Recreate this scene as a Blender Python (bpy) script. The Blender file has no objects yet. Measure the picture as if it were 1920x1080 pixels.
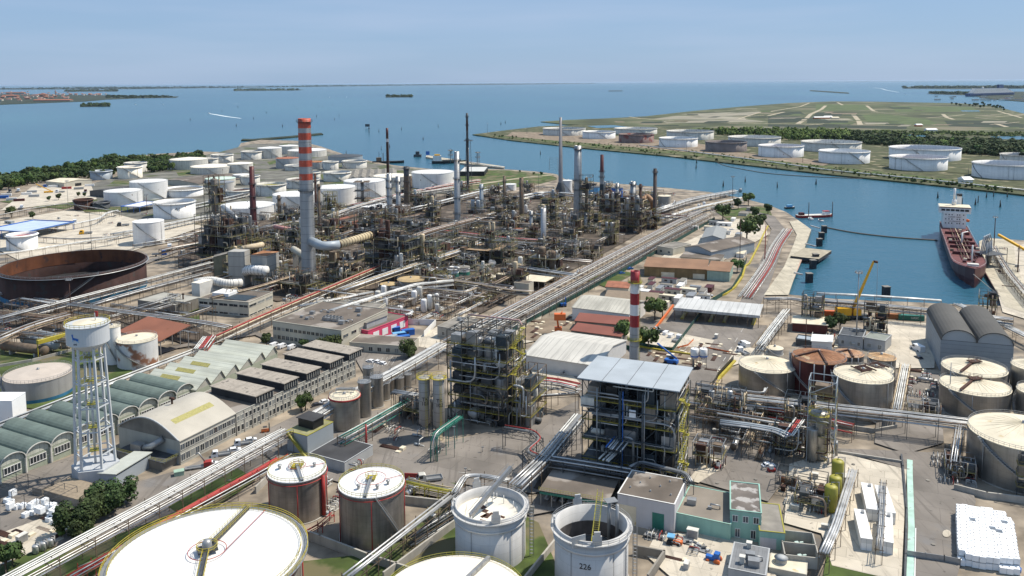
import bpy, math, random
from mathutils import Vector, Matrix
R_=math.radians
# ------------------------------------------------------------------ camera, sky, sun, exposure
SC=bpy.context.scene
COL=SC.collection
FPX=1560.0; PPX=960.0; PPY=318.0; CAMH=120.0; PITCH=6.0; ROLL=-0.30
cd=bpy.data.cameras.new('camera'); cam=bpy.data.objects.new('camera',cd); COL.objects.link(cam)
CR=(Matrix.Rotation(R_(90-PITCH),3,'X')@Matrix.Rotation(R_(ROLL),3,'Z'))
cam.matrix_world=Matrix.Translation((0,0,CAMH))@CR.to_4x4()
cd.sensor_width=36; cd.lens=36*FPX/1920; cd.shift_y=-(540-PPY)/1920; cd.clip_start=1; cd.clip_end=200000
SC.camera=cam
SUN_AZ=70; SUN_EL=57
w=bpy.data.worlds.new('World'); SC.world=w; w.use_nodes=True
nt=w.node_tree; bg=nt.nodes['Background']; sk=nt.nodes.new('ShaderNodeTexSky'); sk.sky_type='NISHITA'
sk.sun_disc=False; sk.sun_elevation=R_(SUN_EL); sk.sun_rotation=R_(SUN_AZ); sk.altitude=0; sk.air_density=1.0; sk.dust_density=0.4; sk.ozone_density=3.5
_x=nt.nodes.new('ShaderNodeMix'); _x.data_type='RGBA'; _x.inputs['Factor'].default_value=.62; nt.links.new(sk.outputs[0],_x.inputs[6]); _x.inputs[7].default_value=(6.0,9.3,14.4,1)
_tc=nt.nodes.new('ShaderNodeTexCoord'); _mp=nt.nodes.new('ShaderNodeMapping'); _mp.inputs['Scale'].default_value=(1.5,1.5,14); _mp.inputs['Rotation'].default_value=(0,.12,0); _nz=nt.nodes.new('ShaderNodeTexNoise'); _nz.inputs['Scale'].default_value=1.6; _nz.inputs['Detail'].default_value=3
_mr=nt.nodes.new('ShaderNodeMapRange'); _mr.inputs['From Min'].default_value=.42; _mr.inputs['From Max'].default_value=.75; _mr.inputs['To Max'].default_value=.38; _y=nt.nodes.new('ShaderNodeMix'); _y.data_type='RGBA'
nt.links.new(_tc.outputs['Generated'],_mp.inputs[0]); nt.links.new(_mp.outputs[0],_nz.inputs[0]); nt.links.new(_nz.outputs['Fac'],_mr.inputs[0]); nt.links.new(_mr.outputs[0],_y.inputs['Factor']); nt.links.new(_x.outputs[2],_y.inputs[6]); _y.inputs[7].default_value=(8.6,10.0,13.0,1)
nt.links.new(_y.outputs[2],bg.inputs[0]); bg.inputs[1].default_value=0.055
sd=bpy.data.lights.new('sun','SUN'); sd.energy=5.0; sd.angle=R_(0.5); sd.color=(1,.925,.81)
so=bpy.data.objects.new('sun',sd); COL.objects.link(so)
sv=Vector((math.sin(R_(SUN_AZ))*math.cos(R_(SUN_EL)),math.cos(R_(SUN_AZ))*math.cos(R_(SUN_EL)),math.sin(R_(SUN_EL))))
so.rotation_euler=sv.to_track_quat('Z','Y').to_euler(); so.location=(0,0,300)
vs=SC.view_settings; vs.view_transform='Standard'; vs.look='None'; vs.gamma=1; vs.use_curve_mapping=False; vs.exposure=0.2
SC.cycles.max_bounces=5; SC.cycles.volume_bounces=0
random.seed(7); HAZE=1.1e-5
# ------------------------------------------------------------------ pixel (1920x1080) <-> world
def G(px,py,z=0.0):
    r=CR@Vector(((px-PPX)/FPX,-(py-PPY)/FPX,-1)); t=(z-CAMH)/r.z
    return Vector((r.x*t,r.y*t,z))
CRI=CR.transposed()
def PR(p):
    q=CRI@(Vector(p)-Vector((0,0,CAMH))); return (PPX-FPX*q.x/q.z, PPY+FPX*q.y/q.z)
def topz(p,yt):
    lo,hi=0,118
    for _ in range(30):
        m=(lo+hi)/2
        if PR((p.x,p.y,m))[1]>yt: lo=m
        else: hi=m
    return lo
SITE=-25.0
# ------------------------------------------------------------------ materials
MATS={}
def mat(name,col,rough=.7,met=0,var=.18,sc=.4,streak=0,rust=0,rcol=(.16,.06,.025),rsc=.25,bump=0,world=False,spec=.4,rnd=0,seam=0,plates=0,slab=0,rib=0):
    if name in MATS: return MATS[name]
    m=bpy.data.materials.new(name); m.use_nodes=True; n=m.node_tree; N=n.nodes; L=n.links
    b=N['Principled BSDF']; b.inputs['Roughness'].default_value=rough; b.inputs['Metallic'].default_value=met
    b.inputs['Specular IOR Level'].default_value=spec
    if world: co=N.new('ShaderNodeNewGeometry').outputs['Position']
    else: co=N.new('ShaderNodeTexCoord').outputs['Object']
    def noise(scale,st=0,det=4):
        mp=N.new('ShaderNodeMapping'); mp.inputs['Scale'].default_value=(scale,scale,scale*(.06 if st else 1)); L.new(co,mp.inputs[0])
        t=N.new('ShaderNodeTexNoise'); t.inputs['Scale'].default_value=1; t.inputs['Detail'].default_value=det; L.new(mp.outputs[0],t.inputs[0]); return t.outputs['Fac']
    def mix(f,a,c):
        x=N.new('ShaderNodeMix'); x.data_type='RGBA'
        if hasattr(f,'links'): L.new(f,x.inputs['Factor'])
        else: x.inputs['Factor'].default_value=f
        for s,v in (('A',a),('B',c)):
            i=[q for q in x.inputs if q.name==s and q.type=='RGBA'][0]
            if hasattr(v,'links'): L.new(v,i)
            else: i.default_value=(*v,1)
        return [q for q in x.outputs if q.type=='RGBA'][0]
    def ramp(f,a,bq):
        r=N.new('ShaderNodeMapRange'); r.inputs['From Min'].default_value=a; r.inputs['From Max'].default_value=bq; L.new(f,r.inputs[0]); return r.outputs[0]
    lo=tuple(c*(1-var) for c in col); hi=tuple(min(1,c*(1+var)) for c in col)
    c=mix(ramp(noise(sc),.3,.7),lo,hi)
    if streak: c=mix(ramp(noise(sc*3,1),.45,.8),c,tuple(q*(1-streak) for q in col))
    if rust: c=mix(ramp(noise(rsc,0,8),.75-rust*.5,.82-rust*.5),c,rcol)
    if seam:
        sx=N.new('ShaderNodeSeparateXYZ'); L.new(co,sx.inputs[0])
        fr=N.new('ShaderNodeMath'); fr.operation='MODULO'; fr.inputs[1].default_value=seam; L.new(sx.outputs[2],fr.inputs[0])
        lt=N.new('ShaderNodeMath'); lt.operation='LESS_THAN'; lt.inputs[1].default_value=seam*.06; L.new(fr.outputs[0],lt.inputs[0])
        c=mix(lt.outputs[0],c,tuple(q*.6 for q in col))
    if rib:
        sx=N.new('ShaderNodeSeparateXYZ'); L.new(co,sx.inputs[0]); fr=N.new('ShaderNodeMath'); fr.operation='MODULO'; fr.inputs[1].default_value=rib; L.new(sx.outputs[0],fr.inputs[0])
        lt=N.new('ShaderNodeMath'); lt.operation='LESS_THAN'; lt.inputs[1].default_value=max(.1,rib*.09); L.new(fr.outputs[0],lt.inputs[0]); c=mix(lt.outputs[0],c,tuple(q*.68 for q in col))
        mp=N.new('ShaderNodeMapping'); mp.inputs['Scale'].default_value=(.7,.06,.06); L.new(co,mp.inputs[0]); t=N.new('ShaderNodeTexNoise'); t.inputs['Scale'].default_value=1; L.new(mp.outputs[0],t.inputs[0]); c=mix(ramp(t.outputs['Fac'],.5,.75),c,tuple(q*.72 for q in col))
    if plates or slab:
        sx=N.new('ShaderNodeSeparateXYZ'); cb=N.new('ShaderNodeCombineXYZ'); bk=N.new('ShaderNodeTexBrick'); bk.inputs['Scale'].default_value=1; bk.inputs['Mortar Smooth'].default_value=.3
        if plates:
            L.new(co,sx.inputs[0])
            at=N.new('ShaderNodeMath'); at.operation='ARCTAN2'; L.new(sx.outputs[1],at.inputs[0]); L.new(sx.outputs[0],at.inputs[1]); mu=N.new('ShaderNodeMath'); mu.operation='MULTIPLY'; mu.inputs[1].default_value=12; L.new(at.outputs[0],mu.inputs[0]); L.new(mu.outputs[0],cb.inputs[0]); L.new(sx.outputs[2],cb.inputs[1])
            bk.inputs['Brick Width'].default_value=plates*2.6; bk.inputs['Row Height'].default_value=plates; bk.inputs['Mortar Size'].default_value=.045; c1,c2,c3=1,.93,.78
        else:
            mp=N.new('ShaderNodeMapping'); mp.inputs['Rotation'].default_value=(0,0,R_(-SITE)); L.new(co,mp.inputs[0]); L.new(mp.outputs[0],sx.inputs[0]); L.new(sx.outputs[0],cb.inputs[0]); L.new(sx.outputs[1],cb.inputs[1])
            bk.inputs['Brick Width'].default_value=slab*1.6; bk.inputs['Row Height'].default_value=slab; bk.inputs['Mortar Size'].default_value=.07; c1,c2,c3=1,.86,.6
        for k_,v_ in (('Color1',c1),('Color2',c2),('Mortar',c3)): bk.inputs[k_].default_value=(v_,v_,v_,1)
        L.new(cb.outputs[0],bk.inputs['Vector']); x=N.new('ShaderNodeMix'); x.data_type='RGBA'; x.blend_type='MULTIPLY'; x.inputs['Factor'].default_value=1; L.new(c,x.inputs[6]); L.new(bk.outputs['Color'],x.inputs[7]); c=x.outputs[2]
        if slab:
            mp=N.new('ShaderNodeMapping'); mp.inputs['Rotation'].default_value=(0,0,R_(-SITE)); mp.inputs['Scale'].default_value=(.9,.05,1); L.new(co,mp.inputs[0]); t=N.new('ShaderNodeTexNoise'); t.inputs['Scale'].default_value=1; t.inputs['Detail'].default_value=3; L.new(mp.outputs[0],t.inputs[0])
            c=mix(ramp(t.outputs['Fac'],.55,.75),c,tuple(q*.62 for q in col))
            c=mix(ramp(noise(.55,0,3),.66,.72),c,tuple(q*.45 for q in col))
    if rnd:
        oi=N.new('ShaderNodeObjectInfo'); h=N.new('ShaderNodeHueSaturation')
        L.new(c,h.inputs['Color']); r=N.new('ShaderNodeMapRange'); r.inputs['To Min'].default_value=1-rnd; r.inputs['To Max'].default_value=1+rnd
        L.new(oi.outputs['Random'],r.inputs[0]); r2=N.new('ShaderNodeMapRange'); r2.inputs['To Min'].default_value=.5-rnd*.07; r2.inputs['To Max'].default_value=.5+rnd*.05; m7=N.new('ShaderNodeMath'); m7.operation='FRACT'; m8=N.new('ShaderNodeMath'); m8.operation='MULTIPLY'; m8.inputs[1].default_value=7.13; L.new(oi.outputs['Random'],m8.inputs[0]); L.new(m8.outputs[0],m7.inputs[0]); L.new(m7.outputs[0],r2.inputs[0]); L.new(r2.outputs[0],h.inputs['Hue']); L.new(r.outputs[0],h.inputs['Value']); c=h.outputs[0]
    L.new(c,b.inputs['Base Color'])
    if bump:
        bp=N.new('ShaderNodeBump'); bp.inputs['Strength'].default_value=bump; L.new(noise(sc*4),bp.inputs['Height']); L.new(bp.outputs[0],b.inputs['Normal'])
    MATS[name]=m; return m
white=mat('white_paint',(.80,.79,.76),.5,var=.05,sc=.15,streak=.16,rust=.08,plates=2.4)
white2=mat('aged_white_paint',(.62,.60,.54),.6,var=.1,sc=.2,streak=.3,rust=.2,plates=2.4)
cream=mat('cream_roof',(.78,.72,.60),.6,var=.1,sc=.25,rust=.12,rcol=(.45,.33,.2))
wroof=mat('white_roof',(.72,.71,.68),.5,var=.06,sc=.12,rust=.08,rcol=(.52,.48,.4))
steel=mat('bare_steel',(.33,.32,.30),.38,.75,var=.14,sc=.3,streak=.3,rust=.1,plates=1.8)
steelw=mat('weathered_steel',(.30,.27,.235),.55,.35,var=.2,sc=.3,streak=.4,rust=.15,plates=2)
galv=mat('galvanised_steel',(.32,.325,.325),.45,.5,var=.15,sc=.5)
alu=mat('aluminium_cladding',(.52,.52,.51),.42,.45,var=.3,sc=.3)
dgrey=mat('dark_grey_steel',(.07,.075,.08),.6,.2,var=.3,sc=.6)
dblue=mat('blue_grey_steel',(.035,.05,.062),.55,.2,var=.25,sc=.6)
frameb=mat('brown_grey_steel',(.145,.107,.073),.7,.1,var=.35,sc=.5,rust=.3)
rustm=mat('rusted_steel',(.08,.038,.027),.85,.1,var=.35,sc=.25,streak=.4,rust=.35,rcol=(.07,.045,.035))
rusto=mat('orange_rust',(.30,.13,.055),.85,0,var=.3,sc=.3,rust=.3,rcol=(.42,.27,.14))
maroon=mat('maroon_steel',(.085,.018,.018),.5,.1,var=.2,sc=.3,streak=.3)
red=mat('red_paint',(.34,.035,.03),.55,var=.25,sc=.5,streak=.1)
redb=mat('banded_red_paint',(.50,.09,.05),.6,var=.2,sc=.25,streak=.3,rust=.25,rcol=(.32,.2,.15))
yel=mat('yellow_paint',(.42,.34,.04),.5,var=.15,sc=.5)
olive=mat('mustard_paint',(.33,.30,.045),.5,var=.15,sc=.3,streak=.15)
craney=mat('crane_yellow',(.75,.40,.02),.45,var=.1,sc=.5)
green=mat('green_paint',(.03,.17,.13),.5,var=.15,sc=.5)
mint=mat('mint_render',(.27,.46,.385),.8,var=.12,sc=.2,streak=.15)
blue=mat('blue_paint',(.02,.12,.42),.5,var=.12,sc=.5)
lblue=mat('light_blue_paint',(.15,.38,.60),.5,var=.12,sc=.5)
grey=mat('grey_paint',(.38,.39,.39),.6,var=.1,sc=.3,streak=.15)
bluegrey=mat('pale_blue_cladding',(.33,.37,.40),.5,.1,var=.08,sc=.15)
chim=mat('grey_chimney_lining',(.35,.36,.365),.6,.1,var=.12,sc=.2,streak=.2,seam=5.0)
beige=mat('beige_render',(.48,.45,.37),.85,var=.1,sc=.15,streak=.12)
conc=mat('concrete',(.36,.34,.30),.9,var=.2,sc=.2,streak=.2,bump=.2)
dconc=mat('dirty_concrete',(.20,.185,.16),.9,var=.35,sc=.15,bump=.2)
broof=mat('brown_bitumen_roof',(.13,.108,.088),.9,var=.25,sc=.12,rust=.35,rcol=(.27,.24,.21),rsc=.08,bump=.2)
bkroof=mat('black_felt_roof',(.045,.045,.047),.9,var=.3,sc=.12)
groof=mat('grey_green_roof',(.50,.51,.43),.8,var=.12,sc=.1,rib=1.5,rust=.1,rcol=(.3,.3,.24))
vroof=mat('green_vault_roof',(.115,.15,.132),.8,var=.2,sc=.2,streak=.2,rust=.1,rcol=(.18,.2,.17),rnd=.1)
terr=mat('terracotta_roof',(.30,.12,.07),.85,var=.25,sc=.4,rust=.2)
glass=mat('dark_glass',(.02,.028,.035),.12,0,var=.4,sc=.3,spec=.6)
blind=mat('window_blind',(.22,.23,.22),.5,var=.2); glassb=mat('grey_glass',(.06,.075,.09),.15,spec=.6)
tyre=mat('tyre_rubber',(.02,.02,.02),.9)
carw=mat('white_car_paint',(.75,.76,.77),.25,0,var=.02)
card=mat('dark_car_paint',(.03,.035,.05),.25,0,var=.02)
pink=mat('pink_render',(.60,.06,.13),.8,var=.1)
sky_l=mat('skylight_panel',(.32,.29,.10),.6,var=.2,sc=1.5)
pipew=mat('white_pipe',(.60,.60,.57),.5,.1,var=.3,sc=.25,rust=.12)
pipeb=mat('bare_pipe',(.27,.20,.15),.8,.1,var=.35,sc=.4,rust=.2)
pipec=mat('cream_pipe',(.52,.42,.28),.7,0,var=.25,sc=.4,rust=.15)
leaf=mat('foliage',(.062,.095,.028),.8,var=.55,sc=.35,rnd=.45,spec=.2)
leafd=mat('dark_foliage',(.045,.07,.024),.8,var=.6,sc=.6,rnd=.3,spec=.2)
leafl=mat('light_foliage',(.10,.15,.035),.8,var=.4,sc=.2,rnd=.3,spec=.2)
bark=mat('bark',(.10,.08,.06),.95)
hullr=mat('dark_red_hull',(.075,.014,.015),.45,var=.15,sc=.1,streak=.2)
deckr=mat('red_deck',(.12,.032,.03),.7,var=.3,sc=.2)
black=mat('black_paint',(.015,.016,.018),.5)
orange=mat('orange_paint',(.62,.14,.03),.5,var=.1)
plast=mat('white_plastic',(.80,.82,.83),.4,var=.03,rnd=.05)
# ------------------------------------------------------------------ mesh builder
class M:
    def __init__(s,o=(0,0,0)): s.v=[];s.f=[];s.o=Vector(o);s.sm=[]
    def add(s,vs,fs,smooth=False):
        n=len(s.v); ox,oy,oz=s.o
        s.v+=[(a[0]-ox,a[1]-oy,a[2]-oz) for a in vs]; s.f+=[tuple(i+n for i in f) for f in fs]; s.sm+=[smooth]*len(fs); return s
    def box(s,c,d,rz=0):
        x,y,z=[q/2 for q in d]; cr,sr=math.cos(rz),math.sin(rz); vs=[]
        for dz in (-z,z):
            for dx,dy in ((-x,-y),(x,-y),(x,y),(-x,y)): vs.append((c[0]+dx*cr-dy*sr,c[1]+dx*sr+dy*cr,c[2]+dz))
        return s.add(vs,[(3,2,1,0),(4,5,6,7),(0,1,5,4),(1,2,6,5),(2,3,7,6),(3,0,4,7)])
    def bb(s,x0,y0,z0,x1,y1,z1): return s.box(((x0+x1)/2,(y0+y1)/2,(z0+z1)/2),(abs(x1-x0),abs(y1-y0),abs(z1-z0)))
    def tube(s,pts,r,n=6,r2=None,cap=True,smooth=True):
        P=[Vector(p) for p in pts]; k=len(P); vs=[]; ref=None
        for i,p in enumerate(P):
            d=(P[min(i+1,k-1)]-P[max(i-1,0)]);
            if d.length<1e-6: d=Vector((0,0,1))
            d.normalize()
            if ref is None: ref=Vector((0,0,1)) if abs(d.z)<.9 else Vector((1,0,0))
            a=d.cross(ref)
            if a.length<.05: a=d.cross(Vector((0,1,0)) if abs(d.y)<.9 else Vector((1,0,0)))
            a.normalize(); b=a.cross(d); 
            if 0<i<k-1:
                e=(P[i]-P[i-1]).normalized(); c=max(.5,e.dot(d)); 
            else: c=1
            rr=r if r2 is None else r+(r2-r)*i/(k-1)
            for j in range(n):
                t=2*math.pi*(j+.5)/n; q=a*math.cos(t)*rr/c+b*math.sin(t)*rr; vs.append(p+q)
            ref=b
        fs=[]
        for i in range(k-1):
            for j in range(n): fs.append((i*n+j,(i+1)*n+j,(i+1)*n+(j+1)%n,i*n+(j+1)%n))
        if cap: fs.append(tuple(range(n))); fs.append(tuple((k-1)*n+j for j in reversed(range(n))))
        return s.add(vs,fs,smooth and n>4)
    def beam(s,a,b,w): return s.tube([a,b],w*.7,4,smooth=False)
    def rev(s,prof,n=32,c=(0,0,0),smooth=True):   # profile [(r,z)]
        vs=[];fs=[];k=len(prof)
        for r,z in prof:
            for j in range(n):
                t=2*math.pi*j/n; vs.append((c[0]+r*math.cos(t),c[1]+r*math.sin(t),c[2]+z))
        for i in range(k-1):
            for j in range(n): fs.append((i*n+j,i*n+(j+1)%n,(i+1)*n+(j+1)%n,(i+1)*n+j))
        s.add(vs,fs,smooth)
        for i,rev in ((0,1),(k-1,0)):
            if prof[i][0]>.01:
                pass
        return s
    def disc(s,r,z,n=32,c=(0,0)): 
        return s.add([(c[0]+r*math.cos(2*math.pi*j/n),c[1]+r*math.sin(2*math.pi*j/n),z) for j in range(n)],[tuple(range(n))])
    def prism(s,poly,z0,z1):
        n=len(poly); vs=[(p[0],p[1],z0) for p in poly]+[(p[0],p[1],z1) for p in poly]
        a=sum(poly[i][0]*poly[(i+1)%n][1]-poly[(i+1)%n][0]*poly[i][1] for i in range(n))
        fs=[(i,(i+1)%n,n+(i+1)%n,n+i) for i in range(n)]+[tuple(range(n,2*n)),tuple(reversed(range(n)))]
        if a<0: fs=[tuple(reversed(f)) for f in fs]
        return s.add(vs,fs)
    def build(s,name,m,parent=None,**k):
        me=bpy.data.meshes.new(name); me.from_pydata(s.v,[],s.f)
        me.polygons.foreach_set('use_smooth',s.sm)
        me.materials.append(m); o=bpy.data.objects.new(name,me); COL.objects.link(o)
        if parent is not None: o.parent=parent
        for a,b in k.items(): o[a]=b
        return o
USED=set(); BADL=[]
def _lab(o,label,cat,group):
    n=len(label.split())
    if n<4 or n>16: BADL.append((n,label))
    if label in USED and not group: BADL.append(('dup',label))
    USED.add(label); o['label']=label; o['category']=cat
    if group: o['group']=group
    elif 'group' in o: del o['group']
def thing(name,label,cat,loc=(0,0,0),rz=0,group=None):
    o=bpy.data.objects.new(name,None); COL.objects.link(o); o.empty_display_size=1; o.location=loc; o.rotation_euler=(0,0,rz); _lab(o,label,cat,group); return o
def solo(name,label,cat,m,mt,loc=(0,0,0),rz=0,group=None):
    o=m.build(name,mt); o.location=loc; o.rotation_euler=(0,0,rz); _lab(o,label,cat,group); return o
def struct(name,m,mt,kind='structure'):
    o=m.build(name,mt); o['kind']=kind; return o
def dup(root,loc,rz=0,label=None,cat=None,group=None,s=None):
    r=root.copy(); COL.objects.link(r); r.location=loc; r.rotation_euler=(0,0,rz)
    if s: r.scale=(s,s,s) if not isinstance(s,tuple) else s
    if label: _lab(r,label,cat or root['category'],group)
    for ch in root.children:
        c=ch.copy(); COL.objects.link(c); c.parent=r
        for g in ch.children: d=g.copy(); COL.objects.link(d); d.parent=c
    return r
# landmark based labels
LMK=[('banded chimney',580,470),('red and white stack',1190,600),('rusty open tank',140,525),('water tower',180,740),('open steel tower',905,740),('roofed steel tower',1190,800),
 ('twin vault warehouse',1825,640),('truck canopy',1350,590),('tanker ship',1800,470),('pink building',722,612),('flat roofed office',600,600),('tank numbered 226',1109,1040),
 ('maroon tank',1535,710),('arched hall',330,790),('green vaults',170,800),('brown long shed',1290,500),('white blank tank',278,438),('flare derrick',877,300),('tall grey column',1083,360),
 ('furnace structure',720,460),('mossy tan tank',770,540),('mustard vessels',1565,910),('stacked white containers',1850,1000),('beige heater boxes',475,490),('far left blue canopy',50,420),('broad white cone tank',811,340),
 ('leaning process tower',400,420),('dark brown stack',1227,370),('thin grey stack',1050,300),('teal tank',860,512),('white warehouse',1080,665),('dredging barge',1530,405),('yellow crane',1600,580),('gable workshop',1320,455),
 ('brown drum',180,640),('mint office block',1400,950),('monitor roofed workshop',540,720),('finned heater stack',1018,430),('white canopy shed',705,387)]
def auto(base,px,py,extra=''):
    c=sorted(LMK,key=lambda l:(l[1]-px)**2+((l[2]-py)*1.4)**2)[:9]
    def rel(l):
        dx,dy=px-l[1],py-l[2]
        if abs(dx)>1.3*abs(dy): w='left of' if dx<0 else 'right of'
        else: w='behind' if dy<0 else 'in front of'
        return w+' the '+l[0]
    opts=[f'{base} {rel(l)}' for l in c[:2]]
    opts+=[f'{base} far {rel(l)}' for l in c[2:4]]
    for i in range(5):
        for j in range(i+1,8): 
            opts.append(f'{base} {rel(c[i])}, {rel(c[j])}'); 
    for o in opts:
        if o not in USED and len(o.split())<=16: return o
    for i in range(9):
        for w in ('close','well','next row','second row','third row','fourth row'):
            o=f'{base} {w} {rel(c[i])}'
            if o not in USED and len(o.split())<=16: return o
    return opts[0]
# ------------------------------------------------------------------ water, land, roads
def sheet(name,pxs,mt,z=0.0,kind='structure',thick=0):
    P=[G(x,y,z) for x,y in pxs]
    m=M()
    if thick: m.prism([(p.x,p.y) for p in P],z-thick,z)
    else: m.add([tuple(p) for p in P],[tuple(range(len(P)))])
    o=struct(name,m,mt,kind)
    return o
def water_mat():
    m=bpy.data.materials.new('lagoon_water'); m.use_nodes=True; N=m.node_tree.nodes; L=m.node_tree.links; b=N['Principled BSDF']
    b.inputs['Roughness'].default_value=.22; b.inputs['Specular IOR Level'].default_value=.35; b.inputs['IOR'].default_value=1.33
    g=N.new('ShaderNodeNewGeometry')
    def nz(s,sy=1,d=5):
        mp=N.new('ShaderNodeMapping'); mp.inputs['Scale'].default_value=(s,s*sy,s); L.new(g.outputs['Position'],mp.inputs[0])
        t=N.new('ShaderNodeTexNoise'); t.inputs['Scale'].default_value=1; t.inputs['Detail'].default_value=d; L.new(mp.outputs[0],t.inputs[0]); return t.outputs['Fac']
    x=N.new('ShaderNodeMix'); x.data_type='RGBA'; r=N.new('ShaderNodeMapRange'); r.inputs['From Min'].default_value=.35; r.inputs['From Max'].default_value=.65
    L.new(nz(.0012,.5),r.inputs[0]); L.new(r.outputs[0],x.inputs['Factor'])
    x.inputs[6].default_value=(.023,.092,.145,1); x.inputs[7].default_value=(.036,.126,.168,1)
    L.new(x.outputs[2],b.inputs['Base Color'])
    ad=N.new('ShaderNodeMath'); ad.operation='ADD'; L.new(nz(.35,1.6,6),ad.inputs[0])
    mu=N.new('ShaderNodeMath'); mu.operation='MULTIPLY'; mu.inputs[1].default_value=2; L.new(nz(.04,1.5,4),mu.inputs[0]); L.new(mu.outputs[0],ad.inputs[1])
    bp=N.new('ShaderNodeBump'); bp.inputs['Strength'].default_value=.35; bp.inputs['Distance'].default_value=1.2; L.new(ad.outputs[0],bp.inputs['Height']); L.new(bp.outputs[0],b.inputs['Normal'])
    return m
WM=water_mat()
struct('water',M().add([(-60000,-2000,-1.8),(60000,-2000,-1.8),(60000,90000,-1.8),(-60000,90000,-1.8)],[(0,1,2,3)]),WM)
land=mat('site_ground',(.24,.20,.152),.95,var=.6,sc=.09,world=True,rust=.28,rcol=(.12,.11,.10),rsc=.035,bump=.3)
asph=mat('worn_asphalt',(.20,.178,.155),.95,var=.25,sc=.07,world=True,slab=9,rust=.22,rcol=(.19,.18,.17),rsc=.06,bump=.2)
cncr=mat('pale_concrete_slab',(.52,.465,.375),.95,var=.16,sc=.12,world=True,slab=5,rust=.16,rcol=(.25,.235,.21),rsc=.09,bump=.15)
soil=mat('bare_soil',(.20,.155,.11),.98,var=.35,sc=.12,world=True,rust=.3,rcol=(.33,.28,.2),rsc=.05)
grass=mat('grass_ground',(.06,.088,.02),.98,var=.5,sc=.12,world=True,rust=.5,rcol=(.13,.115,.06),rsc=.06,bump=.3)
dryg=mat('dry_grass_ground',(.062,.068,.028),.98,var=.4,sc=.08,world=True,rust=.35,rcol=(.22,.19,.12),rsc=.04)
marsh=mat('marsh_ground',(.072,.082,.036),.98,var=.55,sc=.006,world=True,rust=.38,rcol=(.16,.14,.09),rsc=.006)
marshl=mat('pale_marsh_field',(.24,.22,.165),.98,var=.3,sc=.012,world=True,rust=.3,rcol=(.15,.15,.08),rsc=.01)
marshd=mat('dark_marsh_field',(.026,.036,.02),.98,var=.4,sc=.02,world=True)
track=mat('sandy_track',(.36,.31,.22),.98,var=.2,sc=.05,world=True)
quay=mat('quay_concrete',(.47,.42,.32),.9,var=.18,sc=.1,world=True,slab=6,rust=.2,rcol=(.26,.24,.2),rsc=.08,bump=.2)
SH=[(-900,1300),(-500,420),(-120,352),(0,330),(60,322),(120,310),(200,298),(300,288),(380,284),(440,286),(452,268),(490,262),(560,264),(600,274),(650,291),(700,303),(740,310),(800,316),(850,322),(905,316),(960,318),(1010,322),(1040,326),(1060,336),(1100,340),(1180,346),(1250,352),(1330,360),(1390,371),(1440,384),(1475,398),(1497,413),(1521,430),(1512,455),(1500,480),(1478,552),(1560,560),(1700,566),(1884,574),(1868,545),(1848,510),(1838,480),(1836,452),(1850,446),(1940,452),(2100,462),(3300,700),(3300,1600),(-900,1600)]
struct('ground',M().prism([(p.x,p.y) for p in (G(x,y,0) for x,y in SH)],-4,0),land)
BANK=[(886,252),(960,263),(1100,278),(1250,292),(1400,309),(1560,327),(1700,341),(1860,358),(2050,380),(2500,300),(2000,240),(1800,238),(1600,240),(1450,243),(1340,242),(1240,235),(1120,233),(1010,237),(950,244)]
struct('far_bank_ground',M().prism([(p.x,p.y) for p in (G(x,y,0) for x,y in BANK)],-4,0),dryg)
L2=[(1014,228),(1060,233),(1150,236),(1240,238.5),(1340,243),(1480,247),(1700,250),(1850,252),(2100,262),(2300,240),(2050,228),(1920,213),(1860,198),(1800,193.5),(1640,190.5),(1560,190),(1480,193),(1400,199),(1300,208),(1210,218),(1135,222),(1060,225)]
struct('marsh_island_ground',M().prism([(p.x,p.y) for p in (G(x,y,.01) for x,y in L2)],-4,.01),marsh)
zc=[.02]
def patch(name,pts,mt):
    zc[0]+=.004; return sheet(name,pts,mt,zc[0])
# marsh island fields, tracks
for p in ([(1270,214),(1380,210),(1410,207),(1330,216)],[(1215,224),(1270,217),(1395,219),(1400,225),(1300,224)],[(1240,227),(1400,224),(1440,228),(1250,231)],[(1300,216),(1425,209),(1410,216),(1330,219)]): patch('marsh_field',p,marshl)
for p in ([(1455,212),(1500,209),(1510,215),(1455,217)],[(1530,211),(1580,212),(1578,217),(1525,218)],[(1440,218),(1500,218),(1505,229),(1440,231)],[(1515,224),(1590,223),(1590,231),(1512,231)],[(1770,226),(1865,226),(1920,233),(1920,240),(1780,237)],[(1440,233),(1700,236),(1700,242),(1440,238)]): patch('dark_field',p,marshd)
for p in ([(1615,215),(1660,214),(1740,224),(1760,234),(1630,232)],[(1530,195),(1620,196),(1640,206),(1530,208)],[(1670,199),(1820,200),(1840,210),(1680,210)]): patch('green_field',p,mat('green_field',(.075,.10,.035),.98,var=.3,sc=.02,world=True))
def track_line(name,pts,w,mt,z=None):
    zc[0]+=.004; zz=zc[0] if z is None else z; P=[G(x,y,zz) for x,y in pts]; m=M(); vs=[]
    for i,p in enumerate(P):
        d=(P[min(i+1,len(P)-1)]-P[max(i-1,0)]); d.z=0; d.normalize(); n=Vector((-d.y,d.x,0))*w/2; vs+= [tuple(p-n),tuple(p+n)]
    m.add(vs,[(2*i,2*i+2,2*i+3,2*i+1) for i in range(len(P)-1)]); return struct(name,m,mt)
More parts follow.
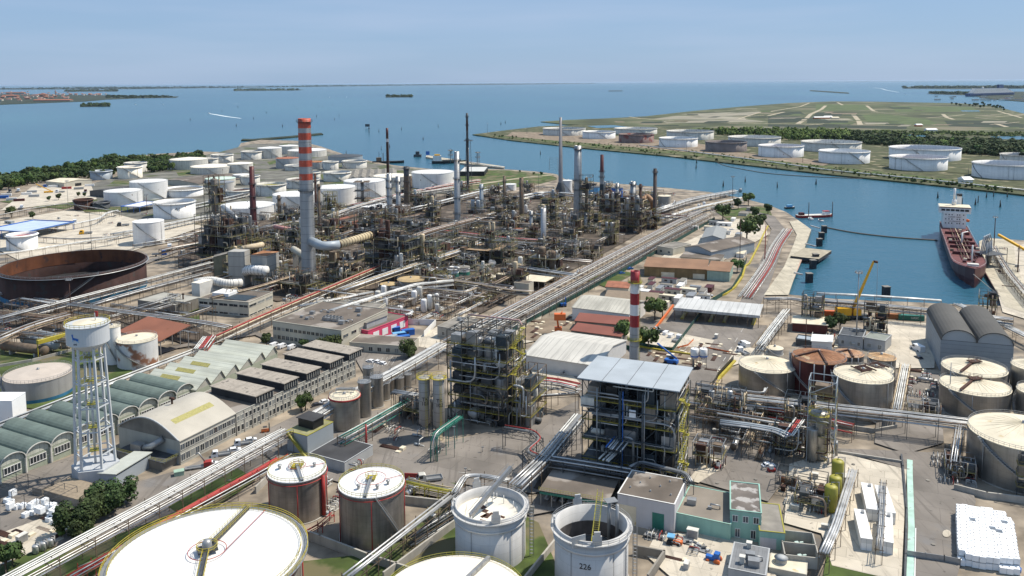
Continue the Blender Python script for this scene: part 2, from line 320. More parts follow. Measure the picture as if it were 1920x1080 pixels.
for pts,w_ in (([(1496,232),(1512,222),(1520,214),(1540,205),(1548,198)],14),([(1613,234),(1610,226),(1600,215)],14),([(1570,192),(1580,197)],12),([(1625,198),(1638,208),(1644,209)],12),([(1440,210),(1450,208),(1500,200),(1518,193)],10),([(1440,217),(1470,210)],12),([(1768,214),(1775,220),(1788,224)],12),([(1870,208),(1916,221)],9),([(1868,232),(1888,238)],12),([(1180,219),(1200,222),(1300,229),(1500,233),(1700,236)],9),([(1385,223),(1400,218),(1430,209)],9)): track_line('track',pts,w_,track)
for i in range(22):
    _r=random.Random(i+90); x,y=_r.uniform(1290,1880),_r.uniform(203,238); l_=_r.uniform(15,70); sl=_r.choice((.02,-.35,.3,-.2)); track_line('track',[(x,y),(x+l_*.5,min(241,max(200,y+l_*sl*.12+.4))),(x+l_,min(241,max(200,y+l_*sl*.25)))],_r.uniform(5,9),track)
for i in range(46):
    _r=random.Random(i); x,y=_r.uniform(1120,1920),_r.uniform(197,241); w_,h_=_r.uniform(12,55),_r.uniform(.8,3.2)
    if y<218-(x-1140)*.09 : continue
    if x>1860 and y<212: continue
    s_=_r.uniform(-12,12); patch('marsh_patch',[(x,y),(x+w_,y+_r.uniform(-.4,.4)),(x+w_+s_,y+h_),(x+s_*1.1,y+h_)],_r.choice([marshl,marshd,marshd,soil,MATS['green_field'],marshd,dryg]))
patch('pond',[(1700,253),(1725,251),(1740,256),(1705,257)],WM); patch('pond',[(1855,256),(1920,255),(1960,262),(1880,261)],WM); patch('pond',[(1800,207),(1835,207),(1838,209),(1805,209)],WM)
patch('inlet',[(1100,236),(1150,234.5),(1180,238),(1120,240)],WM)
# soil round the far-bank tanks
patch('bare_soil',[(960,247),(1100,250),(1300,268),(1450,288),(1560,305),(1540,312),(1300,290),(1080,268),(950,255)],soil)
patch('grass_verge',[(888,252.5),(1100,275),(1300,292),(1560,321),(1900,358),(1900,349),(1560,312),(1300,286),(1100,268),(960,257)],grass)
patch('grass_verge',[(1380,285),(1860,330),(1920,332),(1920,290),(1700,270),(1500,270)],dryg)
# main site: grass, yards, roads
for p in ([(700,336),(905,322),(1000,326),(1045,336),(1010,345),(960,352),(840,362),(720,352)],[(60,360),(250,365),(330,352),(200,378),(60,392)],[(0,640),(140,655),(130,700),(0,760)],[(60,655),(200,655),(255,700),(120,775),(20,760)],[(0,1040),(120,1000),(60,1080),(0,1080)],[(60,1080),(110,1000),(420,860),(480,900),(330,1000),(150,1090)],[(620,1085),(700,1060),(850,900),(1010,980),(1060,1100),(600,1200)],[(1840,700),(1900,720),(1890,760),(1840,780)],[(1100,525),(1150,505),(1190,512),(1140,540)],[(900,395),(980,360),(1020,372),(960,400)],[(500,1060),(760,1030),(700,1130),(480,1120)],[(300,555),(372,560),(375,600),(300,590)],[(1340,395),(1440,385),(1450,410),(1370,415)],[(0,378),(130,358),(240,352),(120,392)],[(1550,1040),(1680,1050),(1690,1100),(1540,1100)]): patch('grass_patch',p,grass)
for p in ([(905,318),(960,320),(1035,328),(1045,334),(960,345),(880,352),(830,345)],): patch('grass_field',p,grass)
track_line('path',[(830,352),(900,345),(980,333),(1045,327)],6,track)
# asphalt yards
for p in ([(480,838),(700,770),(760,760),(830,830),(1000,790),(1085,750),(1100,900),(1000,925),(850,905),(640,905),(520,870)],[(1180,860),(1330,830),(1460,870),(1470,900),(1440,940),(1300,900)],[(1060,700),(1100,640),(1270,600),(1440,610),(1410,650),(1330,720),(1320,760),(1100,760)],[(660,660),(800,650),(790,690),(690,715)],[(340,880),(690,715),(720,730),(560,800),(300,960),(180,1000),(160,930)],[(1560,840),(1800,850),(1830,940),(1790,1100),(1700,1100),(1700,880)],[(0,900),(150,850),(330,960),(200,1010),(60,1030),(0,1010)],[(1650,700),(1760,700),(1770,830),(1700,850),(1640,830)],[(1320,800),(1460,815),(1450,870),(1310,850)]): patch('asphalt_yard',p,asph)
for p in ([(1480,870),(1560,845),(1700,880),(1690,1090),(1560,1060),(1540,1000),(1470,980)],[(1230,1000),(1390,1000),(1460,1085),(1290,1110),(1210,1040)],[(1330,850),(1362,872),(1310,905),(1290,900)],[(980,680),(1060,690),(1090,720),(1000,735)],[(1640,600),(1755,607),(1752,690),(1650,690),(1640,640)],[(1130,612),(1260,622),(1450,660),(1360,690),(1200,640)],[(0,415),(120,395),(330,402),(380,425),(250,470),(60,500),(0,470)],[(60,350),(250,340),(190,372),(0,395)],[(1260,465),(1380,410),(1430,410),(1440,440),(1300,520),(1220,500)],[(1850,470),(1930,455),(1930,600),(1880,585)],[(0,1000),(110,960),(120,1010),(0,1060)],[(860,590),(900,585),(840,660),(760,645)],[(930,600),(1020,580),(1000,640),(900,660)]): patch('concrete_yard',p,cncr)
for p in ([(1000,600),(1075,590),(1090,625),(1010,640),(960,635)],[(1200,650),(1350,650),(1370,690),(1240,680)],[(760,560),(850,560),(840,600),(760,600)]): patch('bare_soil',p,soil)
fg=mat('bund_ground',(.135,.13,.11),.95,var=.5,sc=.05,world=True,rust=.4,rcol=(.07,.085,.035),rsc=.03)
patch('tank_farm_ground',[(170,345),(320,300),(400,288),(470,270),(560,268),(640,292),(700,306),(760,315),(850,326),(850,362),(740,366),(600,392),(480,404),(350,412),(290,420),(190,394)],fg)
for p in ([(330,322),(385,320),(390,327),(335,330)],[(440,312),(470,304),(480,309),(450,317)],[(215,338),(262,340),(250,346),(205,345)],[(600,327),(640,322),(660,345),(610,349)],[(150,390),(240,388),(245,394),(160,399)],[(500,303),(520,300),(522,306),(505,309)],[(720,318),(760,320),(770,326),(725,325)],[(520,400),(600,398),(590,404),(530,406)]): patch('grass_patch',p,grass)
stain=mat('dark_brown_ground',(.075,.058,.044),.95,var=.5,sc=.12,world=True,rust=.4,rcol=(.16,.13,.10),rsc=.08)  # dark brown ground sheets, laid to deepen contrast between the units
patch('dark_ground',[(335,450),(420,428),(520,404),(640,396),(760,376),(860,366),(960,362),(1060,360),(1180,366),(1250,372),(1262,398),(1180,448),(1090,498),(960,558),(900,588),(840,565),(760,545),(640,540),(520,565),(420,535),(335,500)],stain)
patch('dark_ground',[(0,565),(160,580),(330,592),(420,640),(360,650),(220,600),(130,640),(0,630)],stain)
patch('dark_ground',[(1325,745),(1500,768),(1505,835),(1335,812)],stain)
patch('dark_ground',[(1000,915),(1140,940),(1180,890),(1030,865)],stain)
# main internal road with yellow kerb
track_line('road',[(1330,690),(1385,605),(1420,545),(1450,470),(1460,430),(1440,405),(1400,395)],11,asph)
track_line('road',[(640,906),(800,912),(1000,950),(1100,930)],9,asph)
track_line('road',[(860,670),(980,600),(1150,510),(1260,440),(1320,400)],7,asph)
track_line('road',[(0,560),(150,540),(330,470),(420,440)],6,asph)
track_line('road',[(240,680),(330,650),(480,625),(520,640)],5,asph)
patch('quay_apron',[(1478,553),(1512,455),(1521,430),(1497,413),(1480,415),(1494,440),(1488,458),(1470,500),(1432,553)],quay)
patch('quay_apron',[(1884,574),(1868,545),(1848,510),(1838,480),(1836,452),(1850,446),(1900,450),(1905,500),(1935,560),(1935,590)],quay)
def kerb(name,label,cat,pts,w_,h,mt):
    P=[G(x,y,0) for x,y in pts]; m=M(P[0])
    for a,b in zip(P,P[1:]):
        d=b-a; m.box(((a+b)/2+Vector((0,0,h/2))),(d.length+.3,w_,h),math.atan2(d.y,d.x))
    return solo(name,label,cat,m,mt,P[0])
kerb('kerb','yellow painted barrier along the quay road bend','barrier',[(1338,560),(1360,553),(1378,540),(1392,520),(1398,500),(1405,495),(1422,462),(1432,440),(1440,425)],1.0,1.0,yel)
kerb('kerb','yellow barrier beside the construction yard','barrier',[(1337,737),(1350,710),(1378,680)],1.0,1.2,yel)
kerb('kerb','yellow concrete barrier behind white warehouse','barrier',[(1195,652),(1240,660),(1300,668)],.8,1.2,yel)
kerb('kerb','orange red barrier beside the yellow lorry lane','barrier',[(1205,645),(1235,610),(1262,575)],.8,1.2,orange)
m=M();
# ------------------------------------------------------------------ islands and far shore
def island(pts,name='island'):
    return struct(name,M().prism([(p.x,p.y) for p in (G(x,y,0) for x,y in pts)],-3,0.6),marshd)
ISL=[[(0,196),(80,193),(160,190),(200,186.5),(260,184),(330,183),(335,181),(220,179),(130,178),(0,176)],[(150,200),(206,199.5),(206,196),(152,196.5)],[(120,172),(220,171.5),(222,168.5),(120,169)],[(438,170.5),(560,169.5),(570,168),(438,166.5)],[(723,182.5),(773,182),(774,180),(724,180.3)],[(1141,171),(1167,170.8),(1167,169.8),(1141,170)],[(1518,170.5),(1592,175.5),(1590,173.5),(1520,169)],[(1692,166),(1800,167),(1930,166),(2100,166),(2100,160),(1800,160.5),(1710,161.5)],[(1738,176),(1820,178.5),(1860,186),(1940,192),(2050,190),(2050,174),(1860,171),(1760,172.5)],[(0,168),(250,167),(420,164.5),(560,163),(560,161.8),(200,163.2),(0,165.5)],[(560,163),(760,160.2),(960,158.6),(1115,156.5),(1115,155.6),(900,157.2),(560,161)],[(452,263),(470,263.5),(545,257.5),(606,251.5),(602,249.5),(545,255),(472,261),(455,260.5)]]
for p in ISL: island(p)
island([(1230,154.2),(1960,151.5),(1960,150.8),(1230,153.6)],'far_coast')
# spit with green along the island tank farm
# ------------------------------------------------------------------ trees
def make_tree(name,label,r,h,lobes,leaves,ls,mt,cat='tree',group=None,seed=0,trunk=.35,flat=1.0):
    rn=random.Random(seed); t=thing(name,label,cat,(0,0,-500),0,group)
    cb=h*(1-trunk); cz=h-cb/2
    m=M(); L=[]
    for i in range(lobes):
        a=rn.uniform(0,6.283); q=rn.uniform(.2,.72)*r; z=cz+rn.uniform(-.32,.33)*cb; L.append((q*math.cos(a),q*math.sin(a),z,rn.uniform(.3,.52)*r))
    for i in range(leaves):
        x,y,z,R=rn.choice(L); v=Vector((rn.gauss(0,1),rn.gauss(0,1),rn.gauss(0,.85)+.15)).normalized(); k=R*rn.uniform(.72,1.08)
        c=Vector((x,y,z))+Vector((v.x*k,v.y*k,v.z*k*flat)); n=(v+Vector((rn.uniform(-.7,.7),rn.uniform(-.7,.7),rn.uniform(-.3,.9)))).normalized()
        a=n.orthogonal().normalized(); a.rotate(Matrix.Rotation(rn.uniform(0,6.28),3,n)); b=n.cross(a); s=ls*rn.uniform(.6,1.3)
        m.add([c-a*s-b*s*.5,c+a*s*.2-b*s*.9,c+a*s+b*s*.3,c-a*s*.1+b*s],[(0,1,2,3)])
    m.build('crown',mt,t)
    m=M(); m.tube([(0,0,0),(.1*r*.3,0,h*.3),(0,.05*r,h*.62)],.055*r+.12,6,.03*r+.05)
    for i in range(4):
        x,y,z,R=L[i%len(L)]; m.tube([(0,0,h*.28),(x*.6,y*.6,z*.8)],.03*r+.06,5,.03)
    m.build('trunk',bark,t); return t
TG='trees of the shoreline wood'
T=[make_tree('broadleaf_tree','tree in the wood along the left shore',4.5,10,9,700,.75,leafd,group=TG,seed=1),
   make_tree('broadleaf_tree','tree in the wood along the left shore',5.5,12,11,800,.8,leaf,group=TG,seed=2),
   make_tree('broadleaf_tree','tree in the wood along the left shore',4,8,8,600,.7,leafl,group=TG,seed=3)]
def inpoly(x,y,P):
    c=False; n=len(P)
    for i in range(n):
        a,b=P[i],P[(i+1)%n]
        if (a[1]>y)!=(b[1]>y) and x<(b[0]-a[0])*(y-a[1])/(b[1]-a[1])+a[0]: c=not c
    return c
first=[True]*3
def wood(poly,n,label,group,sc=(.8,1.3),w_=(4,3,2),seed=5,mind=5):
    rn=random.Random(seed); xs=[p[0] for p in poly]; ys=[p[1] for p in poly]; k=0; pts=[]; tries=0
    while k<n and tries<6000:
        tries+=1
        x,y=rn.uniform(min(xs),max(xs)),rn.uniform(min(ys),max(ys))
        if not inpoly(x,y,poly): continue
        p=G(x,y,0)
        if any((p-q).length<mind for q in pts): continue
        pts.append(p)
        i=rn.choices((0,1,2),w_)[0]; s=rn.uniform(*sc)
        if first[i] and group==TG: T[i].location=p; T[i].scale=(s,)*3; first[i]=False
        else: dup(T[i],p,rn.uniform(0,6.28),label,'tree',group,s)
        k+=1
wood([(-60,352),(0,338),(100,322),(210,303),(330,296),(385,297),(350,318),(290,325),(240,318),(200,335),(130,340),(60,347),(-60,372)],150,'tree in the wood along the left shore',TG,mind=5)
wood([(1340,252),(1500,262),(1590,268),(1700,272),(1790,290),(1920,300),(1920,292),(1790,280),(1600,262),(1340,249)],70,'tree at the near edge of the belt behind far bank tanks','trees behind the far bank tanks',(.9,1.3),(5,3,1),seed=9,mind=8)
wood([(1764,194),(1850,197),(1900,207),(1890,209),(1790,199)],24,'tree on the marsh shoreline','trees on the marsh shoreline',(.9,1.5),(4,2,0),seed=18,mind=10)
def mass(poly,n,R,H,mt,seed,ls=1.3,q=40,name='woodland'):
    rn=random.Random(seed); xs=[p[0] for p in poly]; ys=[p[1] for p in poly]; k=0; m=M(); tr=0
    while k<n and tr<n*60:
        tr+=1; x,y=rn.uniform(min(xs),max(xs)),rn.uniform(min(ys),max(ys))
        if not inpoly(x,y,poly): continue
        k+=1; g=G(x,y,0); r=R*rn.uniform(.6,1.3); h=H*rn.uniform(.55,1.2)
        for _ in range(q):
            v=Vector((rn.gauss(0,1),rn.gauss(0,1),rn.gauss(.2,1))).normalized(); c=g+Vector((v.x*r,v.y*r,h*.55+v.z*h*.45)); 
            if c.z<.2: c.z=.3
            nn=(v+Vector((rn.uniform(-.6,.6),rn.uniform(-.6,.6),rn.uniform(-.2,.8)))).normalized(); a=nn.orthogonal().normalized(); a.rotate(Matrix.Rotation(rn.uniform(0,6.28),3,nn)); b=nn.cross(a); s_=ls*rn.uniform(.6,1.4)
            m.add([c-a*s_-b*s_*.5,c+a*s_*.2-b*s_*.9,c+a*s_+b*s_*.3,c-a*s_*.1+b*s_],[(0,1,2,3)])
    struct(name,m,mt,'stuff')
mass([(-60,356),(0,340),(100,324),(210,304),(330,297),(385,298),(350,316),(290,323),(240,316),(200,333),(130,338),(60,345),(-60,368)],420,3.4,9,leafd,1)
mass([(-60,340),(0,336),(100,321),(210,301),(330,294),(385,295),(385,299),(330,299),(210,308),(100,326),(0,342)],160,3.4,8,leaf,2)
mass([(1590,252),(1700,262),(1920,272),(1960,292),(1880,294),(1760,286),(1600,268)],520,6,12,leafd,3,2.0,44)
mass([(1345,246),(1600,249),(1600,266),(1480,264),(1345,252)],330,5,12,leafl,4,1.8,40)
mass([(1680,263),(1830,270),(1800,284),(1700,276)],90,5,12,leafl,5,1.8,40)
mass([(1300,243),(1480,245),(1930,250),(1930,257),(1300,247)],260,6,5,leaf,6,1.8,24)
mass([(1692,163.6),(1930,162.5),(1930,165.6),(1692,165.8)],260,30,26,leafd,7,9,30)
mass([(1740,174),(1830,174.5),(1830,178),(1750,176)],90,16,16,leafd,8,6,26)
mass([(152,197),(205,197),(205,199.3),(152,199.5)],60,8,14,leafd,9,4,26)
mass([(200,179.6),(330,181),(325,183),(200,184.5)],110,12,14,leafd,10,5,26)
mass([(724,180.6),(773,180.6),(772,182),(726,182)],50,10,16,leafd,11,5,26)
mass([(0,165.6),(200,163.4),(560,162),(560,163),(250,166.8),(0,168)],260,40,26,leafd,12,14,26)
mass([(120,169.5),(220,169),(220,171),(120,171.8)],60,24,22,leafd,13,10,26)
mass([(560,161.5),(900,157.3),(1112,155.8),(1112,156.4),(760,160),(560,162.8)],260,50,28,leafd,14,18,20)
mass([(440,167),(560,167.6),(560,169.3),(440,170)],80,24,20,leafd,15,9,26)
mass([(886,252.5),(1100,275),(1300,290),(1560,322),(1860,354),(1860,349),(1560,314),(1300,283),(1100,268),(960,258)],300,1.5,2,leaf,16,.6,20,'shrubs')
# bushes along the far-bank water line
BU=make_tree('bush','bush along the far bank waterline',1.6,2.4,6,220,.4,leaf,'bush','bushes along the far bank waterline',seed=21,trunk=.1)
rn=random.Random(4); fb=True
for i in range(110):
    t=rn.random(); x=900+t*1000; y=254+((x-886)/974)*104-rn.uniform(1,5)
    if fb: BU.location=G(x,y,0); fb=False
    else: dup(BU,G(x,y,0),rn.uniform(0,6),'bush along the far bank waterline','bush','bushes along the far bank waterline',rn.uniform(.7,1.5))
# individual site trees
def site_tree(px,py,s,i,label,cat='tree'): return dup(T[i],G(px,py,0),random.uniform(0,6),label,cat,'site trees',s)
big=[make_tree('broadleaf_tree','round dark green tree beside the parked white cars',4.2,8.5,14,2600,.34,leafd,seed=31,trunk=.22),
     make_tree('broadleaf_tree','wide green tree against the flat roofed office',5.6,7.5,14,2600,.36,leaf,seed=32,trunk=.15)]
big[0].location=G(765,672,0); big[1].location=G(615,662,0)
big[1].scale=(1.1,1.1,1)
rn=random.Random(8)
HB=make_tree('pine_tree','dense dark tree, nearest the container yard, of the bottom left clump',5.0,9.0,16,3400,.34,leafd,seed=33,trunk=.18,group=None)
HB.location=G(140,1003,0)
for x,y,s,l in ((172,985,1.0,'dense dark tree in the middle of the bottom left clump'),(200,966,1.02,'dense dark tree right of centre in the bottom left clump'),(228,950,.95,'dense dark tree at the right end of the bottom left clump'),(158,1012,.8,'smaller dark tree at the lower edge of the bottom left clump')): dup(HB,G(x,y,0),rn.uniform(0,6),l,'tree',None,s)
for px,py,s,i,l in ((1355,412,1.5,1,'round tree beside the upper end of the pipe racks'),(1400,455,2.0,1,'big tree between the quay road and gable workshop'),(1425,432,1.6,0,'tall tree left of the quay pipe bundle'),(1384,393,1.3,0,'tree by the small white house near the water'),(1403,385,1.3,1,'tree behind the small white house'),(1440,402,1.2,0,'tree beside the channel shore'),(1415,410,1.3,0,'dark tree right of the small white house'),(1228,600,1.2,1,'tree between the ribbed warehouse and red and white stack'),(1242,595,1.0,0,'dark tree left of the truck canopy'),(1170,638,1.0,1,'tree just left of the red and white stack'),(1215,655,1.1,1,'tree just right of the red and white stack'),(1203,650,.9,2,'small tree behind the red and white stack base'),(1382,510,.9,1,'tree at the right end of the brown long shed'),(1560,625,1.0,0,'leafy tree below the yellow crane'),(1575,620,.9,1,'tree right of the cream trailer roof'),(22,408,1.1,1,'umbrella shaped tree beside the far left canopy'),(62,412,.9,0,'dark tree behind the far left canopy'),(92,378,.7,0,'small round tree in the left verge'),(148,370,.7,0,'round bush left of the black sheds'),(158,370,.6,0,'second round bush beside the black sheds'),(110,376,.9,0,'purple green tree in the left verge'),(565,772,.9,2,'yellow green tree in front of monitor roofed workshop'),(573,770,.7,1,'shrub beside the yellow green tree'),(12,1075,.8,1,'bush at the bottom left corner'),(24,1064,.6,1,'smaller bush near the bottom left corner'),(115,1010,.5,2,'small yellow green shrub by the scrap heap'),(1015,330,.7,0,'small tree left of the thin grey stack'),(1001,328,.4,1,'shrub on the green shore'),(975,324,.4,1,'shrub at the tip of the green shore'),(1285,300,.8,0,'lone tree in front of the far white tank'),(500,652,.8,0,'dark tree beside the office entrance'),(570,655,.5,1,'small tree in front of the office windows'),(400,300,1.2,0,'tree behind the left white tanks'),(370,302,1.3,1,'broad tree behind the left white tanks'),(300,322,1.0,1,'grey green tree behind the rusty top tank')):
    dup(T[i],G(px,py,0),rn.uniform(0,6),l,'tree',None,s*.8)
# ------------------------------------------------------------------ tanks
def rail(m,r,z,n,a0=0,a1=2*math.pi,h=1.1,t=.05,posts=True):
    k=max(3,int(n*abs(a1-a0)/6.283)); A=[a0+(a1-a0)*i/k for i in range(k+1)]
    for zz in (h,h*.5): m.tube([(r*math.cos(a),r*math.sin(a),z+zz) for a in A],t,4,cap=False)
    if posts:
        for a in A: m.beam((r*math.cos(a),r*math.sin(a),z),(r*math.cos(a),r*math.sin(a),z+h),t)
def stairs(R,h,a0,a1,w=.9,z0=0.0,z1=None):
    m=M(); z1=h if z1 is None else z1; n=max(12,int(h*2.6)); 
    for i in range(n):
        t0,t1=i/n,(i+1)/n; b0,b1=a0+(a1-a0)*t0,a0+(a1-a0)*t1; za,zb=z0+(z1-z0)*t0,z0+(z1-z0)*t1
        q=lambda r,a,z:(r*math.cos(a),r*math.sin(a),z)
        r0,r1=R+.1,R+.1+w
        m.add([q(r0,b0,za),q(r1,b0,za),q(r1,b1,za),q(r0,b1,za),q(r0,b0,zb),q(r1,b0,zb),q(r1,b1,zb),q(r0,b1,zb)],[(0,1,2,3),(4,7,6,5),(0,4,5,1),(1,5,6,2),(2,6,7,3),(3,7,4,0)])
    A=[a0+(a1-a0)*i/24 for i in range(25)]
    m.tube([((R+w+.1)*math.cos(a),(R+w+.1)*math.sin(a),z0+(z1-z0)*i/24+1.0) for i,a in enumerate(A)],.06,4,cap=False)
    return m
def tank(xl,xr,yr,yf,style,label,sm=None,rm=None,cat='tank',group=None,detail=0,cone=.09,railm=None,stair=None,name='storage_tank',hmax=45,inner=.5,smat=None,pipes=0,band=None,loc=None,dims=None):
    sm=sm or white; rm=rm or wroof; railm=railm or galv
    if dims: C=loc; R,h=dims
    else:
        lo,hi=2,hmax
        for _ in range(28):
            h=(lo+hi)/2; a,b=G(xl,yr,h),G(xr,yr,h); C=G((xl+xr)/2,yr,h); R=(b-a).length/2
            d=Vector((C.x,C.y,0)).normalized(); f=PR((C.x-d.x*R,C.y-d.y*R,0))[1]
            if f<yf: lo=h
            else: hi=h
    t=thing(name,label,cat,(C.x,C.y,0),0,group)
    n=64 if R>14 or detail else 40
    th=.35
    cam_a=math.atan2(-C.y,-C.x)
    if style in('open','void'):
        z=h*inner
        m=M().rev([(R,0),(R,h),(R-th,h),(R-th,z-.3)],n); m.build('shell',sm,t)
        M().rev([(R-th,z),(R-th-1.2,z+.5),(R-th-1.6,z+.05),(.01,z+.1)],n).build('floating_roof',rm,t)
        M().rev([(R,h-.9),(R+1.0,h-.9),(R+1.0,h-.7),(R,h-.7)],n,smooth=False).build('wind_girder',smat or sm,t)
    else:
        M().rev([(R,0),(R,h)],n).build('shell',sm,t)
        if style=='cone': pr=[(R+.15,h-.15),(R+.15,h+.05),(.01,h+R*cone*2)]
        else: pr=[(R+.15,h-.15)]+[(R*math.cos(q*math.pi/16),h+R*cone*2*math.sin(q*math.pi/16)) for q in range(0,8)]+[(.01,h+R*cone*2)]
        M().rev(pr,n,smooth=style!='cone').build('roof',rm,t)
        if R>2.5:
            m=M()
            m.rev([(.5,0),(.5,.7),(.01,.75)],10,(0,0,h+R*cone*2-.1)); m.build('vent',galv,t)
    M().rev([(R+.06,0),(R+.3,0),(R+.3,.25),(R+.06,.3)],n).build('base_ring',conc,t)
    a0=stair if stair is not None else cam_a+random.choice((.9,-.7,.5,.2))
    if isinstance(stair,tuple): a0,a1=cam_a+stair[0],cam_a+stair[1]
    else: a1=a0-min(1.9,1.5*h/R)
    if stair!=False: stairs(R,h,a0,a1).build('spiral_stair',galv if railm is olive or railm is yel else railm,t)
    if detail or R*1560/max(1,Vector((C.x,C.y)).length)>26:
        m=M(); rail(m,R-.1 if style!='open' else R+.9,h-.7 if style=='open' else h,max(20,int(R*2.2))*(2 if detail>1 else 1),t=.06 if detail else .07); m.build('railing',railm,t)
    if band: M().rev([(R+.03,band[0]*h),(R+.04,band[1]*h)],n).build('painted_band',band[2],t)
    for k in range(pipes):
        a=cam_a+random.uniform(-1,1); M().tube([((R+.3)*math.cos(a),(R+.3)*math.sin(a),0.3),((R+.3)*math.cos(a),(R+.3)*math.sin(a),h-.3)],.12,6).build('riser_pipe',galv,t)
    t['r']=R; t['h']=h; del t['r'], t['h']
    t_info[t.name]=(C,R,h,cam_a); return t
t_info={}
def text_mesh(txt,size,depth=.03):
    c=bpy.data.curves.new('tmp','FONT'); c.body=txt; c.size=size; c.align_x='CENTER'; c.align_y='CENTER'; c.extrude=depth
    o=bpy.data.objects.new('tmp',c); COL.objects.link(o); dg=bpy.context.evaluated_depsgraph_get(); me=bpy.data.meshes.new_from_object(o.evaluated_get(dg))
    vs=[v.co.copy() for v in me.vertices]; fs=[tuple(p.vertices) for p in me.polygons]; bpy.data.objects.remove(o); return vs,fs
def text_on_cyl(t,txt,size,R,z,ang,mt,name='lettering',off=.06):
    vs,fs=text_mesh(txt,size); m=M()
    m.add([((R+off+v.z)*math.cos(ang+v.x/R),(R+off+v.z)*math.sin(ang+v.x/R),z+v.y) for v in vs],fs); m.build(name,mt,t)
def zat(C,R,a,y):
    lo,hi=-30,118
    for _ in range(30):
        m=(lo+hi)/2
        if PR((C.x+R*math.cos(a),C.y+R*math.sin(a),m))[1]>y: lo=m
        else: hi=m
    return max(1.5,lo)
def text_flat(t,txt,size,loc,rz,mt,name='lettering'):   # facing local -y turned by rz
    vs,fs=text_mesh(txt,size); m=M(); c,s=math.cos(rz),math.sin(rz)
    m.add([(loc[0]+v.x*c+v.z*s,loc[1]+v.x*s-v.z*c,loc[2]+v.y) for v in vs],fs); return m.build(name,mt,t)
W='white'
# back left tank farm
for a in (
 (171,208,319.5,338,'open','pale blue open tank behind the small white warehouse',bluegrey,rustm),
 (235,273,304,324,'open','white tank with rusty top ring, behind the cream rust streaked tank',white2,rustm),
 (222,264,312,336,'open','cream tank with rust streaked wall in front of the wood',cream,rustm),
 (246,311,339,376,'cone','white low cone tank with small number, left block of tank farm',white,wroof),
 (198,263,357,387,'cone','white cone tank, leftmost of the front left row',white,wroof),
 (311,379,352,371,'open','white open topped tank right of the low cone tank',white,dconc),
 (290,363,377,412,'open','white open tank numbered 41 with diagonal stair',white,galv),
 (321,387,298,319,'cone','white flat roofed tank at the back with yellow platform',white2,cream),
 (360,436,311,328,'cone','cream white broad tank with faint cone roof behind',white2,cream),
 (397,436,289,306,'open','small white open tank, rear left by the wood',white2,galv),
 (428,473,306,325,'cone','cream tank beside the cream white broad tank',white2,cream),
 (453,491,283,300,'open','rust banded white tank in the back row',white2,rustm),
 (438,468,327,342,'cone','small white cone tank in the middle of the farm',white2,wroof),
 (387,440,334,352,'cone','tank with pale green tinted cone roof',white2,mat('pale_green_roof',(.48,.6,.5),.7,var=.08,sc=.1)),
 (452,486,329,348,'open','white tank with rusty floating roof in middle row',white2,rustm),
 (409,438,341,369,'cone','slim grey white tank beside the process tower top',white2,galv),
 (425,472,355,372,'open','white tank with dark open top behind the maroon column',white2,rustm),
 (415,514,384,414,'cone','large white cone tank just left of the banded chimney',white,wroof),
 (484,527,277,298,'cone','plain white flat tank at the back by the lagoon',white2,wroof),
 (524,559,273,290,'cone','white tank with pointed cone nearest the breakwater',white2,wroof),
 (541,611,281,296,'cone','wide white cone tank right behind the chimney top',white2,wroof),
 (518,560,296,317,'cone','grey tank with rust red roof left of chimney',grey,terr),
 (535,578,309,321,'open','low white tank touching the chimney left edge',white2,galv),
 (605,634,302,320,'open','white tank with brown stains right of the chimney',white2,galv),
 (642,687,301,317,'open','open white tank with brown stain and dark interior',white2,dgrey),
 (616,679,292,306,'cone','blue white tank with dark domed roof',bluegrey,dgrey),
 (575,608,303,318,'cone','grey tank with rusty cone roof behind the chimney',grey,rusto),
 (607,657,322,342,'open','white open tank with stair, right of chimney bands',white2,galv),
 (481,535,344,369,'open','white open tank with mossy yellow floating roof',white2,olive),
 (538,598,335,355,'open','white open tank hidden partly by the chimney',white2,rustm),
 (513,600,363,398,'cone','white tank with green trimmed cone behind the chimney',white,wroof),
 (593,667,350,386,'cone','bright white cone tank immediately right of the chimney',white,wroof),
 (645,722,338,372,'cone','white cone tank second right of the chimney',white,wroof),
 (700,772,329,352,'cone','cream topped tank behind the slender columns',white2,cream),
 (772,851,322,355,'cone','big white blank cone tank with green seam line',white,wroof),
 (15,66,438,471,'open','white tank with red interior below blue canopy',white,red),
 (251,305,414,461,'cone','plain white cylindrical tank with red pipe at its foot',white,wroof),
 (140,172,373,395,'open','dark squat tank, left of pair behind red drums',rustm,dgrey),
 (174,204,378,394,'open','dark grey squat tank, right of pair behind red drums',dgrey,dgrey),
 (380,408,296,309,'open','small dark topped tank behind left white group',white2,rustm),
 (566,600,322,336,'open','small white tank with dark roof below the bands',white2,dgrey),
 ): tank(*a[:6],sm=a[6],rm=a[7],pipes=1,group=None,cone=.055 if a[4]=='cone' else .1,inner=.75)
t=[o for o in bpy.data.objects if o.get('label')=='white open tank numbered 41 with diagonal stair'][0]
C,R,h,ca=t_info[t.name]; text_on_cyl(t,'41',4.5,R,h*.62,ca+.15,black)
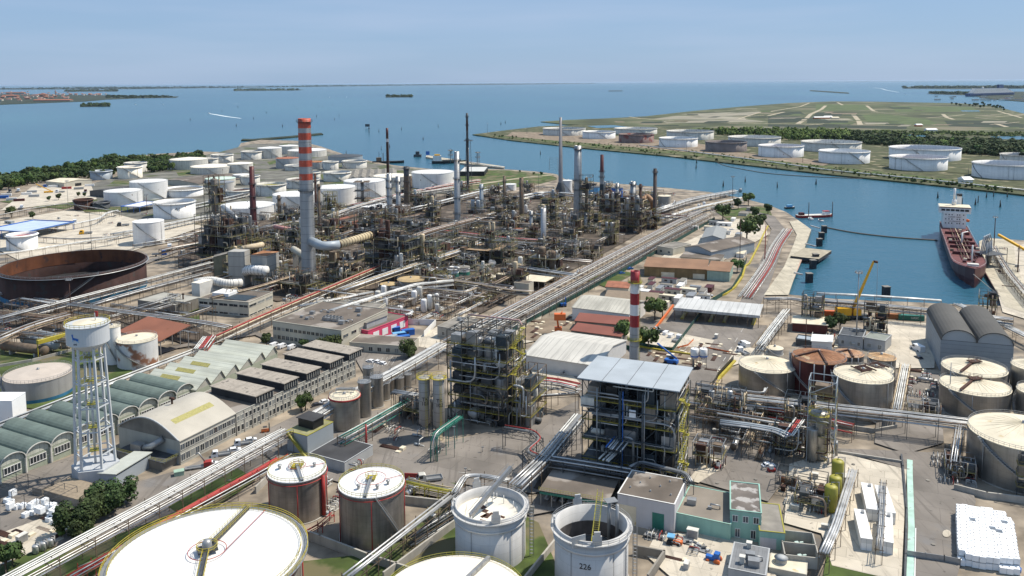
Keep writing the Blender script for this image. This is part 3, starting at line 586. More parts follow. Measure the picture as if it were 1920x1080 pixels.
# rusty open tank
t=tank(19,261,492,574,'open','huge rust brown open topped tank, largest on the left',mat('dark_rust_wall',(.048,.022,.018),.85,.1,var=.4,sc=.12,streak=.5,rust=.3,rcol=(.035,.03,.028)),mat('black_tank_floor',(.012,.011,.012),.8),detail=1,stair=(-.35,.3),inner=.18)
C,R,h,ca=t_info[t.name]
M().rev([(R+.04,.3),(R+.05,h*.2)],64).build('blue_primer_band',mat('blue_primer',(.03,.14,.25),.8,var=.4,sc=.1,streak=.4),t)
M().rev([(R-.45,h*.55),(R-.44,h-.2)],64).build('rusty_lining',mat('dark_orange_rust',(.13,.045,.018),.85,var=.4,sc=.1,streak=.5,rust=.3,rcol=(.05,.025,.02)),t)
M().rev([(R+1.6,h-1.2),(R+1.6,h-1.0),(R,h-1.0)],64).build('walkway',galv,t)
# far bank tanks
for a in (
 (1018,1098,240,255,'open','far bank tank at the left tip with dark roof',white2,dgrey),
 (1092,1154,246,261,'open','small far bank tank right of the left tip tank',white,rustm),
 (1152,1232,240,253,'open','far bank tank with clean white roof at the back',white2,wroof),
 (1160,1226,251,269,'open','rust patched brown far bank tank',mat('patched_rust',(.24,.17,.15),.8,var=.3,sc=.08,streak=.3,rust=.4,rcol=(.2,.06,.05),rsc=.06),dgrey),
 (1236,1308,258,277,'open','clean white far bank tank left of the brown grey tank',white,dgrey),
 (1250,1338,245,263,'open','broad white far bank tank in the back row centre',white2,dconc),
 (1323,1400,265,286,'open','brown grey far bank tank with no paint',mat('primer_grey',(.21,.18,.17),.8,var=.2,sc=.06,streak=.25,rust=.2,rcol=(.15,.11,.1),rsc=.05),rustm),
 (1366,1463,256,275,'open','broad white far bank tank behind the brown grey tank',white2,wroof),
 (1423,1506,272,296,'open','white far bank tank with rust red roof',white,rusto),
 (1504,1613,265,286,'open','broad back row tank with pale ribbed roof',white2,wroof),
 (1537,1629,282,308,'open','white front row tank with pale roof',white,wroof),
 (1671,1797,276,303,'open','widest far bank tank with brown open top',white,rustm),
 (1671,1773,293,321,'open','white front tank before the widest far bank tank',white,rusto),
 (1880,1965,289,306,'open','far bank tank cut by the right edge, back row',white2,rustm),
 (1829,1945,305,337,'open','white far bank tank at lower right near the edge',white,rustm)): tank(*a[:6],sm=a[6],rm=a[7],pipes=3,inner=.55)
# right foreground tanks
def bigroof(t,n=24,mt=None):
    C,R,h,ca=t_info[t.name]
creamy=mat('weathered_cream_roof',(.62,.555,.42),.7,var=.14,sc=.25,rust=.2,rcol=(.5,.38,.2),rsc=.3)
for a in (
 (1387,1490,683,745,'cone','grey steel tank with pale cone roof beside the yellow barrier',steel,creamy,1),
 (1487,1584,668,750,'cone','dark maroon tank with orange rust cone roof',maroon,mat('rust_cone',(.25,.115,.055),.8,var=.3,sc=.4,rust=.35,rcol=(.42,.30,.18),rsc=.25),1),
 (1566,1671,702,792,'cone','grey steel tank with square hatch frame on cream roof',steel,creamy,2),
 (1565,1618,662,692,'cone','small rusty roofed tank behind the maroon tank',dgrey,mat('rust_cream',(.45,.27,.16),.8,var=.3,sc=.4,rust=.3,rcol=(.62,.52,.38)),1),
 (1628,1678,669,730,'cone','slim grey tank with patchy orange roof',steel,mat('rust_cream2',(.5,.33,.18),.8,var=.3,sc=.4,rust=.3,rcol=(.65,.56,.4)),1),
 (1613,1673,692,765,'cone','grey tank half hidden behind the square hatch tank',steel,creamy,1),
 (1438,1468,652,668,'cone','small cream topped tank left behind the barrier tank',grey,creamy,0),
 (1771,1882,689,762,'cone','rear tank of the pair before the twin vault warehouse',steelw,creamy,1),
 (1768,1888,722,790,'cone','front tank of the pair with brown roof walkway',steel,creamy,2),
 (1901,1975,685,765,'cone','steel tank cut by right edge, behind',steel,creamy,1),
 (1912,1990,732,802,'cone','steel tank cut by right edge, in front',steel,creamy,1),
 (1826,2012,810,926,'cone','largest right foreground tank with broad cream roof',steel,creamy,2)):
    t=tank(*a[:6],sm=a[6],rm=a[7],detail=a[8] or 0,pipes=1,cone=.1)
    C,R,h,ca=t_info[t.name]
    if a[8]:
        m=M()
        for i in range(24):
            q=6.283*i/24; m.tube([(R*.98*math.cos(q),R*.98*math.sin(q),h+.08),(.6*math.cos(q),.6*math.sin(q),h+R*.2+.02)],.05,4)
        m.build('roof_seams',a[7],t)
    if 'square hatch' in a[5]:
        m=M(); z=h+R*.2
        for s_ in (2.6,1.6):
            for dx,dy,wx,wy in ((0,s_,2*s_,.35),(0,-s_,2*s_,.35),(s_,0,.35,2*s_),(-s_,0,.35,2*s_)): m.box((dx,dy,z+.3),(wx,wy,.4),.4)
        m.build('hatch_frame',rustm,t)
    if 'walkway' in a[5] or 'rear tank of the pair' in a[5]:
        m=M(); z=h+R*.2+.3; m.box((0,0,z),(4.5,3,.3),.2); m.tube([(0,0,z),(-R*.75,-R*.55,h+.6)],.6,4); rail(m,2.2,z,10); m.build('roof_walkway',rustm,t)
    if 'maroon' in a[5]:
        m=M()
        for q in (.3,-1.1): m.tube([((R)*math.cos(ca+q),(R)*math.sin(ca+q),h+.3),(0,0,h+R*.2+.3)],.5,4)
        m.build('roof_walkway',rustm,t)
        for q in (-.15,.2,.62): M().tube([((R+.5)*math.cos(ca+q),(R+.5)*math.sin(ca+q),0),((R+.5)*math.cos(ca+q),(R+.5)*math.sin(ca+q),h)],.28,6).build('riser_pipe',galv,t)
# bottom foreground tanks
t=tank(218,560,1043,1250,'cone','largest white roofed tank with yellow walkways, bottom left',steelw,wroof,detail=2,railm=yel,cone=.025,stair=False)
C,R,h,ca=t_info[t.name]
M().rev([(R+1.5,h-.2),(R+1.5,h),(R+.1,h),(R+.1,h-.2)],96,smooth=False).build('rim_walkway',galv,t)
m=M(); rail(m,R+1.4,h,80,t=.07); m.build('outer_railing',yel,t)
a1,a2=ca+math.pi-.5,ca-.15
for q in (a1,a2):
    m=M(); p0=Vector((R*math.cos(q),R*math.sin(q),h+.5)); p1=Vector((2*math.cos(q),2*math.sin(q),h+R*.05+.9)); d=(p1-p0); n=Vector((-d.y,d.x,0)).normalized()
    M().tube([p0,p1],.6,4,smooth=False).build('walkway_deck',dgrey,t)
    for s_ in (-.7,.7):
        for zz in (.6,1.1): m.beam(p0+n*s_+Vector((0,0,zz)),p1+n*s_+Vector((0,0,zz)),.07)
        for i in range(15): c=p0+d*i/14+n*s_; m.beam(c,c+Vector((0,0,1.1)),.06)
    m.build('walkway_railing',yel,t)
M().box((0,0,h+R*.05+.8),(4.4,3.4,.3),.5).build('platform_deck',dgrey,t); m=M(); rail(m,2.3,h+R*.05+.9,12,t=.07); m.build('centre_platform',yel,t)
m=M(); m.rev([(1.1,0),(1.1,1.4),(.7,2.0),(.01,2.1)],14,(0,0,h+R*.05+.9)); m.build('centre_vent',galv,t)
m=M(); m.tube([(4.2*math.cos(q/4),4.2*math.sin(q/4),h+R*.04+.7) for q in range(26)],.09,5); m.tube([(4.2,0,h+R*.04+.7)]+[(-4.2,.5,h+R*.04+.7)][0:0]+[(R*math.cos(ca+2.4),R*math.sin(ca+2.4),h+.7)],.09,5); m.build('foam_pipe',red,t)
m=M(); m.tube([((R+.5)*math.cos(ca-1.9+q*.05),(R+.5)*math.sin(ca-1.9+q*.05),h-1.4) for q in range(76)],.14,5,cap=False); m.build('red_ring_main',red,t)
for q in (.95,1.25): M().tube([((R+.5)*math.cos(ca+q),(R+.5)*math.sin(ca+q),0),((R+.5)*math.cos(ca+q),(R+.5)*math.sin(ca+q),h-1.4)],.16,6).build('red_riser',red,t)
def roofkit(t,q0,ringr=.3):
    C,R,h,ca=t_info[t.name]
    m=M(); q=ca+q0; p0=Vector((R*math.cos(q),R*math.sin(q),h+.3)); p1=Vector((.5*math.cos(q),.5*math.sin(q),h+R*.1+.8)); n=Vector((-math.sin(q),math.cos(q),0))
    m.tube([p0,p1],.5,4,smooth=False)
    for s_ in (-.6,.6):
        m.beam(p0+n*s_+Vector((0,0,1.1)),p1+n*s_+Vector((0,0,1.1)),.06)
        for i in range(7): c=p0+(p1-p0)*i/6+n*s_; m.beam(c,c+Vector((0,0,1.1)),.05)
    m.build('roof_walkway',galv,t)
    m=M(); rail(m,1.6,h+R*.1+.5,8,t=.05); m.box((0,0,h+R*.1+.5),(2.4,2.4,.2)); m.build('roof_platform',yel,t)
    m=M(); m.tube([(R*ringr*math.cos(i/5),R*ringr*math.sin(i/5),h+R*.1*(1-ringr)+.7) for i in range(33)],.08,5,cap=False); m.tube([(R*ringr,0,h+R*.1),(R*.99*math.cos(.4),R*.99*math.sin(.4),h+.4)],.08,5); m.build('foam_pipe',red,t)
    m=M(); m.tube([((R+.35)*math.cos(i/8),(R+.35)*math.sin(i/8),h-.9) for i in range(52)],.12,5,cap=False); m.build('red_ring_main',red,t)
    for qq in (-.02,1.25,-1.2): M().tube([((R+.35)*math.cos(ca+qq),(R+.35)*math.sin(ca+qq),.5),((R+.35)*math.cos(ca+qq),(R+.35)*math.sin(ca+qq),h-.9)],.13,6).build('red_riser',red,t)
    for k in range(3):
        a=random.uniform(0,6); m=M(); m.rev([(.35,0),(.35,.9),(.55,.95),(.55,1.2),(.01,1.3)],8,(R*.6*math.cos(a),R*.6*math.sin(a),h+R*.04)); m.build('roof_vent',galv,t)
cladv=mat('streaked_cladding',(.30,.27,.24),.42,.55,var=.2,sc=.25,streak=.55,plates=1.6)
t=tank(504,610,880,985,'cone','steel clad white roofed tank, left of red piped pair',cladv,wroof,detail=2,railm=olive,cone=.05,stair=False); roofkit(t,.15)
C,R,h,ca=t_info[t.name]; M().tube([((R+.5)*math.cos(ca+.95),(R+.5)*math.sin(ca+.95),0.5),((R+.5)*math.cos(ca+.95),(R+.5)*math.sin(ca+.95),h-.5)],.55,8).build('red_duct',red,t)
m=M(); m.box((0,0,h+1),(3,3,.2)); rail(m,2,h+1,8); m.build('corner_platform',olive,t)
t=tank(636,757,904,1034,'cone','steel clad white roofed tank, right of red piped pair',cladv,wroof,detail=2,railm=olive,cone=.05,stair=(1.0,.1)); roofkit(t,-.2,.45)
# tank with dismantled roof
ptp=mat('pale_tank_paint',(.54,.535,.52),.5,.1,var=.06,sc=.1,streak=.2,rust=.06,plates=2.4)
def lug(t,ang,R,h,wd=2.2,up=2.6):
    m=M(); c,s=math.cos(ang),math.sin(ang); m.prism([(R*math.cos(ang+q)+dd*c,R*math.sin(ang+q)+dd*s) for q,dd in ((-wd/2/R,-.05),(wd/2/R,-.05),(wd/2/R,.35),(-wd/2/R,.35))],h-1.2,h+up*.6)
    m.prism([(R*math.cos(ang+q)+dd*c,R*math.sin(ang+q)+dd*s) for q,dd in ((-wd/3/R,-.05),(wd/3/R,-.05),(wd/3/R,.35),(-wd/3/R,.35))],h+up*.6,h+up); m.build('lifting_lug',ptp,t)

def bigopen(args,label,inner,rm):
    t=tank(*args,'open',label,ptp,rm,inner=inner,stair=False,detail=1); C,R,h,ca=t_info[t.name]
    M().rev([(R+.02,h-3.4),(R+.35,h-3.3),(R+.35,h-2.9),(R+.02,h-2.8)],64).build('stiffener_ring',ptp,t)
    lug(t,ca+.15,R,h); lug(t,ca+math.pi+.4,R,h); lug(t,ca-1.5,R,h,1.6,1.6)
    m=M()
    for i in range(int(h/.9)): m.box(((R+1.7+0)*math.cos(ca+1.35),(R+1.7)*math.sin(ca+1.35),i*.9+.3),(.9,.3,.07),ca+1.35)
    for s_ in (-.5,.5):
        a=ca+1.35+s_/R; m.beam(((R+1.3)*math.cos(a),(R+1.3)*math.sin(a),0),((R+1.3)*math.cos(a),(R+1.3)*math.sin(a),h+1),.1); m.beam(((R+2.2)*math.cos(a),(R+2.2)*math.sin(a),0),((R+2.2)*math.cos(a),(R+2.2)*math.sin(a),h+1),.1)
    m.build('caged_ladder',galv,t)
    m=M()
    for q in (.62,-.55,1.1): m.tube([((R+.12)*math.cos(ca+q),(R+.12)*math.sin(ca+q),0),((R+.12)*math.cos(ca+q),(R+.12)*math.sin(ca+q),h-3.5)],.05,4)
    m.build('vertical_seams',dgrey,t)
    return t
t=bigopen((853,985,943,1076),'pale tank with cream broken roof plates inside, bottom centre',.80,cream); C,R,h,ca=t_info[t.name]
m=M(); m.tube([(-R*.55,-R*.35,h*.8+1),(R*.6,R*.8,h+6)],.7,4,smooth=False)
for s_ in(-.7,.7): m.beam((-R*.55+s_,-R*.35,h*.8+2),(R*.6+s_,R*.8,h+7),.1)
m.build('roof_ladder',galv,t)
rr=random.Random(3)
m=M()
for i in range(14):
    a=rr.uniform(0,6.28); q=rr.uniform(.3,.85)*R; m.tube([(q*math.cos(a),q*math.sin(a),h*.8),(q*math.cos(a),q*math.sin(a),h*.8+rr.uniform(1,2.4))],.12,5)
m.build('roof_legs',wroof,t)
m=M()
for i in range(9):
    a=rr.uniform(0,6.28); q=rr.uniform(.1,.6)*R; m.box((q*math.cos(a),q*math.sin(a),h*.8+.16),(rr.uniform(1,2.4),rr.uniform(.5,1.6),.08),a)
m.build('dark_patches',rustm,t)
t=bigopen((1040,1178,979,1124),'pale open topped tank marked 226, bottom centre',.42,dgrey); C,R,h,ca=t_info[t.name]
text_on_cyl(t,'226',1.9,R,zat(C,R,ca-.16,1063),ca-.16,black,off=.1)
M().rev([(R-.42,h*.43),(R-.4,h*.70)],64).build('dark_lower_lining',mat('dark_lining_tone',(.10,.09,.085),.8,var=.4,sc=.3,streak=.4),t)  # lower part of the inner wall in a darker, streaked tone
m=M(); A=Vector((-.05*R,-.72*R,h*.55)); B=Vector((R*.34,R*.96,h+3)); d=B-A; n=Vector((-d.y,d.x,0)).normalized()*.7
for s_ in (-1,1):
    m.beam(A+n*s_,B+n*s_,.12); m.beam(A+n*s_+Vector((0,0,1)),B+n*s_+Vector((0,0,1)),.08)
for i in range(34): c=A+d*i/33; m.beam(c-n,c+n,.07); m.beam(c+n*(1 if i%2 else -1),c+n*(1 if i%2 else -1)+Vector((0,0,1)),.05)
m.build('rolling_ladder',olive,t)
m=M(); m.tube([(R*.55,R*.6,h*.42),(R*.55,R*.6,h+2.5)],.45,8); m.tube([(R*.75,R*.4,h*.42),(R*.75,R*.4,h+2.5)],.45,8); m.box((R*.6,R*.62,h+2.6),(3,2.4,.2),.3); m.build('guide_pole',galv,t)
m=M(); m.box((-R*.42,-R*.9,h-.3),(3.6,.2,2.8),.45); m.build('foam_shield',grey,t)
t=tank(712,990,1121,1270,'cone','cream roofed tank with green railings at the bottom edge',steelw,cream,detail=2,railm=olive,cone=.03,stair=False)
C,R,h,ca=t_info[t.name]; m=M(); q=ca+math.pi-.55
m.tube([(R*math.cos(q),R*math.sin(q),h+.7),(0,0,h+R*.06+.7)],.6,4,smooth=False); rail(m,2,h+R*.06+.4,8)
for i in range(8):
    c=Vector((R*math.cos(q)*i/7+.6,R*math.sin(q)*i/7,h+.8)); m.beam(c,c+Vector((0,0,1.2)),.06)
m.build('roof_walkway',galv,t)
# mid-size tanks
t=tank(618,674,741,812,'cone','stainless tank with red rim beside the small black roofed hut',steel,creamy,detail=2,railm=galv,cone=.06,stair=False)
C,R,h,ca=t_info[t.name]; M().rev([(R+.05,h-.5),(R+.4,h-.5),(R+.4,h),(R+.05,h)],48).build('red_rim',red,t); m=M(); m.box((0,R*.4,h+1.4),(R*1.3,.8,.8)); rail(m,R*.6,h+.8,10); m.build('roof_machinery',galv,t)
SG='stainless silos in the row behind the red rimmed tank'
for xl,xr,yr,yf,l in ((671,695,715,786,'stainless silo just right of the red rimmed tank'),(694,718,706,766,'second stainless silo from the red rimmed tank'),(716,731,717,752,'slim stainless silo in the middle of the silo row'),(741,757,707,738,'slim stainless silo right of the gap in the row'),(756,771,701,732,'farthest right stainless silo beside main pipe rack'),(680,700,688,745,'stainless silo at the back of the silo row'),(727,743,700,737,'back silo half hidden in the silo row')):
    tank(xl,xr,yr,yf,'cone',l,steel,galv,cat='silo',name='silo',detail=1,cone=.12,stair=False,group='stainless silos')
for a in ((221,292,634,694,'cone','white rust patched tank with domed roof beside the rust shed',mat('rusty_white',(.60,.60,.58),.6,var=.08,sc=.2,streak=.2,rust=.42,rcol=(.25,.12,.07),rsc=.16),creamy,1),(196,224,611,686,'cone','tall white tank directly behind the water tower',white,creamy,1),(15,129,699,757,'cone','squat grey concrete coloured tank with blue foot',mat('grey_tank',(.30,.29,.28),.7,var=.1,sc=.15,streak=.2),mat('tan_roof',(.46,.40,.34),.8,var=.1,sc=.2),2),
 (745,796,523,553,'cone','mossy tan tank with ochre roof and ribbed wall',mat('moss_wall',(.22,.20,.17),.8,var=.2,sc=.2,streak=.4),mat('ochre_roof',(.42,.31,.16),.9,var=.15,sc=.2),1),(713,744,532,552,'cone','smaller ochre roofed tank beside the mossy tan tank',dconc,mat('ochre_roof',(.42,.31,.16)),0),
 (803,845,523,533,'open','low round white basin right of mossy tan tank',white2,dgrey,0),(840,860,501,523,'open','teal and white banded tank with dark top',white,dgrey,0),(858,881,500,519,'cone','white tank joined behind the teal banded tank',white,dconc,0),(899,930,518,528,'cone','small tan drum tank left of the main racks',conc,creamy,0),(780,803,456,481,'cone','yellow brown ribbed drum tank below the frame deck',mat('ochre_wall',(.28,.20,.07),.8,var=.3,sc=.4,streak=.4),rusto,0),
 (1104,1126,350,372,'cone','light blue tank left, behind the dark red topped stack',lblue,dgrey,0),(1146,1168,352,372,'cone','bright blue tank right, behind the dark red topped stack',blue,dgrey,0),(1234,1258,367,388,'cone','pale grey tank right of dark brown stack',conc,creamy,0),(947,968,345,358,'cone','white blank drum beside the grass field',white,wroof,0),(1053,1073,338,362,'cone','white tank behind the thin grey stack foot',white,wroof,0)):
    tank(*a[:6],sm=a[6],rm=a[7],detail=a[8],cone=.06,band=(0,.2,MATS['blue_primer']) if 'blue foot' in a[5] else ((.02,.5,green) if 'teal' in a[5] else None))
# ------------------------------------------------------------------ vessels, silos on legs
def vessel(name,label,cat,px,py,r,h,z0,mt,group=None,legs=True,top=.5,ladder=None,loc=None):
    p=loc or G(px,py,0); t=thing(name,label,cat,p,0,group)
    M().rev([(.01,z0-r*.8),(r*.35,z0-r*.7),(r,z0)]+[(r,h-r*top)]+[(r*math.cos(i*math.pi/12),h-r*top+r*top*math.sin(i*math.pi/12)) for i in range(1,6)]+[(.01,h)],20).build('shell',mt,t)
    if legs:
        for i in range(4):
            a=math.pi/4+i*math.pi/2; M().beam((r*.95*math.cos(a),r*.95*math.sin(a),0),(r*.95*math.cos(a),r*.95*math.sin(a),z0+.6),.16).build('leg',dgrey,t)
    m=M(); m.tube([(0,0,h-.1),(0,0,h+.6),(r*1.2,0,h+.6),(r*1.2,0,z0)],.12,6); m.build('pipe',galv,t)
    if ladder:
        m=M(); a=-1.2
        for s_ in (-.3,.3): m.beam(((r+.4)*math.cos(a)+s_,(r+.4)*math.sin(a),.2),((r+.4)*math.cos(a)+s_,(r+.4)*math.sin(a),h),.06)
        for i in range(int(h/.6)): m.box(((r+.4)*math.cos(a),(r+.4)*math.sin(a),.4+i*.6),(.6,.08,.08))
        rail(m,r+.7,h-r*top,10,t=.06); m.rev([(r,h-r*top-.1),(r+.8,h-r*top-.1),(r+.8,h-r*top),(r,h-r*top)],16); m.build('ladder',ladder,t)
    return t
for px,py,yt,r,l in ((797,818,706,1.95,'103'),(824,822,706,2.0,'102')):
    p=G(px,py,0); h=topz(p,yt); t=vessel('silo',('left' if l=='103' else 'right')+' tall grey silo marked TK %s beside the open steel tower'%l,'silo',0,0,r,h,5,mat('silo_shell',(.36,.345,.32),.5,.35,var=.08,sc=.3,streak=.15,seam=3.2),None,True,.15,yel,loc=p)
    ca=math.atan2(-p.y,-p.x)+.1; y0=749 if l=='103' else 752; text_on_cyl(t,'TK',1.7,r,zat(p,r,ca,y0),ca,black,off=.08); text_on_cyl(t,l,1.7,r,zat(p,r,ca,y0+8.5),ca,black,off=.08)
for px,py,yt,r,l in ((1569,925,861,1.7,'tallest mustard vessel at the back of three'),(1565,943,891,1.75,'middle mustard vessel of three'),(1557,962,908,1.75,'front mustard vessel of three')):
    p=G(px,py,0); vessel('pressure_vessel',l,'vessel',0,0,r,topz(p,yt),1.2,olive,None,True,.5,loc=p)
for px,py,yt,r,l,lad in ((1522,868,801,1.65,'shiny stainless column with white cone cap',None),(1534,862,768,2.9,'wide stainless column inside the blue grey frame',yel)):
    p=G(px,py,0); vessel('process_column',l,'column',0,0,r,topz(p,yt),1.5,steel,None,True,.4,lad,loc=p)
for px,l in ((1302,'white silo on legs, left of pair at construction yard'),(1318,'white silo on legs, right of pair at construction yard')):
    p=G(px,691,0); t=vessel('silo',l,'silo',0,0,1.7,topz(p,653),5.2,white,None,True,.1,loc=p); M().rev([(1.74,5.3),(1.74,5.8)],20).build('blue_band',blue,t)
VG='small white process vessels'
for i,(px,py,r,h,mt) in enumerate(((709,575,1.6,9,white2),(720,568,1.6,10,white),(714,580,1.4,7,pipec),(723,585,1.3,8,white),(777,575,1.6,9,white),(787,570,1.6,10,white2),(795,588,1.6,8,white),(806,583,1.4,9,white),(812,580,1.2,8,white2),(819,577,1.2,8,white),(820,590,1.2,6,white2),(750,590,1.6,5,white),(1320,392,1.4,7,white),(1310,394,1.3,6,white),(986,402,1.4,9,white),(957,440,1.2,6,white2),(1388,362,1.6,5,galv),(1370,365,1.6,5,galv))):
    vessel('process_vessel',auto('small upright vessel',px,py),'vessel',px,py,r,h,1.5,mt)
# horizontal drums
def hdrum(label,x0,y0,x1,y1,z,r,mt,name='pressure_drum',cat='drum'):
    A,B=G(x0,y0,z),G(x1,y1,z); o=Vector(((A.x+B.x)/2,(A.y+B.y)/2,0)); t=thing(name,label,cat,o); d=(B-A).normalized(); m=M(o)
    L=(B-A).length; P=[];rs=[(0,.05),(.15,.5),(.4,.8),(1,1)]
    pts=[A-d*r*.8+d*r*q for q,_ in rs]; 
    vs=[];
    m.tube([A,B],r,18); m.build('shell',mt,t)
    for s_,e in ((1,B),(-1,A)):
        m=M(o); a=d.orthogonal().normalized(); b=d.cross(a); k=18; vs=[];fs=[]
        for i in range(5):
            q=i*math.pi/2/4; 
            for j in range(k): vs.append(e+d*s_*r*.6*math.sin(q)+(a*math.cos(2*math.pi*j/k)+b*math.sin(2*math.pi*j/k))*max(.01,r*math.cos(q)))
        for i in range(4):
            for j in range(k): fs.append((i*k+j,i*k+(j+1)%k,(i+1)*k+(j+1)%k,(i+1)*k+j))
        m.add(vs,fs,True).build('end_cap',mt,t)
    for q in (.2,.8):
        c=A+(B-A)*q; M(o).box((c.x,c.y,(z-r*.4)/2),(.8,r*1.5,z-r*.4),math.atan2(d.y,d.x)).build('saddle',conc,t)
    return t
hdrum('long brown horizontal drum by the left grass bank',8,648,84,657,3.6,2.1,frameb)
hdrum('blue grey horizontal drum under the yellow walkway, left',46,634,104,647,3.6,2.2,bluegrey)
hdrum('blue grey horizontal drum under the yellow walkway, right',74,627,133,639,3.6,2.0,bluegrey)
hdrum('tan horizontal drum above the beige heater boxes',455,466,492,459,14,1.9,pipec)
hdrum('pink horizontal drum behind the air cooler platform',515,425,545,430,12,1.5,mat('pink_drum',(.50,.25,.22),.7))
hdrum('beige round duct stub left of the chimney',550,467,568,478,16,2.0,beige)
# ------------------------------------------------------------------ stacks and columns
def stack(name,label,cat,xb,yb,yt,wb,wt,segs,plats=(),ladder=galv,lean=0,base=None,hat=None):
    """segs: list of (y_top_px, y_bottom_px, material) or a single material"""
    p=G(xb,yb,0); h=topz(p,yt); t=thing(name,label,cat,p); D=(CRI@(p-Vector((0,0,CAMH)))).z*-1
    rb=wb/2*D/FPX; rt=wt/2*D/FPX
    rr=lambda z: rb+(rt-rb)*z/h
    if not isinstance(segs,(list,tuple)): segs=[(yt,yb,segs)]
    n=28 if rb>1.5 else 14
    for i,(a,b,mt) in enumerate(segs):
        za,zb=(h if abs(a-yt)<.6 else topz(p,a)),(0 if abs(b-yb)<.6 else topz(p,b))
        m=M(); pr=[(rr(zb),zb),(rr(za),za)]
        if i==0: pr+=[(rr(za)*.85,za),(rr(za)*.85,za-2)]
        m.rev(pr,n); m.build('band' if len(segs)>1 else 'shell',mt,t)
    M().disc(rr(h)*.86,h-1.5,n).build('flue',black,t)
    for y in plats:
        z=topz(p,y); m=M(); r=rr(z); m.rev([(r,z-.15),(r+1.1,z-.15),(r+1.1,z),(r,z)],n,smooth=False); rail(m,r+1.05,z,12,t=.07)
        for q in range(8): m.beam((r*math.cos(q*.785),r*math.sin(q*.785),z-1.3),((r+1)*math.cos(q*.785),(r+1)*math.sin(q*.785),z-.15),.08)
        m.build('platform',dgrey if 'red and white' not in label else olive,t)
    if ladder:
        a=math.atan2(-p.y,-p.x)+.95; m=M()
        for s_ in (-.35,.35): m.tube([((rr(0)+.5)*math.cos(a)+s_*-math.sin(a),(rr(0)+.5)*math.sin(a)+s_*math.cos(a),0),((rr(h)+.5)*math.cos(a)+s_*-math.sin(a),(rr(h)+.5)*math.sin(a)+s_*math.cos(a),h*.97)],.09,4)
        for i in range(int(h/1.5)): z=1+i*1.5; m.box(((rr(z)+.5)*math.cos(a),(rr(z)+.5)*math.sin(a),z),(.1,.7,.1),a)
        m.build('ladder',ladder,t)
    if base:
        m=M(); m.rev([(rb*base,0),(rb*base,h*.12),(rb*1.05,h*.2)],n); m.build('base',dgrey,t)
    return t,p,h,rb
t,p,h,rb=stack('chimney','tallest chimney with red and grey bands, grey lower half','chimney',580,530,222,27,23,[(222,240,redb),(240,249,chim),(249,262,chim),(262,275,redb)][0:1]+[(240,249,chim),(249,262,redb),(262,275,chim),(275,287,redb),(287,300,chim),(300,312,redb),(312,325,chim),(325,337,redb),(337,530,chim)],(228,357),ladder=dgrey)
# smooth duct from the chimney to the furnace
D1=G(590,458+0,26); 
def at(px,py,z): return G(px,py,z)
def chain(pts,n=6):  # round the corners of a polyline
    P=[Vector(q) for q in pts]; out=[P[0]]
    for i in range(1,len(P)-1):
        a,b,c=P[i-1],P[i],P[i+1]; r=min((b-a).length,(c-b).length)*.42; u=b+(a-b).normalized()*r; v=b+(c-b).normalized()*r
        for k in range(n+1): s_=k/n; out.append(u*(1-s_)**2+b*2*s_*(1-s_)+v*s_*s_)
    out.append(P[-1]); return out
o=p; t=thing('flue_duct','fat cream and grey flue duct joining the banded chimney to the furnace','duct',o)
pz=26
m=M(o); m.tube(chain([G(583,452,pz),G(605,462,pz),G(636,459,pz)],8),2.6,20); m.build('grey_elbow',bluegrey,t)
m=M(o); m.tube([G(634,459,pz),G(694,441,pz)],2.45,20); m.build('cream_duct',mat('cream_duct',(.52,.43,.27),.7,var=.15,sc=.3,streak=.1,rust=.1),t)
m=M(o)
a,b=G(634,459,pz),G(694,441,pz)
for i in range(13): c=a+(b-a)*i/12; e=(b-a).normalized()*.15; m.tube([c-e,c+e],2.55,20)
m.build('duct_flanges',rustm,t)
m=M(o); m.tube(chain([b,G(702,438,pz),G(702,446,pz-6)],6),2.5,16); m.build('rusty_bend',rustm,t)
wband=mat('white_band',(.68,.67,.66),.55,var=.06,sc=.2,streak=.2)
rband=mat('deep_red_band',(.30,.025,.03),.5,var=.12,sc=.2,streak=.2)
stack('chimney','red and white banded stack standing behind the roofed steel tower','chimney',1189,692,508,18.5,17,[(508,530,rband),(530,549,wband),(549,570,rband),(570,590,wband),(590,612,rband),(612,692,chim)],(529,636),ladder=olive)
stack('stack','slender rust red stack with white rings above twin columns','stack',729,405,240,6,4.4,[(240,252,maroon),(252,260,rustm),(260,266,wband),(266,280,rustm),(280,405,rustm)],(330,))
stack('process_column','grey column wrapping the foot of the rust red stack','column',731,408,325,10,9,[(325,408,galv)],(338,352,368,385))
stack('process_column','grey column right of the rust red stack','column',748,430,330,9,8.5,galv,(340,360,385))
stack('process_column','dark capped column cluster left of the blank white tank','column',763,386,312,11,10,[(312,330,dgrey),(330,386,frameb)],(316,340,360))
stack('process_column','slim column beside the dark capped column','column',771,380,330,5,5,frameb,(350,))
stack('process_column','tall grey column right of the blank white cone tank','column',858,430,284,12,10,[(284,430,galv)],(300,335,371,400))
stack('stack','thin grey stack with flared base near the channel','stack',1051,372,220,9,4.6,mat('stack_grey',(.27,.26,.26),.6,.2,var=.1,sc=.3,streak=.2),(),base=2.0)
stack('process_column','tallest pale column with platforms in the right units','column',1083,433,273,17,13,[(273,338,galv),(338,433,galv)],(279,338,356,412))
stack('stack','pipe stack with dark red broken top, right of pale column','stack',1128,404,290,10,6,[(290,322,mat('dull_maroon',(.12,.04,.04),.8,var=.3)),(322,345,galv),(345,404,dblue)],(322,332))
stack('stack','dark brown square topped stack at the right end of units','stack',1227,425,316,7,6.5,mat('brown_black',(.075,.055,.05),.8,var=.2,sc=.3),(323,))
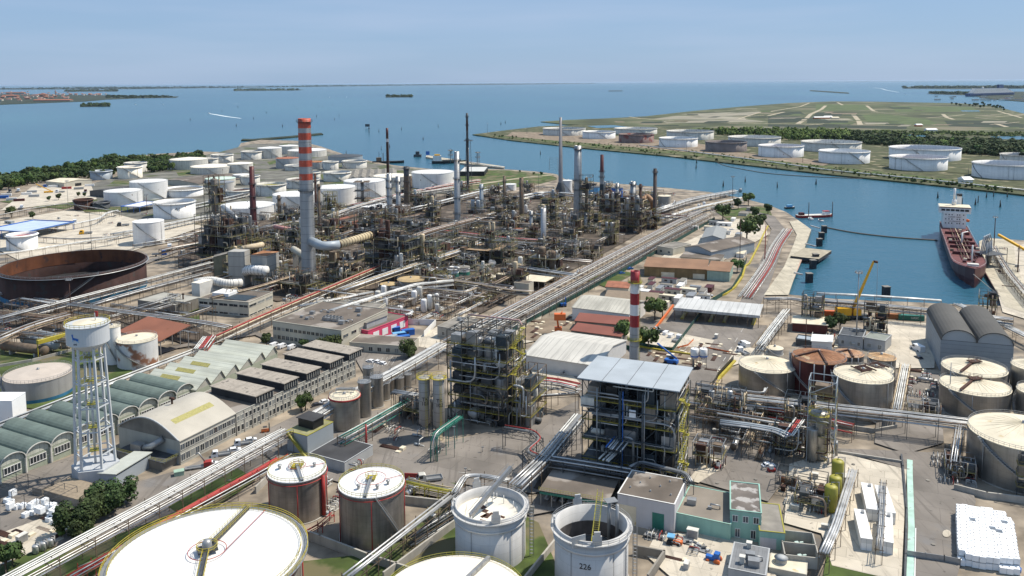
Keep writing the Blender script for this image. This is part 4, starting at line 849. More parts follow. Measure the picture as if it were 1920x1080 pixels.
stack('stack','light ribbed heater stack standing on a dark furnace','stack',1019,458,390,10.5,10,mat('ribbed_light',(.42,.42,.42),.5,.3,var=.08,seam=2.0),())
stack('process_column','brown column left of the ribbed heater stack','column',978,404,333,9,8,frameb,(345,))
stack('process_column','thick column with dark platforms, right units','column',1186,425,340,11,10,galv,(345,362,385,405))
stack('process_column','grey column left of the thick right column','column',1157,405,343,7,6.5,galv,(350,370))
stack('process_column','dark rust column at the edge of the right units','column',1200,435,345,5,5,rustm,(350,))
stack('process_column','dark maroon twin column behind the air coolers','column',476,428,312,13,9,maroon,(345,368,390))
stack('process_column','thin black column just right of the chimney','column',593,405,325,6,4,rustm,(340,))
stack('process_column','dark column with ring platforms before the green trimmed tank','column',524,405,366,7,6,frameb,(372,385))
stack('process_column','small dark column beside the ringed dark column','column',534,405,380,5,4,frameb,(388,))
stack('process_column','slim grey column among the central units','column',996,440,395,6,6,galv,(402,))
stack('process_column','brown slim column near the grass field','column',946,395,330,6,5,frameb,(340,360))
stack('process_column','grey column behind the brown shed','column',903,400,345,8,7,bluegrey,(352,375))
stack('process_column','short grey column before the pale tall column','column',1098,435,398,6,6,galv,(402,))
stack('process_column','grey silo-like column by the channel frame','column',1168,420,382,7,7,galv,(385,))
stack('process_column','slim brown column left of the furnace structure','column',600,440,345,7,6,frameb,(350,380))
stack('stack','short rusty stack on the furnace structure','stack',716,470,410,8,7,rustm,())
# lattice derrick flare
def lattice(name,label,cat,xb,yb,yt,wb,wt,mt,nseg=16,pipe=None,plats=()):
    p=G(xb,yb,0); h=topz(p,yt); D=(p-Vector((0,0,CAMH))).length; rb,rt=wb/2*D/FPX,wt/2*D/FPX; t=thing(name,label,cat,p); m=M()
    c=[(-1,-1),(1,-1),(1,1),(-1,1)]; q=lambda i,k:Vector((c[i][0]*(rb+(rt-rb)*k/nseg),c[i][1]*(rb+(rt-rb)*k/nseg),h*k/nseg))
    for i in range(4):
        m.beam(q(i,0),q(i,nseg),.18)
        for k in range(nseg):
            m.beam(q(i,k),q((i+1)%4,k+1),.1); m.beam(q(i,k+1),q((i+1)%4,k+1),.1)
    m.build('lattice',mt,t)
    if pipe: M().tube([(0,0,0),(0,0,h)],pipe,10).build('flare_pipe',galv,t)
    for z in plats: mm=M(); mm.box((0,0,h*z),(rb*2+2,rb*2+2,.2)); rail(mm,rb+1.2,h*z,8); mm.build('platform',mt,t)
    return t
lattice('flare_tower','lattice derrick flare with inner pipes, tallest after the chimney','flare tower',879,358,262,13,8,dgrey,16,.5,(.5,.98))
stack('stack','dark flare pipe rising through the lattice derrick','stack',877,358,212,4.5,4,[(212,225,dgrey),(225,245,rustm),(245,358,dgrey)],(219,235,262))
lattice('lattice_tower','squat rusty lattice tower before the white cone tanks','tower',680,386,338,24,20,frameb,5,1.6,(.3,.6,.95))
lattice('channel_mark','open frame light tower standing in the channel','tower',1038,322,296,17,15,galv,5)
# ------------------------------------------------------------------ pipe racks
rackn=[0]
def rack(label,pts,h,wd,n,mats,r=(.14,.3),gap=8.5,levels=1,truss=False,fm=None,legs=True,world=None,name='pipe_rack',post=.16,loops=0,sd=None):
    rn=random.Random(sd if sd is not None else len(label)*7+int(pts[0][0]))
    P=world or [G(x,y,h) for x,y in pts]; o=Vector((P[0].x,P[0].y,0)); t=thing(name,label,'pipe rack',o); fm=fm or frameb
    def nrm(i):
        d=P[min(i+1,len(P)-1)]-P[max(i-1,0)]; d.z=0; d.normalize(); return Vector((-d.y,d.x,0))
    Nn=[nrm(i) for i in range(len(P))]
    lv=[(0,n)]+([(-2.2,max(2,n-1))] if levels>1 else [])
    for dz,k in lv:
        for j in range(k):
            rad=rn.uniform(r[0],r[0]+(r[1]-r[0])*(.45 if rn.random()<.7 else 1))*.92; off=wd*((j+.5)/k-.5)+rn.uniform(-.25,.25)*wd/k; zz=dz+rad+.1+rn.choice((0,0,.15,.5))
            pts3=[P[i]+Nn[i]*off+Vector((0,0,zz)) for i in range(len(P))]
            if rn.random()<loops:
                k0=rn.randrange(len(pts3)-1); a,b=pts3[k0],pts3[k0+1]; L=(b-a).length
                if L>14:
                    c=rn.uniform(.3,.6); d=(b-a).normalized(); u=Vector((0,0,1.6+rad*3)); q0=a+d*L*c; q1=q0+d*4
                    pts3=pts3[:k0+1]+[q0,q0+u,q1+u,q1]+pts3[k0+1:]
            M(o).tube(chain(pts3,3) if len(pts3)>2 else pts3,rad,8).build('pipe',rn.choice(mats),t)
    if legs:
        for i in range(len(P)-1):
            a,b=P[i],P[i+1]; L=(b-a).length; d=(b-a).normalized(); k=max(1,min(40,round(L/gap))); nn=Vector((-d.y,d.x,0)).normalized()
            ang=math.atan2(d.y,d.x)
            if abs(a.z-b.z)<.5:
                pm=M()
                for s_ in (-1,1): pm.beam((0,s_*wd/2,0),(0,s_*wd/2,h+1.0),post)
                pm.beam((0,-wd/2-.3,h-.15),(0,wd/2+.3,h-.15),post)
                if levels>1: pm.beam((0,-wd/2,h-2.3),(0,wd/2,h-2.3),post)
                me=None
                for q in range(k if i<len(P)-2 else k+1):
                    c=a+(b-a)*q/k-o
                    if me is None: ob=pm.build('portal_frame',fm,t); me=ob.data
                    else: ob=bpy.data.objects.new('portal_frame',me); COL.objects.link(ob); ob.parent=t
                    ob.location=(c.x,c.y,0); ob.rotation_euler=(0,0,ang)
            if truss:
                m=M(o); kk=max(2,int(L/3.2))
                for s_ in (-1,1):
                    u=nn*s_*wd/2; z0,z1=Vector((0,0,-2.4)),Vector((0,0,0))
                    m.beam(a+u+z0,b+u+z0,.14); m.beam(a+u,b+u,.14)
                    for q in range(kk):
                        c0,c1=a+(b-a)*q/kk+u,a+(b-a)*(q+1)/kk+u; m.beam(c0+(z0 if q%2 else z1),c1+(z1 if q%2 else z0),.1); m.beam(c0+z0,c0,.1)
                m.build('truss',fm,t)
    for i in range(len(P)-1):
        m=M(o)
        for s_ in (-1,1): m.beam(P[i]+Nn[i]*s_*wd/2+Vector((0,0,-.1)),P[i+1]+Nn[i+1]*s_*wd/2+Vector((0,0,-.1)),.13)
        m.build('edge_beam',fm,t)
    return t
mw=[pipew,alu,pipew,galv,alu]; mm_=[pipew,galv,pipeb,alu,pipec,pipeb]; mp=[pipeb,pipec,galv,pipeb,alu,frameb]; mr=[pipew,red,alu,pipew,galv]
rack('foreground white pipe rack running past the dark bottom left trees',[(-60,1130),(25,1083),(285,945),(480,838),(538,808)],7,5.5,5,mw,(.17,.3),levels=2)
rack('low secondary rack with red main below foreground rack',[(130,1085),(300,990),(480,893),(545,855)],3.5,3,4,[galv,red,alu,galv],(.14,.28),post=.12)
rack('pipe rack between the black roofed hut and stainless silos',[(578,787),(619,762),(767,682),(830,645)],8,6,7,mw,(.18,.34),levels=2)
rack('low rack below the silos with green pipes',[(640,822),(690,795),(765,752)],6,3.5,5,[alu,green,galv,pipew],(.15,.28),levels=2)
rack('main multi lane pipe rack, left lane, crossing the site centre',[(838,641),(960,578),(1147,480),(1267,418),(1312,397)],7,7,8,mm_,(.12,.30),levels=2,loops=.25)
rack('main multi lane pipe rack, right lane, beside the green fence',[(850,655),(975,590),(1155,494),(1275,428),(1330,402)],6.5,7,7,[pipew,galv,alu,frameb,pipew,galv],(.12,.30),levels=2,loops=.2)
rack('white pipe rack along the back of the green vaults',[(-20,808),(100,752),(240,712),(378,655)][0:1]+[(378,655)],6,5,6,[pipew,pipew,alu,pipew],(.22,.36))
rack('red and cream rack rising left of flat roofed office',[(385,640),(480,597),(640,530),(740,487),(870,463)],7,5,6,[pipec,pipeb,red,pipew,pipeb],(.2,.4),levels=2,loops=.1)
rack('second cream rack in front of the banded chimney',[(640,545),(717,518),(870,468),(905,452)],8,4,6,[pipec,pipec,pipeb,alu],(.2,.4),levels=2)
rack('silver racks passing before the huge rusty tank',[(0,598),(160,556),(397,493)],7,5,6,mw,(.2,.4),levels=2)
rack('silver lower rack right of huge rusty tank',[(170,573),(240,552),(397,510)],5,3,4,mw,(.2,.35))
rack('cross rack over the rust roofed shed',[(130,570),(250,588),(375,604),(430,614)],9,4,6,[galv,alu,frameb,pipew],(.2,.4),truss=True,levels=1)
rack('white rack behind the huge rusty tank',[(-10,480),(32,474),(220,445)],6,3.5,5,mw,(.2,.4))
rack('long thin white rack across the left yard',[(-5,405),(60,392),(120,382),(225,398)],5,2,3,mw,(.2,.35))
rack('white rack stepping through the left yard',[(70,432),(185,412),(200,400),(222,395)],5,2,3,mw,(.2,.35))
rack('left yard rack with grey frames near the red interior tank',[(66,445),(140,450),(215,444)],4,2.5,4,mm_,(.15,.3))
rack('foreground twin silver lines climbing to dismantled tank',[(652,1085),(720,1032),(852,928)],6,3.6,3,[alu,alu,galv],(.28,.4),gap=5)
rack('foreground silver lines bending behind dismantled tank',[(852,926),(872,893),(905,893),(955,903)],7,2.4,4,[alu,alu,galv],(.2,.3),gap=6)
rack('silver lines climbing beside dismantled tank to the road',[(965,912),(1022,858)],8,4,5,[alu,alu,galv],(.25,.4),gap=6,levels=2)
rack('silver pipe rack climbing to the roofed steel tower corner',[(1022,858),(1087,780)],8,4,6,[alu,pipew,galv],(.2,.34),gap=5,levels=2,truss=True,fm=dgrey)
rack('silver pipes on the mint pump shelter roof',[(1020,860),(1100,872),(1182,886)],7.5,5,6,[alu,galv,dgrey],(.2,.32),levels=2,fm=dgrey)
rack('long right rack before the grey steel tanks',[(1315,737),(1440,750),(1560,763),(1700,778),(1940,806)],8,5,7,[galv,pipeb,alu,galv,alu,galv,alu,maroon,pipew],(.16,.34),levels=2,fm=dgrey)
rack('short cream pipe bundle joining the long right rack',[(1681,770),(1697,686)],6,4,6,[pipew,pipec,pipew,pipec,pipew],(.22,.36))
rack('silver pipes rising beside the four white container tanks',[(1545,1040),(1567,992),(1600,884)],5,2.6,4,[alu,alu,galv],(.25,.4))
rack('waterfront truss rack between dock and yellow crane',[(1512,562),(1600,568),(1760,583),(1900,600)],8,5,6,[galv,frameb,alu,galv],(.18,.36),truss=True,levels=2,fm=dgrey)
rack('fat white pipes along the dock head',[(1532,551),(1640,556),(1765,565)],4,2.6,3,[pipew,pipec,pipew],(.35,.5),fm=galv)
rack('white dock rack between canopy and truss',[(1435,562),(1480,560),(1515,566)],7,4,5,mw,(.2,.4),truss=True)
rack('bundle of low red and white pipes along the quay',[(1397,558),(1440,497),(1455,462),(1478,430)],1.2,8,11,[pipew,red,pipew,pipew,alu,pipew,galv,pipew],(.16,.3),fm=conc,post=.12)
rack('red trimmed white rack left of the waterfront trailers',[(1425,648),(1445,620),(1475,582)],6,4,5,[pipew,red,pipew],(.22,.36),levels=2)
rack('right quay rack behind the tanker ship',[(1862,462),(1890,510),(1935,562)],5,4,5,mm_,(.2,.4),truss=True)
rack('fan of white pipes below the right quay',[(1795,572),(1870,605),(1940,640)],4,5,6,mw,(.2,.4))
rack('curved silver pipe left of roofed tower',[(997,768),(1003,748),(1022,745),(1085,741)],6,1.5,2,[pipew,galv],(.45,.6),gap=14)
rack('red line pipe bridge right of the open steel tower',[(945,803),(1000,812),(1012,825),(985,848),(1012,860)],7,2.4,3,[dgrey,galv,red],(.16,.25),fm=dgrey,levels=1,truss=True)
_a,_b=G(862,782,9),G(813,816,9)
rack('green pipe bridge reaching down from the open steel tower',None,9,2.4,4,[green,green,alu],(.17,.24),fm=green,gap=6,world=[_a,_b,Vector((_b.x,_b.y-.4,.3))],sd=4)
rack('white and red pipes between the two steel towers',[(995,712),(1040,715),(1085,725)],10,5,6,[pipew,red,alu,pipew],(.2,.42),levels=2)
rack('rack behind the stainless silos joining TK silos',[(737,735),(785,742)],9,3,5,[galv,alu],(.2,.35),fm=dgrey)
rack('blue grey truss bridge right of the roofed steel tower',[(1350,793),(1410,800),(1455,808),(1480,820)],9,4,6,[bluegrey,alu,bluegrey],(.2,.32),truss=True,fm=dblue)
rack('small rack feeding the stainless columns',[(1478,820),(1500,790)],9,3.4,5,[alu,red,pipew],(.2,.3),fm=dblue)
rack('low dark rack before the roofed tower doors',[(1285,905),(1300,915),(1375,930)],4,2.4,4,[dgrey,galv],(.2,.3),fm=dgrey)
rack('dark pipe bridge from the tower over the brown roof',[(1185,878),(1200,868),(1285,890),(1292,905)],8.5,2.6,4,[dgrey,galv,dgrey],(.2,.3),fm=dgrey)
for i in range(3):
    x=1135+i*9; P=[G(x+20,838,10),G(x,856,10),G(x,868,7)]
rack('four white hook pipes at the foot of the roofed tower',[(1155,845),(1133,866)],9,4,4,[pipew],(.28,.32),fm=dblue,gap=6)
rack('blue and grey pipe bundle pouring out of the roofed tower',[(1178,812),(1150,846)],13,5,8,[bluegrey,blue,alu,dblue],(.2,.3),fm=dblue,gap=6)
rack('pipes along the wall of the dirty sump by tank 226',[(760,905),(800,915),(850,925)],3,2,4,[pipec,alu,olive],(.15,.25))
rack('long far bank pipeline beside the channel',[(1200,272),(1440,303),(1560,320),(1700,333),(1935,358)],1,5,4,[pipew,alu],(.4,.6),fm=conc,post=.1,gap=20)
rack('red and white jetty pipeline',[(880,304),(920,312),(945,314)],1.5,3,3,[red,pipew],(.4,.5),fm=conc)
rack('red fire main beside the largest white roofed tank',[(100,1110),(215,1037),(335,964),(480,885),(520,862)],2.2,1.2,2,[red,galv],(.3,.36),fm=red,gap=7)
rack('red scaffolded pipe frame left of largest white tank',[(150,1068),(200,1048)],3,3,4,[red,red,galv],(.12,.2),fm=red,gap=3)
rack('red pipes between the two steel clad tanks',[(572,1000),(600,985),(622,965)],2,1.5,3,[red],(.12,.2),fm=red,gap=4)
rack('yellow railed walkway pipes behind dismantled tank',[(762,903),(800,912),(852,922)],4,3,5,[olive,galv,pipec],(.12,.22),fm=olive,gap=4,levels=2)
# racks inside the process area
PR_=[('big grey pipe run across the central units',[(755,404),(860,414),(960,420),(1010,422)],6,5,4,[galv,steelw,frameb],(.4,.9)),
('pale rack left of the twin columns',[(600,412),(665,388),(740,368),(850,352)],8,6,6,mm_,(.25,.5)),
('rack behind the furnace structure',[(640,440),(700,418),(800,402)],9,4,6,mp,(.25,.45)),
('brown rack between furnace and framed deck',[(745,455),(805,432),(890,410)],10,6,6,mp,(.25,.45)),
('red pipe line across the central yard',[(780,428),(860,436),(960,448),(1030,452)],7,4,5,[red,pipeb,pipew,maroon],(.25,.4)),
('silver rack right of the blank white tank',[(770,392),(850,372),(960,345)],6,4,5,mw,(.25,.45)),
('rack along the shore of the right units',[(960,372),(1020,360),(1100,366)],6,4,5,mm_,(.25,.45)),
('rack from the brown long shed to the units',[(940,470),(1040,486),(1110,492)],8,4,6,mp,(.25,.4)),
('pipe run past the teal banded tank',[(790,520),(880,530),(960,545),(1000,548)],8,3,5,mp,(.2,.4)),
('pipe run before the ringed dark column',[(480,430),(560,416),(600,405)],10,4,5,mp,(.25,.45)),
('left rack beside the leaning process tower',[(300,470),(360,458),(440,446)],7,3,5,mm_,(.25,.4)),
('white rack under the tank farm front row',[(210,440),(300,424),(370,408),(470,395)],5,4,5,mw,(.25,.45)),
('red and white line under the tank numbered 41',[(250,460),(330,447),(362,440)],3,2,3,[red,pipew],(.25,.4)),
('right units rack leading to the shore',[(1230,395),(1300,372),(1380,358)],5,6,6,mw,(.25,.5)),
('pale rack above the main rack end',[(1240,412),(1300,392),(1400,370)],5,5,6,[pipew,pipec,alu],(.25,.45)),
('crossing rack at the foot of dark brown stack',[(1140,392),(1230,402),(1290,408)],8,4,5,[pipeb,maroon,pipew],(.25,.45)),
('rack in front of the heater structure',[(960,500),(1060,515),(1080,518)],7,3,4,[alu,dgrey],(.3,.6)),
('tall frame rack left of the office',[(395,560),(480,540),(560,515)],8,3,5,mp,(.2,.4)),
('thin racks behind the office roof',[(560,575),(640,560),(700,548)],9,2,4,mw,(.18,.3)),
('vessel feed rack near the pink building',[(620,585),(700,560),(780,535),(850,528)],9,3,5,mw,(.15,.3)),
('left far rack by the drums',[(-10,640),(60,610),(130,590)],8,4,5,mp,(.2,.35)),
('tangled rack above the blue grey drums',[(-10,622),(80,628),(160,640)],7,4,6,[galv,frameb,pipeb],(.15,.3)),
('left edge pipe rack under the rusty tank',[(-10,585),(60,592),(140,600)],6,4,6,mp,(.15,.3)),
('pipe bundle dropping behind white vault rack',[(375,655),(392,632)],8,6,8,[pipew,pipew,red],(.22,.32)),
('pipe rack at the right foreground beside steel tanks',[(1790,870),(1800,800)],6,3,4,[alu,dgrey],(.2,.3)),
('grey rack left of the largest right tank',[(1440,770),(1520,782),(1600,800)],5,3,4,[galv,red,frameb],(.16,.28)),
('low rack in the dirty ditch before tank 226',[(770,1010),(850,960),(900,925)],3,3,4,[dgrey,galv],(.2,.3)),
('tank farm cross rack beneath white cone tanks',[(660,385),(760,362),(850,345),(900,338)],4,5,5,[pipew,red,pipeb],(.3,.5)),
('back rack between the white tanks',[(300,400),(390,380),(470,362)],4,4,4,mw,(.3,.5)),
]
for a in PR_: rack(a[0],a[1],a[2],a[3],a[4],a[5],a[6],levels=2,gap=9,loops=.2)
# ------------------------------------------------------------------ buildings
def bframe(FL,FR,BR,h):
    a,b,c=G(*FL,h),G(*FR,h),G(*BR,h); u=b-a; Wd=u.length; u.normalize(); n=Vector((-u.y,u.x,0)); Dp=(c-b).dot(n); ang=math.atan2(u.y,u.x)
    if Dp<0: a=a+n*Dp; Dp=-Dp
    return Vector((a.x,a.y,0)),ang,Wd,Dp
def window(t,side,c,z0,z1,w_,Wd,Dp,fr=None,g=None,split=1):
    g=g or random.choice((glass,glass,glass,blind,glassb)); m=M(); f=M(); e=.07
    def bx(mm,c0,c1,za,zb,e0,e1):
        if side=='F': mm.bb(c0,-e1,za,c1,-e0,zb)
        elif side=='B': mm.bb(c0,Dp+e0,za,c1,Dp+e1,zb)
        elif side=='R': mm.bb(Wd+e0,c0,za,Wd+e1,c1,zb)
        else: mm.bb(-e1,c0,za,-e0,c1,zb)
    bx(m,c-w_/2,c+w_/2,z0,z1,.01,.05); o=m.build('window',g,t)
    if fr:
        bx(f,c-w_/2-.1,c+w_/2+.1,z1,z1+.12,.01,.12); bx(f,c-w_/2-.1,c+w_/2+.1,z0-.12,z0,.01,.16)
        for k in range(split+1):
            x=c-w_/2+w_*k/split; bx(f,x-.05,x+.05,z0,z1,.055,.1)
        f.build('window_frame',fr,o)
def bldg(label,FL,FR,BR,h,wm,rm,roof='flat',name='building',cat='building',rise=2,win=(),rooms=0,parapet=.5,axis='v',over=.4,trim=None,panels=0,loc=None,doors=(),group=None,open_=False,fr=None):
    p,ang,Wd,Dp=loc or bframe(FL,FR,BR,h); t=thing(name,label,cat,p,ang,group); trim=trim or wm
    if open_:
        for i in range(open_+1):
            for y in (0.5,Dp-.5): m=M(); m.box((.5+(Wd-1)*i/open_,y,h/2),(.3,.3,h)); m.build('post',galv if trim is wm else trim,t)
    else: M().bb(0,0,0,Wd,Dp,h).build('wall',wm,t)
    if roof=='flat':
        M().bb(-.05,-.05,h+.01,Wd+.05,Dp+.05,h+.15).build('roof',rm,t)
        m=M(); q=.25
        if parapet:
            m.bb(-.1,-.1,h+.16,Wd+.1,q,h+parapet); m.bb(-.1,Dp-q,h+.16,Wd+.1,Dp+.1,h+parapet); m.bb(-.1,q,h+.16,q,Dp-q,h+parapet); m.bb(Wd-q,q,h+.16,Wd+.1,Dp-q,h+parapet); m.build('parapet',trim,t)
    elif roof in ('gable','mono','arch'):
        k=2 if roof=='gable' else (1 if roof=='mono' else 14)
        A=Wd if axis=='v' else Dp; B=Dp if axis=='v' else Wd; pr=[]
        for i in range(k+1):
            s_=i/k; z=h+.02+(rise*(1-abs(2*s_-1)) if roof=='gable' else (rise*s_ if roof=='mono' else rise*math.sin(math.pi*s_))); pr.append((-over+s_*(A+2*over),z))
        vs=[]
        for d,th in ((-over,0),(B+over,0)):
            for x,z in pr: vs.append((x,d,z) if axis=='v' else (d,x,z))
        for d in (-over,B+over):
            for x,z in pr: vs.append((x,d,z+.25) if axis=='v' else (d,x,z+.25))
        n=k+1; fs=[]
        for i in range(k): fs+=[(i,i+1,n+i+1,n+i),(2*n+i,3*n+i,3*n+i+1,2*n+i+1),(i,2*n+i,2*n+i+1,i+1),(n+i,n+i+1,3*n+i+1,3*n+i)]
        fs+=[(0,n,3*n,2*n),(k,2*n+k,3*n+k,n+k)]
        M().add(vs,fs).build('roof',rm,t)
        # gable infill
        if not open_:
            m=M()
            for d in (.02,B-.02):
                g=[(x,d,z-.01) if axis=='v' else (d,x,z-.01) for x,z in pr]; g2=[(0 if axis=='v' else d,d if axis=='v' else 0,h-.02)]
                a0=(pr[0][0],d,h-.05) if axis=='v' else (d,pr[0][0],h-.05); a1=(pr[-1][0],d,h-.05) if axis=='v' else (d,pr[-1][0],h-.05)
                g=[( min(max(v[0],0.01),Wd-.01),min(max(v[1],0.01),Dp-.01),v[2]) for v in [a0]+g+[a1]]
                m.add(g,[tuple(range(len(g)))])
            m.build('gable_wall',trim,t)
    for side,cnt,z0,z1,fill in win:
        L=Wd if side in 'FB' else Dp
        for i in range(cnt): window(t,side,L*(i+.5)/cnt,z0,z1,L/cnt*fill,Wd,Dp,fr or white2,split=2 if cnt<20 else 1)
    for side,c,w_,hh,mt in doors:
        m=M(); 
        if side=='F': m.bb(c*Wd-w_/2,-.08,.05,c*Wd+w_/2,-.01,hh)
        elif side=='R': m.bb(Wd+.01,c*Dp-w_/2,.05,Wd+.08,c*Dp+w_/2,hh)
        m.build('door',mt,t)
    for i in range(rooms):
        rr=random.Random(i*3+int(FL[0])); x,y=rr.uniform(.15,.85)*Wd,rr.uniform(.2,.8)*Dp; s_=rr.uniform(.8,2.2)
        m=M(); m.box((x,y,h+.2+s_*.4),(s_*1.3,s_,s_*.8),.1); m.build('roof_unit',galv,t)
        if i%2: m=M(); m.tube([(x,y+s_,h+.1),(x,y+s_,h+1.2),(x+2.5,y+s_,h+1.2),(x+2.5,y+s_,h+.1)],.2,6); m.build('roof_duct',galv,t)
    return t,p,ang,Wd,Dp
# monitor roofed workshop
grl=mat('pale_grey_render',(.40,.39,.34),.85,var=.1,sc=.15,streak=.15)
t,p,ang,Wd,Dp=bldg('long grey two storey workshop with five raised monitor roofs',(345,752),(442,776),(686,676),7.8,grl,broof,win=(('R',34,1.2,3.2,.62),('R',34,5.0,6.6,.62),('F',8,4.6,6.4,.7)),parapet=.3)
L=Vector((0,0,0))
inv=Matrix.Rotation(-ang,3,'Z')
plank=mat('brown_ribbed_roof',(.34,.30,.25),.9,var=.25,sc=.4,rib=1.2,rust=.35,rcol=(.16,.14,.12),rsc=.4)
for FL,FR,BR in (((562,650),(664,665),(685,656)),((521,668),(630,682),(650,672)),((482,686),(587,702),(610,692)),((435,703),(545,721),(567,711)),((384,728),(495,746),(524,733))):
    a,b,c=G(*FL,11),G(*FR,11),G(*BR,11); A,B,C_=[inv@(q-p) for q in (a,b,c)]
    m=M(); x0=max(1.5,A.x); x1=Wd+.3; m.bb(x0,A.y*0+B.y,7.9,x1,C_.y+1.0,10.7); o=m.build('monitor',bkroof,t)
    M().bb(x0-.5,B.y-.5,10.72,x1+.4,C_.y+1.4,11.0).build('monitor_roof',plank,o)
    k=6
    f=M(); g=M()
    g.bb(x1+.02,B.y+.2,8.3,x1+.06,C_.y+.8,10.3); g.build('monitor_window',glass,o)
    for i in range(k+1): y=B.y+.2+(C_.y+.6-B.y)*i/k; f.bb(x1+.07,y-.07,8.3,x1+.12,y+.07,10.3)
    f.build('window_bars',white2,o)
# pilasters on the facade
for i in range(18): M().bb(Wd+.01,Dp*i/17-.15 if i else .02,0,Wd+.22,Dp*i/17+.15,7.7).build('pilaster',conc,t)
# arched hall
t,p,ang,Wd,Dp=bldg('wide arched roof hall with yellow skylight strip and cowl','x' and (222,800),(337,828),(442,777),7.8,grl,mat('hall_roof',(.42,.39,.33),.85,var=.12,sc=.12,rust=.15,rcol=(.33,.31,.27)),'arch',rise=5.2,trim=dconc,win=(('R',12,1.2,3.4,.8),('R',12,4.8,6.6,.85)),over=.3,doors=(('F',.88,5,4.5,bluegrey),))
m=M(); s0=.76
def arcp(s_): return (Wd*s_,7.8+5.2*math.sin(math.pi*s_)+.3)
x0,z0=arcp(.72); x1,z1=arcp(.80)
m.add([(x0,Dp*.15,z0+.06),(x1,Dp*.15,z1+.06),(x1,Dp*.85,z1+.06),(x0,Dp*.85,z0+.06),(x0,Dp*.15,z0-.2),(x1,Dp*.15,z1-.2),(x1,Dp*.85,z1-.2),(x0,Dp*.85,z0-.2)],[(0,1,2,3),(0,4,5,1),(2,6,7,3),(1,5,6,2),(3,7,4,0)]).build('skylight',sky_l,t)
m=M(); xa,za=arcp(.42); m.tube([(xa,Dp*.5,za),(xa,Dp*.5,za+1.6)],.35,8); m.tube([(xa-.9,Dp*.5,za+1.9),(xa+.9,Dp*.5,za+1.9)],.45,8); m.build('roof_cowl',rustm,t)
m=M(); k=16
for i in range(k):
    (xa,za),(xb,zb)=arcp(i/k),arcp((i+1)/k); m.tube([(xa,-.45,za+.1),(xb,-.45,zb+.1)],.28,4,smooth=False)
m.build('arch_trim',grey,t)
m=M(); m.box((Wd*.45,-2.8,4.4),(4.5,2.6,2.4)); m.tube(chain([(Wd*.55,-2.8,4.6),(Wd*.68,-2.8,5.8),(Wd*.75,-.3,7.6)],6),1.1,14); m.build('air_handling_unit',galv,t)
M().bb(Wd*.2,-6,2.9,Wd*.98,-.1,3.1).build('platform_deck',dgrey,t); m=M(); rr_=[(Wd*.2,-6),(Wd*.98,-6),(Wd*.98,-.2)]
for a,b in zip(rr_,rr_[1:]):
    for z in (3.6,4.1): m.beam((*a,z),(*b,z),.06)
    for i in range(7): m.beam((a[0]+(b[0]-a[0])*i/6,a[1]+(b[1]-a[1])*i/6,3),(a[0]+(b[0]-a[0])*i/6,a[1]+(b[1]-a[1])*i/6,4.1),.05)
m.build('platform_railing',olive,t); M().bb(Wd*.24,-5.8,0,Wd*.94,-.12,2.85).build('annex_wall',dconc,t)
# green barrel vaults and saw-tooth bays
hv=5.5; F_=[(-55,898),(-8,880),(40,861),(87.5,842),(135,823),(178,805),(220,788),(257.5,772.5),(295,756.5),(330,741.5),(362,727.5)]
P0=G(*F_[0],hv); P1=G(*F_[-1],hv); ud=(P1-P0); LA=ud.length; ua=math.atan2(ud.y,ud.x); rear=(G(240,722,hv)-G(330,741.5,hv)).length*1.02
t=thing('vaulted_warehouse','row of ten dark green barrel vaults behind the water tower','warehouse',(P0.x,P0.y,0),ua)
nb=10; bw=LA/nb
M().bb(0,.2,0,LA,rear,hv-.3).build('wall',mint and mat('pale_green_render',(.33,.36,.28),.85,var=.12,sc=.2,streak=.1),t)
for i in range(nb):
    m=M(); k=12; vs=[];y0,y1=-.5,rear+.3
    for y in (y0,y1):
        for q in range(k+1): a=math.pi*q/k; vs.append((bw*i+bw/2-bw/2*.98*math.cos(a),y,hv+2.9*math.sin(a)))
    for y in (y0,y1):
        for q in range(k+1): a=math.pi*q/k; vs.append((bw*i+bw/2-bw/2*.98*math.cos(a)*.96,y,hv-.25+2.85*math.sin(a)))
    n=k+1; fs=[]
    for q in range(k): fs+=[(q,q+1,n+q+1,n+q),(2*n+q,3*n+q,3*n+q+1,2*n+q+1),(q,2*n+q,2*n+q+1,q+1),(n+q,n+q+1,3*n+q+1,3*n+q)]
    m.add(vs,fs,False); ob=m.build('vault_roof',vroof,t)
    m=M(); m.add([(bw*i+bw/2-bw/2*.95*math.cos(math.pi*q/k),.15,hv-.3+2.8*math.sin(math.pi*q/k)) for q in range(k+1)],[tuple(range(k+1))]); m.build('tympanum',groof,t)
    m=M()
    for q in range(k): a,b=math.pi*q/k,math.pi*(q+1)/k; m.tube([(bw*i+bw/2-bw/2*math.cos(a),-.55,hv+2.9*math.sin(a)),(bw*i+bw/2-bw/2*math.cos(b),-.55,hv+2.9*math.sin(b))],.18,4)
    m.bb(bw*i-.2,-.6,0,bw*i+.2,.15,hv); m.build('arch_edge',white2,t)
    g=M(); g.bb(bw*i+bw*.18,.05,2.3,bw*i+bw*.82,.17,4.3); g.build('window_band',glass,t)
    f=M()
    for q in range(6): x=bw*i+bw*(.18+.64*q/5); f.bb(x-.09,-.02,2.3,x+.09,.04,4.3)
    f.bb(bw*i+bw*.16,-.04,4.3,bw*i+bw*.84,.12,4.5); f.bb(bw*i+bw*.16,-.04,2.1,bw*i+bw*.84,.12,2.3); f.build('window_frame',white,t)
